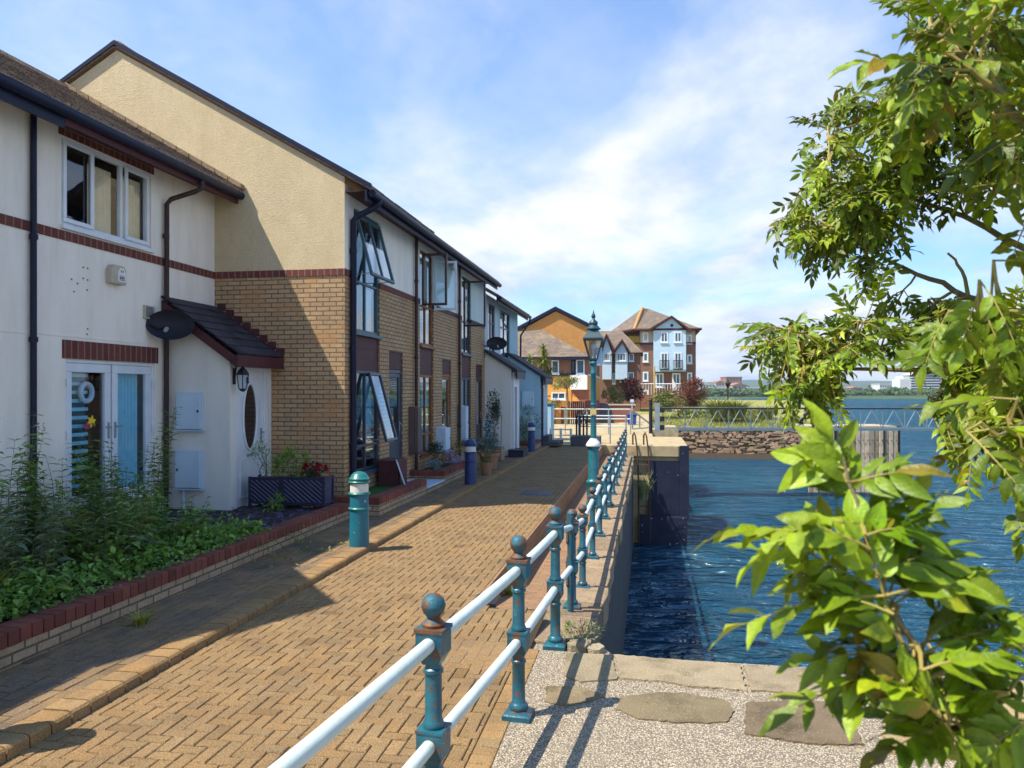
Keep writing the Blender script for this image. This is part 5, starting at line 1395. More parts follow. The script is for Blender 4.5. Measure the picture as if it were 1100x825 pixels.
# ================================================================== the end of the path
M['shade_block'] = mat('shade_block', (.10, .10, .11), (.075, .075, .085), rough=.9, nscale=4, bump=.3)  # dark step colour with the shade of the houses put into it
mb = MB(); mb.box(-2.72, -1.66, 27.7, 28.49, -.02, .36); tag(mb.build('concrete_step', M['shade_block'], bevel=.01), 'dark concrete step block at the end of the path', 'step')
t = thing('stone_steps', 'pair of dark stone steps beside the last porch', 'steps', (-3.5, 27.5, 0))
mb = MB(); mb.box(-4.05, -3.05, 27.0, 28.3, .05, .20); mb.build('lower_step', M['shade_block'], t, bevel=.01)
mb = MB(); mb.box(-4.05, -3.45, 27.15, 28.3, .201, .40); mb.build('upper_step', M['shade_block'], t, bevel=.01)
def rails(label, x0, x1, y, zs, n, rm, pm_, z0=0, pr_=.028, grp='guard rails at the lock', dy=0):
    t = thing('guard_rail', label, 'guard rail', ((x0 + x1) / 2, y, z0), grp)
    for z in zs:
        mb = MB(); mb.tube([(x0, y, z), (x1, y + dy, z)], .026, 8); mb.build('rail', M[rm], t, smooth=True)
    for k in range(n):
        q = k / (n - 1); mb = MB(); mb.tube([(x0 + (x1 - x0) * q, y + dy * q, z0), (x0 + (x1 - x0) * q, y + dy * q, zs[-1] + .04)], pr_, 8); mb.build('post', M[pm_], t, smooth=True)
    return t
rails('white two bar guard rail on the pier behind the lamp post', -2.55, -.78, 29.2, (.66, 1.06), 4, 'rail_white', 'grey_metal')
rails('long pale guard rail across the far side of the lock', -4.8, -.75, 36, (.7, 1.15), 5, 'rail_white', 'grey_metal')
rails('low white rail at the end of the path between the steps and the block', -3.75, -2.95, 30.2, (.12, .48), 3, 'band_white', 'band_white', pr_=.05)
for i in range(4):
    mb = MB(); x_ = -2.62 + .13 * i; mb.tube([(x_, 29.0, 0), (x_, 29.0, .98)], .034, 8); mb.lathe(x_, 29.0, [(.03, .98), (.055, 1.0), (.05, 1.06), (.01, 1.09)], 10)
    tag(mb.build('dark_post', M['navy'], smooth=True), ['leftmost', 'second', 'third', 'rightmost'][i] + ' of four dark posts at the end of the path', 'post', 'dark posts at the end of the path')
t = thing('equipment_cabinet', 'pale turquoise equipment cabinet beyond the last house', 'cabinet', (-4.05, 31, 0))
mb = MB(); mb.box(-4.45, -3.78, 31, 31.6, 0, 1.42); mb.build('case', M['render_blue'], t, bevel=.02)
mb = MB(); mb.box(-4.5, -3.73, 30.95, 31.65, 1.421, 1.50); mb.build('lid', M['teal'], t, bevel=.01)
mb = MB(); mb.box(-4.40, -3.83, 30.975, 30.998, .1, 1.35); mb.build('door', M['sky_paint'], t)
t = thing('lock_gate_arm', 'teal triangular balance frame of the lock gate', 'lock gate', (-.3, 38, 0))
P = [Vector(p) for p in ((-.7, 38, .15), (-.7, 38, 1.05), (.35, 38, .25))]
for a, b in ((0, 1), (1, 2), (2, 0)):
    mb = MB(); mb.tube([P[a], P[b]], .045, 6); mb.build('beam', M['truss'], t)
mb = MB(); mb.tube([(-.35, 38, .2), (-.35, 38, .75)], .035, 6); mb.build('strut', M['truss'], t)
mb = MB(); p0 = at(699, 463, 36); mb.tube([(p0.x, p0.y, -.02), (p0.x, p0.y, 1.56)], .085, 12); mb.lathe(p0.x, p0.y, [(.085, 1.56), (.1, 1.58), (.06, 1.64), (.01, 1.66)], 12)
tag(mb.build('mooring_post', M['black_metal'], smooth=True), 'tall black post at the left end of the footbridge', 'post')
t = thing('gate_post', 'grey steel post beside the tall black post at the footbridge', 'post', tuple(at(706, 462, 37)))
p0 = at(706, 462, 37); mb = MB(); mb.box(p0.x - .12, p0.x + .12, p0.y - .1, p0.y + .1, -.02, 1.42); mb.build('column', M['grey_metal'], t)
for k in range(3):
    mb = MB(); mb.box(p0.x + .121, p0.x + .34, p0.y - .1, p0.y + .1, .12 + k * .42, .36 + k * .42); mb.build('fender_block', M['black_metal'], t)
# lock side wall
mb = MB(); mb.box(-.2, .24, 34.2, 67, -4.4, .006); mb.box(-.2, 1.6, 40.6, 46, -4.4, .0); tag(mb.build('lock_wall', M['concrete']), 'low concrete lock wall running back below the footbridge end', 'lock wall')

# footbridge truss
br = thing('footbridge', 'grey green steel truss footbridge crossing the water', 'footbridge', tuple(at(712, 461, 40)))
o_ = at(712, 460, 40); o_.z = 0; ra = Vector((_c, _s, 0)); fo = Vector((-_s, _c, 0))
LB, hb = 14.9, 1.08
fb_ = FR(o_, ra, (0, 0, 1), fo)
pn = 13; pw = LB / pn
for side, cz in enumerate((0, 1.3)):
    mb = MB(); mb.fbox(fb_, 0, LB, hb - .035, hb + .035, cz - .035, cz + .035); mb.build('top_chord', M['black_metal'] if side == 0 else M['truss'], br)
    mb = MB(); mb.fbox(fb_, 0, LB, -.07, .05, cz - .05, cz + .05); mb.build('bottom_chord', M['truss'], br)
    if side: continue
    for k in range(pn + 1):
        mb = MB(); mb.fbox(fb_, k * pw - .024, k * pw + .024, .05, hb - .05, cz - .025, cz + .025); mb.build('upright', M['truss'], br)
    for k in range(pn):
        a0, a1 = (k * pw + .04, k * pw + pw / 2), (k * pw + pw / 2, (k + 1) * pw - .04)
        for p_, q_ in (((a0[0], .07), (a0[1], hb - .05)), ((a1[0], hb - .05), (a1[1], .07))):
            mb = MB(); mb.tube([fb_(p_[0], p_[1], cz), fb_(q_[0], q_[1], cz)], .021, 6); mb.build('diagonal', M['grey_metal'], br)
mb = MB(); mb.fbox(fb_, 0, LB, -.06, -.02, .05, 1.25); mb.build('deck', M['timber'], br)

# timber dolphin
td = thing('timber_dolphin', 'weathered timber pile fender standing in the water beyond the branches', 'timber fender', tuple(at(920, 530, 42.5)))
o_ = at(869, 530, 42.5); o_.z = 0; ft = FR(o_, ra, (0, 0, 1), -fo)
LT = (965 - 869) / F * 42.5
mb = MB(); n = 19
for k in range(n):
    a0 = LT * k / n; a1 = LT * (k + 1) / n - R.uniform(.012, .03)
    mb.fbox(ft, a0, a1, -4.4, R.uniform(-.10, .0), -.14, R.uniform(-.03, .03), R.uniform(.55, 1.35))
for k in range(10):
    mb.fbox(FR(o_ + ra * (LT - .02), fo, (0, 0, 1), ra), .16 + k * .28, .16 + (k + 1) * .28 - .02, -4.4, R.uniform(-.1, 0), -.14, R.uniform(-.02, .02), R.uniform(.5, 1.1))
mb.build('planks', M['timber'], td, bevel=.012)
mb = MB(); mb.fbox(ft, LT - .02, LT + .08, -4.4, .06, -.3, .05); mb.fbox(ft, LT - .85, LT - .79, -4.4, .02, .03, .07); mb.fbox(ft, LT * .28, LT * .28 + .1, -4.4, .04, .03, .08); mb.build('corner_piles', M['black_metal'], td)
for k in range(n):
    for z in (-.75, -1.5):
        mb = MB(); mb.fbox(ft, LT * (k + .4) / n, LT * (k + .4) / n + .05, z, z + .05, .031, .06); mb.build('bolt', M['print_dark'], td)
mb = MB(); mb.fbox(ft, 0, LT, -.02, .05, -2.9, -.16); mb.build('cap', M['timber'], td)

# rubble bank wall
def stone_mat():
    return mat('rubble', (.37, .255, .165), (.27, .18, .12), rough=.95, nscale=1.2, bump=.8, bscale=8, tint=True, patch=((.20, .18, .06), .8, .58, .72))
rb = thing('rubble_bank', 'pinkish rubble stone bank wall under the lawn across the water', 'stone bank', (7, 66.9, -3))
mb = MB()
z = -4.0; row = 0
while z < -1.05:
    hh = R.uniform(.10, .21); x = .25
    while x < 17:
        L = R.uniform(.22, 1.0); d = R.uniform(-.14, .22) ; yy = 66.25 + row * .04
        if R.random() > .04:
            j = lambda k: R.uniform(-k, k)
            P = [(x + .04 + j(.05), z + .02 + j(.06)), (x + L * .5 + j(.1), z - .01 + j(.05)), (x + L - .04 + j(.06), z + .03 + j(.06)), (x + L - .06 + j(.07), z + hh - .02 + j(.07)), (x + L * .5 + j(.1), z + hh + j(.06)), (x + .06 + j(.06), z + hh - .03 + j(.06))]
            mb.prism(P, FY(yy), -.6, d, R.uniform(.72, 1.25))
        x += L
    z += hh; row += 1
mb.build('stones', stone_mat(), rb)
mb = MB(); mb.poly([(.2, 66.5, -4.4), (18, 66.5, -4.4), (18, 67.3, -1.15), (.2, 67.3, -1.15)]); mb.build('backing', bpy.data.materials['rubble'], rb)
mb = MB(); mb.poly([(.25, 65.4, -3.65), (17, 65.4, -3.65), (17, 66.3, -3.2), (.25, 66.3, -3.2)]); mb.build('mud_foot', M['soil'], rb)

# ================================================================== the far houses
def pY(u, v, Y):
    c = (u - 550) / F; t = Y / (_c + c * _s); return (-_s + c * _c) * t, EYE - (v - 420) / F * t
def X_(u, Y): return pY(u, 420, Y)[0]
def Z_(v, Y, u=660): return pY(u, v, Y)[1]
def simple_window(parent, fr, a0, a1, b0, b1, m='upvc', fw=.085, bars=1, out=.06, sill=True):
    mb = MB()
    mb.fbox(fr, a0, a1, b0, b0 + fw, .002, out); mb.fbox(fr, a0, a1, b1 - fw, b1, .002, out)
    mb.fbox(fr, a0, a0 + fw, b0 + fw, b1 - fw, .002, out); mb.fbox(fr, a1 - fw, a1, b0 + fw, b1 - fw, .002, out)
    for k in range(1, bars + 1):
        a = a0 + (a1 - a0) * k / (bars + 1); mb.fbox(fr, a - fw * .35, a + fw * .35, b0 + fw, b1 - fw, .002, out - .005)
    if sill: mb.fbox(fr, a0 - .06, a1 + .06, b0 - .1, b0 - .002, .002, out + .08)
    w_ = mb.build('window', M[m], parent)
    g_ = MB(); g_.poly([fr(a0 + fw * .5, b0 + fw * .5, .02), fr(a1 - fw * .5, b0 + fw * .5, .02), fr(a1 - fw * .5, b1 - fw * .5, .02), fr(a0 + fw * .5, b1 - fw * .5, .02)]); g_.build('pane', M['glass_far'], w_)
    return w_
# --- orange brick gable house
YA = 58
xl, xr_ = X_(551, YA), X_(632, YA); yb = 72
ha = thing('brick_house', 'orange brick house with a tall gable and a white bay panel behind the last porch', 'house', ((xl + xr_) / 2, YA, 0), 'houses beyond the lock')
fA = FY(YA)
zE = Z_(383, YA); zM = Z_(402.5, YA)
mb = MB(); mb.box(xl, xr_, YA, yb, -.1, zM); mb.build('ground_floor', M['orange_paint'], ha)
mb = MB(); mb.box(xl, xr_ - .004, YA + .02, yb, zM + .002, zE); mb.build('upper_floor', M['brown_brick'], ha)
YG = 62; gx0, gxa, gx1 = X_(560, YG), X_(597, YG), X_(632.5, YG)
mb = MB(); mb.prism([(gx0, zE - .1), (gx1, zE - .1), (gx1, Z_(351, YG)), (gxa, Z_(333, YG)), (gx0, Z_(353, YG))], FY(YG), -9, 0); mb.build('gable', M['orange_brick'], ha)
mb = MB()
for (xa, za, xb_, zb) in ((gx0 - 1.2, Z_(353, YG) - .5, gxa, Z_(332, YG)), (gx1 + .25, Z_(351, YG) - .1, gxa, Z_(332, YG))):
    mb.prism([(xa, za), (xb_, zb), (xb_, zb + .28), (xa, za + .28)], FY(YG), -9.2, .25)
mb.build('gable_roof', M['navy'], ha)
mb = MB()
e0, e1 = X_(548, YA - .5), X_(634, YA - .5); t0, t1 = X_(545, YG), X_(581, YG)
zt = Z_(353, YG)
for d_ in (0, .12):
    mb.poly([(e0, YA - .5, zE - d_), (e1, YA - .5, zE - d_), (t1 + .1, YG + .01, zt - d_), (t0, YG + .01, zt - d_)])
mb.poly([(e1, YA - .5, zE), (e1, YA + 6, zE), (t1 + .1, YG + .01, zt)])
mb.build('lower_roof', M['far_tile'], ha)
mb = MB(); mb.box(e0, e1, YA - .55, YA - .4, zE - .25, zE - .01); mb.build('gutter', M['navy'], ha)
mb = MB(); mb.box(X_(583, YA), X_(613, YA), YA - .12, YA, zM - .12, zM + .1); mb.build('ledge', M['navy'], ha)
def W(u0, u1, v0, v1, Y, parent, fr, **k): return simple_window(parent, fr, X_(u0, Y), X_(u1, Y), Z_(v1, Y), Z_(v0, Y), **k)
W(592.5, 600.5, 386.5, 401, YA, ha, fA, bars=0); W(613.5, 618, 386.5, 401, YA, ha, fA, bars=0, m='navy'); W(619, 628, 386, 401.5, YA, ha, fA, bars=0)
W(592.5, 607.5, 421.5, 429, YA, ha, fA, bars=1)
mb = MB(); mb.box(X_(613, YA), X_(631.3, YA), YA - .5, YA + .01, Z_(418.5, YA), Z_(403, YA)); mb.build('bay_panel', M['white_paint'], ha)
mb = MB(); mb.box(X_(614, YA), X_(632.5, YA), YA - .25, YA - .004, -.1, Z_(419, YA)); mb.build('bay_base', M['red_brick'], ha)
mb = MB(); mb.prism([(X_(615, YA), Z_(431, YA)), (X_(623, YA), Z_(431, YA)), (X_(616, YA), Z_(421.5, YA))], FY(YA - .25), .002, .06); mb.build('lit_triangle', M['orange_paint'], ha)  # lit triangle on the bay base, its light put in as orange
fAr = FX(xr_)
for y0 in (60.5, 64.5): simple_window(ha, fAr, y0, y0 + 1.6, Z_(401, YA), Z_(388, YA)); simple_window(ha, fAr, y0, y0 + 1.4, .6, 2.0)
mb = MB(); mb.fbox(fAr, YA + .02, yb, zM - .05, zM + .06, .001, .05); mb.build('band', M['white_paint'], ha)

# --- blue gabled row
YM = 79
hm = thing('gabled_house', 'brick house with two light blue gablets behind the lamp post', 'house', (X_(664, YM), YM, 0), 'houses beyond the lock')
fM = FY(YM); xm0, xm1 = X_(641, YM), X_(687.5, YM); zem = Z_(379, YM)
mb = MB(); mb.box(xm0, xm1, YM, YM + 9, -.1, zem); mb.build('wall', M['brown_brick'], hm)
mb = MB(); zr_ = Z_(355.5, YM + 4)
P0, P1, P2, P3 = (xm0 - .3, YM - .4, zem), (xm1 + .3, YM - .4, zem), (X_(668, YM + 4), YM + 4, zr_), (xm0 - .3, YM + 4, zr_)
mb.poly([P0, P1, P2, P3]); mb.poly([P1, (xm1 + .3, YM + 9, zem), P2]); mb.poly([P0, P3, (xm0 - .3, YM + 9, zem)]); mb.poly([P3, P2, (xm1 + .3, YM + 9, zem), (xm0 - .3, YM + 9, zem)])
mb.build('roof', M['far_tile'], hm)
for (ua, ub, uap, vap) in ((661, 674, 668.5, 368), (647, 657, 651.5, 362)):
    xa, xb_, xm = X_(ua, YM - .6), X_(ub, YM - .6), X_(uap, YM - .6); zb, za = Z_(379, YM), Z_(vap, YM)
    mb = MB(); mb.prism([(xa, Z_(408, YM)), (xb_, Z_(408, YM)), (xb_, zb), (xm, za), (xa, zb)], FY(YM), -2, .6); g_ = mb.build('gablet', M['sky_paint'], hm)
    mb = MB()
    for (q, zq) in ((xa - .35, zb - .3), (xb_ + .35, zb - .3)):
        mb.prism([(q, zq), (xm, za + .1), (xm, za + .32), (q, zq + .22)], FY(YM), -3, .85)
    mb.build('gablet_roof', M['far_tile'], g_)
    mb = MB()
    for (q, zq) in ((xa - .40, zb - .36), (xb_ + .40, zb - .36)):
        mb.prism([(q, zq), (xm, za + .06), (xm, za + .34), (q, zq + .24)], FY(YM), .86, .95)
    mb.build('bargeboard', M['maroon'], g_)
    fg = FY(YM - .6)
    simple_window(hm, fg, xa + .15, xb_ - .15, Z_(388, YM), Z_(379.5, YM), bars=2)
    mb = MB(); mb.prism([(xa + .02, Z_(407.5, YM)), (xb_ - .02, Z_(407.5, YM)), (xb_ - .02, Z_(389.5, YM)), (xa + .02, Z_(389.5, YM))], fg, .002, .05); mb.build('panel', M['pale_panel'], hm)
W(675.5, 681, 380, 388, YM, hm, fM, bars=0); W(674.8, 681, 400, 408.5, YM, hm, fM, bars=0); W(666, 673, 400.5, 410, YM - .3, hm, FY(YM - .3), bars=0); W(658, 661, 401, 412, YM, hm, fM, bars=0)

# --- apartment block
YP = 100
ap = thing('apartment_block', 'four storey brick apartment block with a light blue gabled centre', 'apartment block', (X_(717, YP), YP, 0), 'houses beyond the lock')
fP = FY(YP); xa0, xa1 = X_(687, YP), X_(747.5, YP); zEp = Z_(354.5, YP, 700)
zT = Z_(368.5, YP)
mb = MB(); mb.box(xa0, xa1, YP, YP + 14, -.1, zEp); mb.build('wall', M['brown_brick'], ap)
mb = MB(); mb.box(X_(662, YP + 4), xa0 - .002, YP + 4, YP + 14, -.1, zEp - .3); wg = mb.build('left_wing', M['brown_brick'], ap)
mb = MB(); mb.box(X_(669, YP + 3.9), xa0 - .004, YP + 3.9, YP + 3.99, Z_(368, YP + 4), zEp - .5); mb.box(X_(676, YP + 3.9), xa0 - .004, YP + 3.9, YP + 3.99, Z_(379, YP + 4), Z_(370, YP + 4)); mb.build('cream_panel', M['cream_far'], wg)
xc0, xc1, xcm = X_(702, YP - .8), X_(737, YP - .8), X_(721.5, YP - .8)
mb = MB(); mb.prism([(xc0, Z_(399.5, YP)), (xc1, Z_(399.5, YP)), (xc1, Z_(357, YP)), (xcm, Z_(343, YP)), (xc0, Z_(355, YP))], FY(YP), -2, .8); bc = mb.build('blue_centre', M['sky_paint'], ap)
mb = MB(); Zr = Z_(331, YP + 6, 690); o2 = .7
a_, b_, c_, d_ = (xa0 - o2, YP - o2, zEp), (xa1 + o2, YP - o2, zEp), (xa1 + o2, YP + 14 + o2, zEp), (X_(660, YP + 4) - o2, YP + 14 + o2, zEp)
l_ = (X_(658, YP + 4) - o2, YP + 3.5, zEp - .2)
r0_, r1_ = (X_(690, YP + 6), YP + 6, Zr), (X_(697, YP + 7), YP + 7, Zr)
mb.poly([a_, b_, r1_, r0_]); mb.poly([b_, c_, r1_]); mb.poly([c_, d_, r0_, r1_]); mb.poly([d_, l_, r0_]); mb.poly([l_, a_, r0_])
rp = mb.build('roof', M['far_tile'], ap)
mb = MB(); mb.tube([a_, r0_], .22, 6); mb.build('hip_tiles', M['orange_brick'], rp)
mb = MB(); mb.tube([a_, b_], .18, 6); mb.tube([l_, a_], .18, 6); mb.build('gutter', M['maroon'], rp)
mb = MB()
for (q, zq) in ((xc0 - .5, Z_(356.5, YP)), (xc1 + .6, Z_(358.5, YP))):
    mb.prism([(q, zq), (xcm, Z_(342.5, YP)), (xcm, Z_(341, YP)), (q, zq + .3)], FY(YP), -6, 1.1)
mb.build('gable_roof', M['far_tile'], bc)
mb = MB()
for (q, zq) in ((xc0 - .55, Z_(357, YP)), (xc1 + .65, Z_(359, YP))):
    mb.prism([(q, zq), (xcm, Z_(342.8, YP)), (xcm, Z_(340.8, YP)), (q, zq + .32)], FY(YP), 1.11, 1.25)
mb.build('bargeboard', M['maroon'], bc)
fC = FY(YP - .8)
mb = MB(); mb.prism([(X_(719.5, YP), Z_(351, YP)), (X_(721.5, YP), Z_(353, YP)), (X_(723.5, YP), Z_(351, YP)), (X_(721.5, YP), Z_(349, YP))], fC, .002, .06); mb.build('diamond_vent', M['navy'], bc)
for u in (713.5, 728):
    W(u - 4, u + 4, 358, 369, YP, ap, fC, bars=1, fw=.16)
    W(u - 4, u + 4, 379.5, 397, YP, ap, fC, bars=1, fw=.16)
    mb = MB(); x0_, x1_ = X_(u - 5, YP), X_(u + 5, YP)
    mb.box(x0_, x1_, YP - 1.25, YP - .81, Z_(397.8, YP), Z_(396.8, YP))
    for k in range(9): mb.tube([(x0_ + (x1_ - x0_) * k / 8, YP - 1.22, Z_(397, YP)), (x0_ + (x1_ - x0_) * k / 8, YP - 1.22, Z_(388, YP))], .03, 4)
    mb.tube([(x0_, YP - 1.22, Z_(388, YP)), (x1_, YP - 1.22, Z_(388, YP))], .04, 4); mb.build('balcony', M['navy'], ap)
for v in (362.5, 384, 404.5, 424): W(690.5, 696.5, v - 5, v + 5, YP, ap, fP, bars=0, fw=.18)
for v in (365, 386, 405): W(738, 743.5, v - 4.5, v + 5, YP, ap, fP, bars=0, fw=.18)
mb = MB(); mb.box(xa0 - .004, xc0, YP - .12, YP, zT - .25, zT); mb.build('band', M['maroon'], ap); mb = MB(); mb.box(xc1, xa1 + .004, YP - .12, YP, zT - .25, zT); mb.build('band', M['maroon'], ap)
mb = MB(); mb.box(xa0 + .1, xc0, YP - .04, YP - .002, zT + .02, zEp - .05); mb.box(xc1, xa1 - .1, YP - .04, YP - .002, zT + .02, zEp - .05); mb.build('top_panels', M['far_stone'], ap)
for u in (709, 727): W(u - 5, u + 4, 401, 416, YP, ap, fP, bars=1, fw=.18)
t = thing('terrace_deck', 'terrace with pale railings in front of the apartment block', 'terrace', (X_(708, 92), 92, 0))
mb = MB(); mb.box(X_(688, 92), X_(732, 92), 92, 96, -.1, Z_(424, 92)); mb.build('base', M['red_brick'], t)
mb = MB(); z0_, z1_ = Z_(424, 92), Z_(412.5, 92)
for k in range(16):
    x_ = X_(688, 92) + (X_(732, 92) - X_(688, 92)) * k / 15; mb.tube([(x_, 92.1, z0_), (x_, 92.1, z1_)], .035, 4)
mb.tube([(X_(688, 92), 92.1, z1_), (X_(732, 92), 92.1, z1_)], .06, 4); mb.build('railing', M['far_white'], t)
mb = MB(); mb.prism([(X_(722, 91), Z_(424, 91)), (X_(729, 91), Z_(424, 91)), (X_(726, 91), Z_(414, 91)), (X_(722, 91), Z_(405, 91))], FY(91), 0, .3); tag(mb.build('folded_parasol', M['white_paint']), 'white folded canvas parasol on the apartment terrace', 'parasol')
mb = MB(); mb.tube([(X_(703, 90), 90, 0), (X_(703, 90), 90, Z_(394, 90))], .11, 6); tag(mb.build('flag_pole', M['cream_far']), 'cream pole in front of the blue apartment centre', 'pole')

# --- garden walls, gate, bin
t = thing('garden_wall', 'sunlit red brick garden wall with a dark sloping end near the blue bin', 'garden wall', (X_(670, 50), 50, 0))
mb = MB(); x0_, x1_ = X_(644, 50), X_(682, 50); mb.box(x0_, x1_, 50, 50.3, -.1, Z_(435.5, 50)); mb.build('brickwork', M['red_brick'], t)
mb = MB(); mb.box(x0_ - .05, x1_ + .05, 49.95, 50.35, Z_(435.5, 50) + .002, Z_(434, 50)); mb.build('coping', M['far_stone'], t)
mb = MB(); mb.prism([(X_(641, 49), -.05), (X_(660, 49), -.05), (X_(656.5, 49), Z_(438, 49)), (X_(652, 49), Z_(433.5, 49)), (X_(645, 49), Z_(432.5, 49)), (X_(641, 49), Z_(434, 49))], FY(49), -.25, .25)
tag(mb.build('tarpaulin', M['trough']), 'dark rounded tarpaulin cover in front of the red brick wall', 'tarpaulin')
mb = MB(); mb.box(X_(677, 48.5), X_(680.8, 48.5), 48.5, 48.54, Z_(432, 48.5), Z_(429, 48.5)); mb.tube([(X_(679, 48.5), 48.56, -.05), (X_(679, 48.5), 48.56, Z_(429, 48.5))], .03, 6); tag(mb.build('sign_board', M['pale_panel']), 'small pale sign above the right end of the brick wall', 'sign')
t = thing('storage_bin', 'low blue lidded bin at the right end of the brick garden wall', 'bin', (X_(679, 47), 47, 0))
mb = MB(); xb_ = X_(679, 47); mb.prism([(-.24, 0), (.24, 0), (.27, .56), (-.27, .56)], FR((xb_, 47, 0), (1, 0, 0), (0, 0, 1), (0, -1, 0)), 0, .55); mb.build('body', M['blue_bin'], t, bevel=.02)
mb = MB(); mb.box(xb_ - .31, xb_ + .31, 46.4, 47.02, .561, .62); mb.build('lid', M['blue_bin'], t, bevel=.02)
t = thing('brick_pier', 'orange red brick gate pier left of the dark picket gate', 'gate pier', (X_(600, 47), 47, 0))
mb = MB(); mb.box(X_(597, 47), X_(602.5, 47), 47, 47.4, -.1, Z_(431, 47)); mb.build('brickwork', M['orange_brick'], t)
mb = MB(); mb.box(X_(596.5, 47), X_(603, 47), 46.95, 47.45, Z_(431, 47) + .002, Z_(430, 47)); mb.build('cap', M['far_stone'], t)
mb = MB(); mb.box(X_(575, 47.1), X_(597, 47.1) - .01, 47.1, 47.35, -.1, Z_(437, 47)); mb.box(X_(602.5, 47.1) + .01, X_(611, 47.1), 47.1, 47.35, -.1, Z_(437, 47)); tag(mb.build('boundary_wall', M['red_brick']), 'low red brick boundary wall either side of the gate pier', 'garden wall')
t = thing('picket_gate', 'dark picket gate below the small tree', 'gate', (X_(620, 47), 47, 0))
mb = MB(); x0_, x1_ = X_(611.5, 47), X_(629, 47)
for k in range(9): xx = x0_ + (x1_ - x0_) * k / 8; mb.box(xx - .04, xx + .04, 47, 47.04, 0, Z_(431 + (k % 2), 47))
mb.build('pickets', M['brown_pipe'], t)
mb = MB(); mb.box(x0_, x1_, 47.041, 47.09, .25, .33); mb.box(x0_, x1_, 47.041, 47.09, .9, .98); mb.build('crossbars', M['brown_pipe'], t)
mb = MB(); mb.box(X_(629.5, 48), X_(644, 48), 48, 48.08, 0, Z_(430, 48)); tag(mb.build('board_fence', M['maroon'], bevel=.01), 'dark red board fence between the picket gate and the lamp post', 'fence')

# --- vegetation across the lock
def small_tree(label, x, y, z0, zc, r, m, n, L, cat='tree', trunk=.09, name='small_tree', grp=None):
    t = thing(name, label, cat, (x, y, z0), grp)
    sm = MB(); top = Vector((x, y, zc))
    sm.tube([(x, y, z0), (x + .05, y, z0 + (zc - z0) * .5), (x, y, zc)], [trunk, trunk * .8, trunk * .5], 7)
    lm = MB()
    tips = []
    for k in range(16):
        v = rv(1).normalized(); v.z = abs(v.z) * .9 - .15
        tip = top + Vector((v.x * r[0], v.y * r[1], v.z * r[2])); tips.append(tip)
        sm.tube([top + Vector((0, 0, -r[2] * .35)), top.lerp(tip, .55) + rv(.05), tip], [trunk * .45, trunk * .25, .01], 5)
    for i in range(n):
        tp = tips[i % len(tips)]
        p = tp + Vector((R.gauss(0, r[0] * .22), R.gauss(0, r[1] * .22), R.gauss(0, r[2] * .2)))
        leafq(lm, p, rv(1) + Vector((0, 0, .2)), Vector((0, 0, 1)) + rv(.4), L * R.uniform(.7, 1.3), L * .42, gt(.25))
    sm.build('trunk', M['bark'], t); lm.build('crown', M[m], t, recalc=False)
    return t
# cordyline: bursts of strap leaves
xq, yq = X_(578, 34), 34
t = thing('cordyline_palm', 'yellow green cordyline palm rising behind the pale blue porch roof', 'palm', (xq, yq, 0))
sm, lm = MB(), MB()
sm.tube([(xq, yq, 0), (xq, yq, 1.6), (xq, yq, 2.7)], [.14, .12, .1], 8)
for k in range(11):
    hd = Vector((xq + R.uniform(-.6, .6), yq + R.uniform(-.5, .5), R.uniform(2.75, 3.9)))
    sm.tube([(xq, yq, 2.4), ((xq + hd.x) / 2 + .05, (yq + hd.y) / 2, (2.5 + hd.z) / 2), hd], [.07, .05, .04], 6)
    for i in range(70):
        dd = rv(1); dd.z = dd.z * .8 + .25
        leafq(lm, hd, dd, Vector((0, 0, 1)), R.uniform(.28, .5), .045, gt(.25), .45)
sm.build('trunk', M['bark'], t); lm.build('crown', M['cordyline'], t, recalc=False)
small_tree('small reddish green tree in front of the orange house', X_(609, 46), 46, 0, Z_(414, 46), (.75, .6, .62), 'bush_green', 800, .13)
bush('yellow flowering climber on the boundary wall left of the pier', (X_(588, 46.7), 46.7, Z_(432, 47)), (.75, .3, .4), 600, .11, 'bush_green', flowers=('red_flower', 9, .09))
bush('dark potted shrub on the pier by the dark posts', (-2.35, 29.8, 1.05), (.35, .3, .22), 300, .07, 'dark_green', cat='plant', flowers=('white_paint', 6, .03))
bush('maroon leaved shrub before the blue gabled house', (X_(677, 70), 70, Z_(420, 70)), (1.25, 1.0, 1.0), 1700, .20, 'maroon_leaf')
bush('green shrub left of the maroon shrub', (X_(660, 66), 66, Z_(424, 66)), (.9, .8, .95), 1000, .18, 'bush_green')
bush('large rounded russet bush at the right of the apartment block', (X_(737, 78), 78, Z_(421, 78)), (1.95, 1.6, 1.35), 3200, .21, 'rust_leaf')
bush('lower russet bush left of the large rounded one', (X_(714, 80), 80, Z_(424, 80)), (1.3, 1.1, .75), 1300, .2, 'rust_leaf')
bush('yellow green shrub under the russet bushes', (X_(712, 73), 73, Z_(431, 73)), (2.2, 1.0, .75), 1700, .2, 'bush_green')
mb = MB()
for i in range(1500): leafq(mb, Vector((R.uniform(X_(728, 74), X_(812, 74)), 74 + R.uniform(-.6, .6), R.uniform(-.3, .35))), rv(1), Vector((0, 0, 1)), .2, .1, gt(.25))
stuff(mb.build('hedge', M['bush_green'], recalc=False), 'low clipped green hedge along the back of the lawn', 'hedge')
wisp('large fountain of ornamental grass on the lawn, left one of two', X_(772, 71), 71, -.4, 2.25, 520, 1.9, m='grass_blade', w_=.035, arch=.95, name='ornamental_grass', grp='ornamental grasses on the lawn')
wisp('right hand fountain of ornamental grass on the lawn near the branches', X_(792, 71), 71, -.4, 2.0, 460, 1.8, m='grass_blade', w_=.035, arch=.95, name='ornamental_grass', grp='ornamental grasses on the lawn')
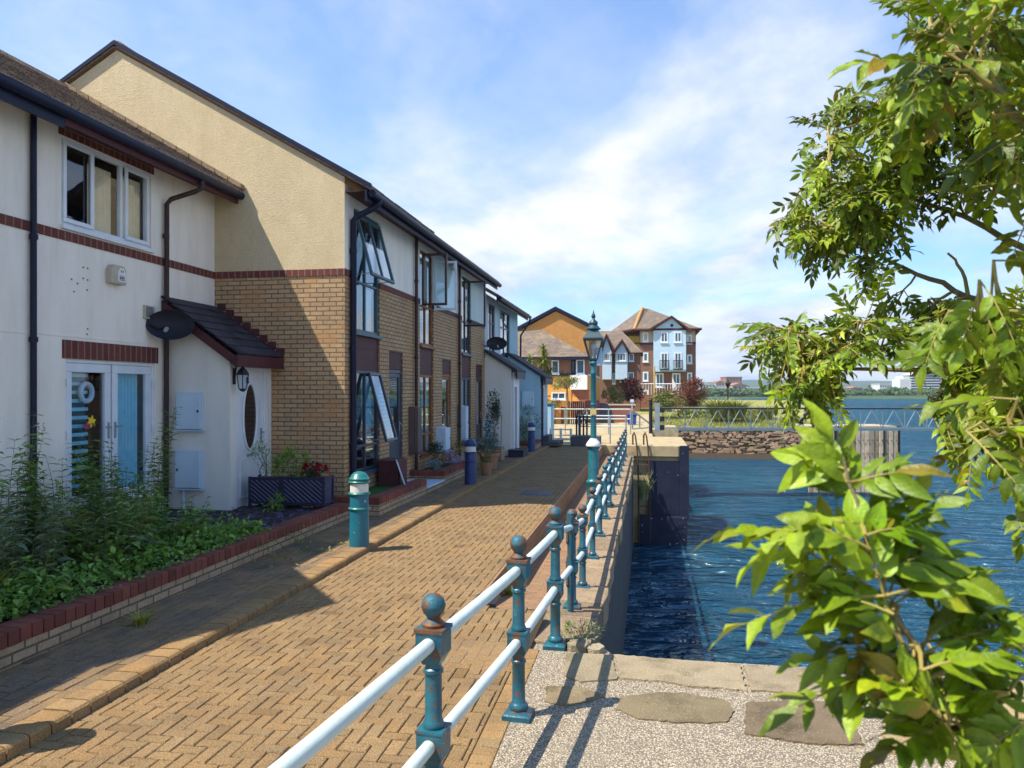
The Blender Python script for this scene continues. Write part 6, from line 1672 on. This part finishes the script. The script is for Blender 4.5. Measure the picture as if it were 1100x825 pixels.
wisp('pampas clump nearest the hanging branches on the lawn', X_(822, 73), 73, -.5, 1.5, 320, 1.6, m='grass_blade', w_=.03, arch=.9, name='ornamental_grass', grp='ornamental grasses on the lawn')
mb = MB()
for i in range(7000):
    x_, y_ = R.uniform(.3, 14), 67.2 + abs(R.gauss(0, 5))
    z_ = -.03 - 1.15 * (1 - min(1, max(0, (y_ - 67) / 12)))
    a = R.uniform(0, 6.28); hh = R.uniform(.1, .28)
    mb.poly([(x_ - .04 * math.cos(a), y_ - .04 * math.sin(a), z_), (x_ + .04 * math.cos(a), y_ + .04 * math.sin(a), z_), (x_ + R.uniform(-.1, .1), y_, z_ + hh)], gt(.3))
stuff(mb.build('long_grass', M['grass_blade'], recalc=False), 'dry long grass on the bank above the stone wall', 'grass')
mb = MB(); p0 = at(782, 440, 78); mb.tube([(p0.x, p0.y, -.2), (p0.x, p0.y, 2.3)], .06, 8); mb.lathe(p0.x, p0.y, [(.1, 2.3), (.28, 2.75), (.33, 2.78), (.1, 2.98), (.04, 3.2)], 8)
tag(mb.build('lamp_post', M['black_metal']), 'distant black lamp post on the far lawn', 'lamp post')

# ================================================================== city across the bay
def far_block(label, u0, u1, vt, d, m, rows=3, cols=6, grp='buildings across the bay', roof=None, dep=18):
    c0, c1 = at(u0, 420, d), at(u1, 420, d)
    zt = EYE - (vt - 420) / F * d; z0 = -1.6
    ea = Vector((c1.x - c0.x, c1.y - c0.y, 0)); Lw = ea.length; ea.normalize(); fd_ = Vector((-ea.y, ea.x, 0))
    fr = FR((c0.x, c0.y, 0), ea, (0, 0, 1), -fd_)
    t = thing('city_building', label, 'building', (c0.x, c0.y, z0), grp)
    mb = MB(); mb.fbox(fr, 0, Lw, z0, zt, -dep, 0); mb.build('walls', M[m], t)
    hr = (zt - z0) / (rows + .4); mb = MB()
    for r_ in range(rows):
        for k in range(cols): mb.fbox(fr, Lw * (k + .22) / cols, Lw * (k + .78) / cols, z0 + hr * (r_ + .45), z0 + hr * (r_ + .95), .02, .12)
    mb.build('windows', M['glass_far'], t)
    if roof:
        mb = MB(); mb.prism([(-.4, zt), (Lw + .4, zt), (Lw / 2, zt + Lw * roof)], fr, -dep, .4); mb.build('roof', M['far_red'], t)
    else:
        mb = MB(); mb.fbox(fr, -.3, Lw + .3, zt + .01, zt + .7, -dep - .3, .3); mb.build('parapet', M[m], t)
    return t
fb = [(735, 749, 410, 620, 'glass_far', 4, 4, 'glass fronted city block just right of the apartment block', None),
      (752, 768, 413, 640, 'far_white', 4, 5, 'pale city block right of the glass fronted one', None),
      (769, 778, 411, 660, 'far_stone', 4, 3, 'narrow stone coloured city block', .25),
      (780, 797, 405.5, 680, 'far_red', 5, 5, 'tall red brick city block rising above its neighbours', None),
      (762, 786, 417, 590, 'far_white', 3, 8, 'long low white city block at the waterside', None),
      (787, 802, 414, 600, 'far_stone', 3, 5, 'stone coloured city block under the red brick one', .2),
      (803, 818, 417, 610, 'far_white', 3, 5, 'white city block by the left hanging branches', None),
      (914, 924, 417, 800, 'far_red', 2, 4, 'tiny red roofed building left of the far white terrace', .2),
      (925, 938, 417.5, 820, 'far_stone', 2, 5, 'tiny stone coloured building on the far shore', None),
      (945, 966, 413, 760, 'far_white', 3, 8, 'low white building left of the curved hotel', None),
      (1013, 1030, 418, 640, 'far_white', 2, 6, 'low white building right of the curved hotel', None),
      (1048, 1062, 415, 640, 'far_red', 3, 5, 'red building seen between the branches at the far right', None),
      (1072, 1096, 417, 640, 'far_stone', 3, 7, 'stone coloured building at the right edge across the bay', None)]
for (u0, u1, vt, d, m, r_, c_n, lab, rf_) in fb: far_block(lab, u0, u1, vt, d, m, r_, c_n, roof=rf_)
# the curved white hotel
d = 640; ht = thing('waterfront_hotel', 'large white stepped waterfront hotel with a curved sail roof across the bay', 'hotel', tuple(at(990, 426, d)), 'buildings across the bay')
c0 = at(967, 420, d); frh = FR((c0.x, c0.y, 0), (_c, _s, 0), (0, 0, 1), (_s, -_c, 0)); k_ = d / F
mb = MB(); mb.fbox(frh, 0, 11.5 * k_, -1.6, EYE + 13 * k_, -14, 0); mb.fbox(frh, 4 * k_, 11 * k_, EYE + 13 * k_, EYE + 16 * k_, -14, -1); mb.build('tower_wing', M['far_white'], ht)
mb = MB()
for fl in range(8):
    z0 = -1.2 + fl * 2.15; x1 = 46 - fl * .9
    mb.fbox(frh, 11.6 * k_, x1 * k_, z0 + 1.35, z0 + 2.1, -14, 1.2 - fl * .05)
mb.build('balcony_bands', M['far_white'], ht)
mb = MB(); mb.fbox(frh, 11.7 * k_, 44 * k_, -1.5, 15.9, -14, -.6); mb.build('glazing', M['glass_far'], ht)
mb = MB(); P = []
for i in range(13): q = i / 12; P.append(((12 + 30 * q) * k_, 15.9 + 3.2 * k_ * math.sin(math.pi * min(1, q * 1.02)) ** .8))
for i in range(12, -1, -1): q = i / 12; P.append(((12 + 30 * q) * k_, 15.9 + 1.9 * k_ * math.sin(math.pi * min(1, q * 1.02)) ** .8 - .3))
for i in range(12):
    a, b = P[i], P[i + 1]; a2, b2 = P[25 - i], P[24 - i]
    mb.prism([a, b, b2, a2], frh, -12, 2)
mb.build('sail_roof', M['far_white'], ht)
mb = MB()
for i in range(900):
    u_ = R.uniform(735, 1130); d_ = R.uniform(575, 600); p = at(u_, 420, d_)
    r_ = R.uniform(1.2, 3.6); p.z = -2.4 + r_ * .5
    for j in range(10): leafq(mb, p + Vector((R.gauss(0, r_ * .5), R.gauss(0, r_ * .5), abs(R.gauss(0, r_ * .5)))), rv(1) + Vector((0, -.5, .5)), Vector((0, -.6, .8)), r_ * .9, r_ * .8, gt(.3))
stuff(mb.build('shore_trees', M['far_green'], recalc=False), 'dark green belt of trees along the far shore', 'trees')
# ================================================================== the ash tree overhanging from the right
tr = thing('ash_tree', 'ash tree at the right with sunlit pinnate leaves hanging over the quay', 'tree', (2.3, 1.75, 0))
LM, TW, BK = MB(), MB(), MB()
def leaflet(base, d, up, L, W, tint, droop):
    leafq(LM, base, d, up, L, W, tint, droop, 6 if L > .05 else 4, .14)
def compound(base, d, up, length, n, L, W, tint):
    """a pinnate ash leaf: rachis with opposite leaflets and one at the tip"""
    d = d.normalized(); side = d.cross(up)
    if side.length < 1e-3: side = Vector((1, 0, 0))
    side.normalize(); nn = side.cross(d).normalized()
    pts = [base + d * (length * q) - nn * (length * .2 * q * q) for q in (0, .33, .66, 1)]
    TW.tube(pts, [.0021, .0018, .0014, .0009], 4, caps=False)
    def P(q):
        s_ = min(2, int(q * 3)); return pts[s_].lerp(pts[s_ + 1], q * 3 - s_)
    for k in range(n):
        q = .28 + .62 * k / max(1, n - 1); p = P(q); ax = (P(min(1, q + .05)) - P(max(0, q - .05))).normalized()
        for sg in (-1, 1):
            dd = ax * R.uniform(.55, .95) + side * sg * R.uniform(.75, 1.0) + nn * R.uniform(-.35, .30)
            sc = R.uniform(.78, 1.12) * (1 - .12 * abs(k - n * .5) / n)
            leaflet(p, dd, nn + rv(.22), L * sc, W * sc, tint * R.uniform(.8, 1.2), R.uniform(.05, .5))
    ax = (pts[-1] - pts[-2]).normalized()
    leaflet(pts[-1], ax, nn + rv(.15), L * 1.1, W * 1.1, tint, R.uniform(.1, .4))

TB = Vector((2.3, 1.75, 0))
trunk = [TB + Vector((0, 0, -.05)), TB + Vector((-.03, .02, .8)), TB + Vector((-.02, .05, 1.7)), TB + Vector((.05, .08, 2.6)), TB + Vector((.02, .1, 3.6)), TB + Vector((-.1, .2, 4.8))]
BK.tube(trunk, [.115, .10, .09, .078, .06, .02], 14)
branches = [
    [(trunk[2], .030), (at(1190, 408, 2.55), .022), (at(1100, 404, 2.62), .0125), (at(1010, 400, 2.66), .0095), (at(912, 397, 2.72), .006), (at(860, 380, 2.76), .003)],
    [(trunk[3], .034), (at(1200, 300, 2.75), .024), (at(1100, 268, 2.82), .013), (at(1035, 233, 2.9), .010), (at(960, 205, 2.95), .006), (at(890, 175, 3.0), .003)],
    [(trunk[3], .028), (at(1190, 370, 2.6), .022), (at(1105, 343, 2.7), .014), (at(1040, 318, 2.74), .011), (at(1000, 300, 2.8), .009), (at(955, 280, 2.86), .006), (at(900, 250, 2.9), .003)],
    [(trunk[4], .03), (at(1210, 210, 1.5), .018), (at(1100, 128, 1.5), .0085), (at(1068, 98, 1.53), .007), (at(1045, 68, 1.58), .005), (at(1000, 30, 1.65), .003)],
    [(trunk[2], .026), (at(1250, 700, 1.5), .02), (at(1120, 800, 1.12), .009), (at(1020, 780, 1.06), .0058), (at(982, 705, 1.03), .0045), (at(950, 640, 1.02), .0038), (at(925, 560, 1.03), .003), (at(906, 490, 1.05), .0018)],
    [(trunk[4], .028), (at(1180, 60, 2.2), .02), (at(1080, 70, 2.4), .012), (at(990, 110, 2.6), .007), (at(920, 130, 2.8), .003)],
    [(at(1040, 318, 2.74), .008), (at(1035, 290, 2.78), .006), (at(1018, 272, 2.82), .004)],
    [(trunk[3], .02), (at(1200, 430, 1.6), .012), (at(1110, 455, 1.4), .005), (at(1072, 468, 1.36), .0025)],
    [(trunk[3], .02), (at(1200, 340, 1.7), .012), (at(1110, 345, 1.55), .005), (at(1060, 345, 1.5), .0025)],
    [(trunk[2], .022), (at(1180, 470, 2.2), .018), (at(1100, 440, 2.4), .009), (at(1040, 430, 2.5), .005), (at(985, 440, 2.55), .003)],
]
samples = []
for b in branches:
    pts = [Vector(p) for p, r in b]; rs = [r for p, r in b]
    # smooth the polyline a little
    P2, R2 = [], []
    for i in range(len(pts) - 1):
        for q in (0, .34, .67):
            p = pts[i].lerp(pts[i + 1], q)
            P2.append(p + rv(.004 if i else 0)); R2.append(rs[i] + (rs[i + 1] - rs[i]) * q)
    P2.append(pts[-1]); R2.append(rs[-1])
    (TW if b[0][1] < .01 else BK).tube(P2, R2, 8)
    samples += P2[4:] if len(P2) > 8 else P2
def nearest(p): return min(samples, key=lambda s_: (s_ - p).length)
VIEW = Vector((-_s, _c, 0))
def to_px(p):
    d = -_s * p.x + _c * p.y
    return 550 + F * (_c * p.x + _s * p.y) / d, 420 - F * (p.z - EYE) / d
GAPS = [(915, 1004, 396, 480), (945, 1035, 300, 324), (985, 1100, 236, 318), (930, 982, 22, 72), (780, 845, 296, 334), (800, 905, 312, 330), (780, 818, 120, 262), (780, 845, 60, 205), (845, 872, 60, 110), (890, 945, 0, 74)]
def pruned(p):
    u, v = to_px(p)
    return any(a < u < b and c < v < d for a, b, c, d in GAPS)
def cluster(u, v, ru, rv_, d, n, L=.047, W=.0175, spread=.17, per=9, pairs=(4, 5, 5)):
    k = max(1, round(n * 1.75 / per))
    for i in range(k):
        while True:
            a, b = R.uniform(-1, 1), R.uniform(-1, 1)
            if a * a + b * b <= 1: break
        dd = d + R.gauss(0, spread)
        tip = at(u + a * ru, v + b * rv_, max(.8, dd))
        s_ = nearest(tip); mid = s_.lerp(tip, .5) + Vector((R.gauss(0, .03), R.gauss(0, .03), .04 + R.gauss(0, .03)))
        dist = (tip - s_).length
        tw = [s_, s_.lerp(mid, .5) + rv(.008), mid, mid.lerp(tip, .5) + rv(.008), tip]
        TW.tube(tw, [.0045, .004, .0034, .0026, .0015], 5, caps=False)
        tdir = (tip - mid).normalized()
        for j in range(per):
            q = max(0.0, 1 - j * .045 / max(.08, dist) * 1.5)
            p = mid.lerp(tip, q) if q > 0 else mid
            a_ = R.uniform(0, 6.28)
            out = tdir * R.uniform(.3, .9) + rv(.55) + Vector((0, 0, -.02))
            if j == 0: out = tdir + rv(.2)
            ll = R.uniform(.10, .155); tipq = p + out.normalized() * (ll + L * .8)
            if per > 3 and (pruned(tipq) or pruned(p + out.normalized() * ll * .5 + Vector((0, 0, -.03)))): continue
            compound(p, out, Vector((-.1, -.25, 1)) + rv(.42), ll, R.choice(pairs), L * R.uniform(.82, 1.15), W * R.uniform(.85, 1.15), max(.35, R.gauss(.86, .3)))
for c in [(1060, 60, 50, 45, 2.3, 48), (1005, 85, 35, 30, 2.6, 32), (955, 115, 30, 22, 2.8, 26), (905, 122, 22, 16, 2.95, 16), (890, 162, 20, 16, 3.0, 16), (930, 165, 35, 20, 2.95, 26),
          (985, 148, 35, 26, 2.75, 32), (1050, 130, 38, 34, 2.5, 40), (1000, 192, 34, 18, 2.8, 28), (948, 205, 36, 18, 2.9, 30), (892, 212, 32, 14, 3.0, 24), (852, 236, 18, 9, 3.05, 14),
          (862, 268, 17, 12, 3.05, 16), (905, 252, 28, 18, 2.95, 24), (925, 280, 10, 8, 2.9, 6), (958, 232, 28, 13, 2.9, 20), (1060, 185, 24, 14, 2.75, 18), (1085, 165, 15, 34, 2.6, 20),
          (1045, 12, 50, 16, 2.0, 26), (982, 6, 12, 5, 2.4, 4),
          (826, 352, 9, 5, 2.8, 6), (834, 378, 14, 10, 2.78, 12), (856, 352, 18, 9, 2.76, 12), (848, 405, 20, 12, 2.75, 20), (868, 425, 18, 11, 2.72, 20), (892, 376, 26, 15, 2.72, 26), (898, 412, 10, 10, 2.7, 10),
          (906, 345, 22, 8, 2.74, 12), (945, 332, 24, 8, 2.76, 12), (950, 360, 30, 11, 2.7, 22), (1003, 347, 28, 13, 2.68, 22), (1012, 378, 36, 8, 2.62, 22), (1060, 340, 36, 28, 2.5, 30),
          (1035, 425, 15, 10, 2.5, 14), (1055, 452, 30, 16, 2.45, 26), (1085, 420, 14, 32, 2.4, 24), (1010, 455, 7, 6, 2.5, 5), (1040, 385, 40, 14, 2.55, 26), (1065, 400, 30, 16, 2.5, 26), (1040, 478, 26, 10, 2.5, 16), (1090, 470, 12, 20, 2.4, 16), (1022, 440, 14, 12, 2.5, 14), (1080, 345, 22, 16, 2.4, 18)]:
    cluster(*c)
# blurred sprays close to the lens
for c in [(1060, 345, 36, 20, 1.5, 6), (1075, 470, 26, 12, 1.35, 4), (1035, 60, 50, 40, 1.5, 10), (1085, 150, 20, 30, 1.5, 5), (990, 90, 25, 20, 1.7, 5)]:
    cluster(*c, L=.056, W=.024, spread=.05, per=3, pairs=(4, 5))
near = [((905, 575), (772, 548), 1.05, 4), ((890, 560), (815, 575), 1.02, 2), ((960, 660), (880, 620), .97, 3), ((940, 620), (1000, 585), 1.0, 3), ((970, 690), (930, 640), .98, 3), ((975, 700), (905, 720), 1.0, 3), ((990, 720), (1060, 690), .97, 3), ((1010, 770), (970, 730), .97, 3), ((1020, 780), (1010, 715), 1.0, 3), ((935, 590), (885, 560), .99, 2), ((930, 575), (980, 555), .99, 2), ((1085, 745), (1030, 735), 1.0, 3), ((1100, 690), (1060, 650), 1.02, 3), ((922, 548), (903, 462), 1.07, 4), ((950, 640), (785, 640), .99, 3), ((950, 640), (850, 575), 1.02, 3), ((950, 640), (925, 560), 1.0, 3),
        ((950, 640), (1060, 605), 1.0, 3), ((955, 650), (1010, 570), 1.06, 3), ((982, 705), (865, 690), 1.0, 3), ((985, 710), (838, 742), 1.08, 3), ((985, 705), (1085, 650), 1.03, 4),
        ((1000, 750), (930, 715), .98, 3), ((1010, 770), (1090, 730), 1.02, 3), ((1020, 780), (955, 790), 1.06, 3), ((1015, 775), (1045, 815), 1.0, 3), ((930, 600), (850, 610), 1.06, 3),
        ((1100, 720), (1045, 690), 1.05, 3), ((1110, 770), (1065, 800), 1.0, 3), ((970, 680), (900, 650), 1.05, 3), ((990, 700), (1015, 625), 1.08, 3), ((1060, 790), (1095, 815), 1.05, 3),
        ((1050, 785), (1000, 720), 1.1, 3), ((1030, 780), (980, 740), 1.12, 3), ((925, 560), (985, 530), 1.07, 3), ((915, 520), (960, 500), 1.07, 2), ((912, 505), (865, 490), 1.06, 2)]
for (b, t_, d, n) in near:
    B, T = at(*b, d), at(*t_, d + R.uniform(-.06, .06))
    s_ = nearest(B)
    if (s_ - B).length > .01: TW.tube([s_, s_.lerp(B, .5) + rv(.004), B], [.0032, .0028, .0021], 5, caps=False)
    dv = T - B
    compound(B, dv, Vector((-.15, -.35, 1)) + rv(.4), dv.length * .85, n + 1, .066 * R.uniform(.8, 1.15), .0255 * R.uniform(.8, 1.2), max(.6, R.gauss(1.02, .2)))
for (b, t_, d, n) in near:                 # a second, looser layer of leaves on the same bough
    if R.random() < .25: continue
    B = at(b[0] + R.uniform(-14, 14), b[1] + R.uniform(-14, 14), d + R.uniform(.02, .14)); T = at(t_[0] + R.uniform(-45, 40), t_[1] + R.uniform(-30, 45), d + R.uniform(-.02, .16))
    s_ = nearest(B); TW.tube([s_, s_.lerp(B, .5) + rv(.004), B], [.003, .0026, .002], 5, caps=False)
    dv = T - B
    compound(B, dv, Vector((-.1, -.3, 1)) + rv(.5), max(.09, dv.length * .8), n + 1, .056 * R.uniform(.75, 1.15), .0215 * R.uniform(.8, 1.2), max(.45, R.gauss(.85, .25)))
# the rest of the crown, beyond the right of the frame
for c in [(1180, 100, 60, 150, 2.4, 60), (1270, 250, 60, 160, 2.3, 60), (1180, 420, 50, 80, 2.3, 40), (1330, 60, 80, 160, 2.2, 60), (1400, 300, 80, 150, 2.0, 40)]:
    cluster(*c)
def spray(p, n, L=.05, W=.02):
    for j in range(n):
        q = p + rv(.05)
        compound(q, rv(1) + Vector((0, 0, .1)), Vector((0, 0, 1)) + rv(.4), R.uniform(.10, .16), R.choice((4, 5)), L * R.uniform(.85, 1.15), W, max(.35, R.gauss(.86, .3)))
for b in branches:
    pts = [Vector(p) for p, r in b]
    for i in range(len(pts) - 1):
        for q in (.1, .25, .4, .55, .7, .85):
            p = pts[i].lerp(pts[i + 1], q)
            if to_px(p)[0] < 1150 and -_s * p.x + _c * p.y > .3: continue
            for k in range(3):
                e = p + Vector((R.gauss(0, .2), R.gauss(0, .2), R.gauss(.03, .2)))
                if to_px(e)[0] < 1130: continue
                TW.tube([p, p.lerp(e, .5) + rv(.02), e], [.005, .004, .002], 5, caps=False); spray(e, 5)
for k in range(46):                       # the top of the crown, over the trunk
    e = TB + Vector((R.gauss(0, .75), R.gauss(.1, .7), R.uniform(3.3, 5.6)))
    if to_px(e)[0] < 1160 and to_px(e)[1] > -120 and to_px(e)[0] > -200: continue
    st_ = trunk[4].lerp(trunk[5], R.random()); TW.tube([st_, st_.lerp(e, .5) + rv(.06), e], [.014, .008, .003], 5, caps=False); spray(e, 11)
BK.build('trunk', M['bark'], tr, smooth=True); TW.build('twigs', M['twig'], tr, smooth=False); LM.build('crown', M['leaf'], tr, recalc=False, smooth='leaf')
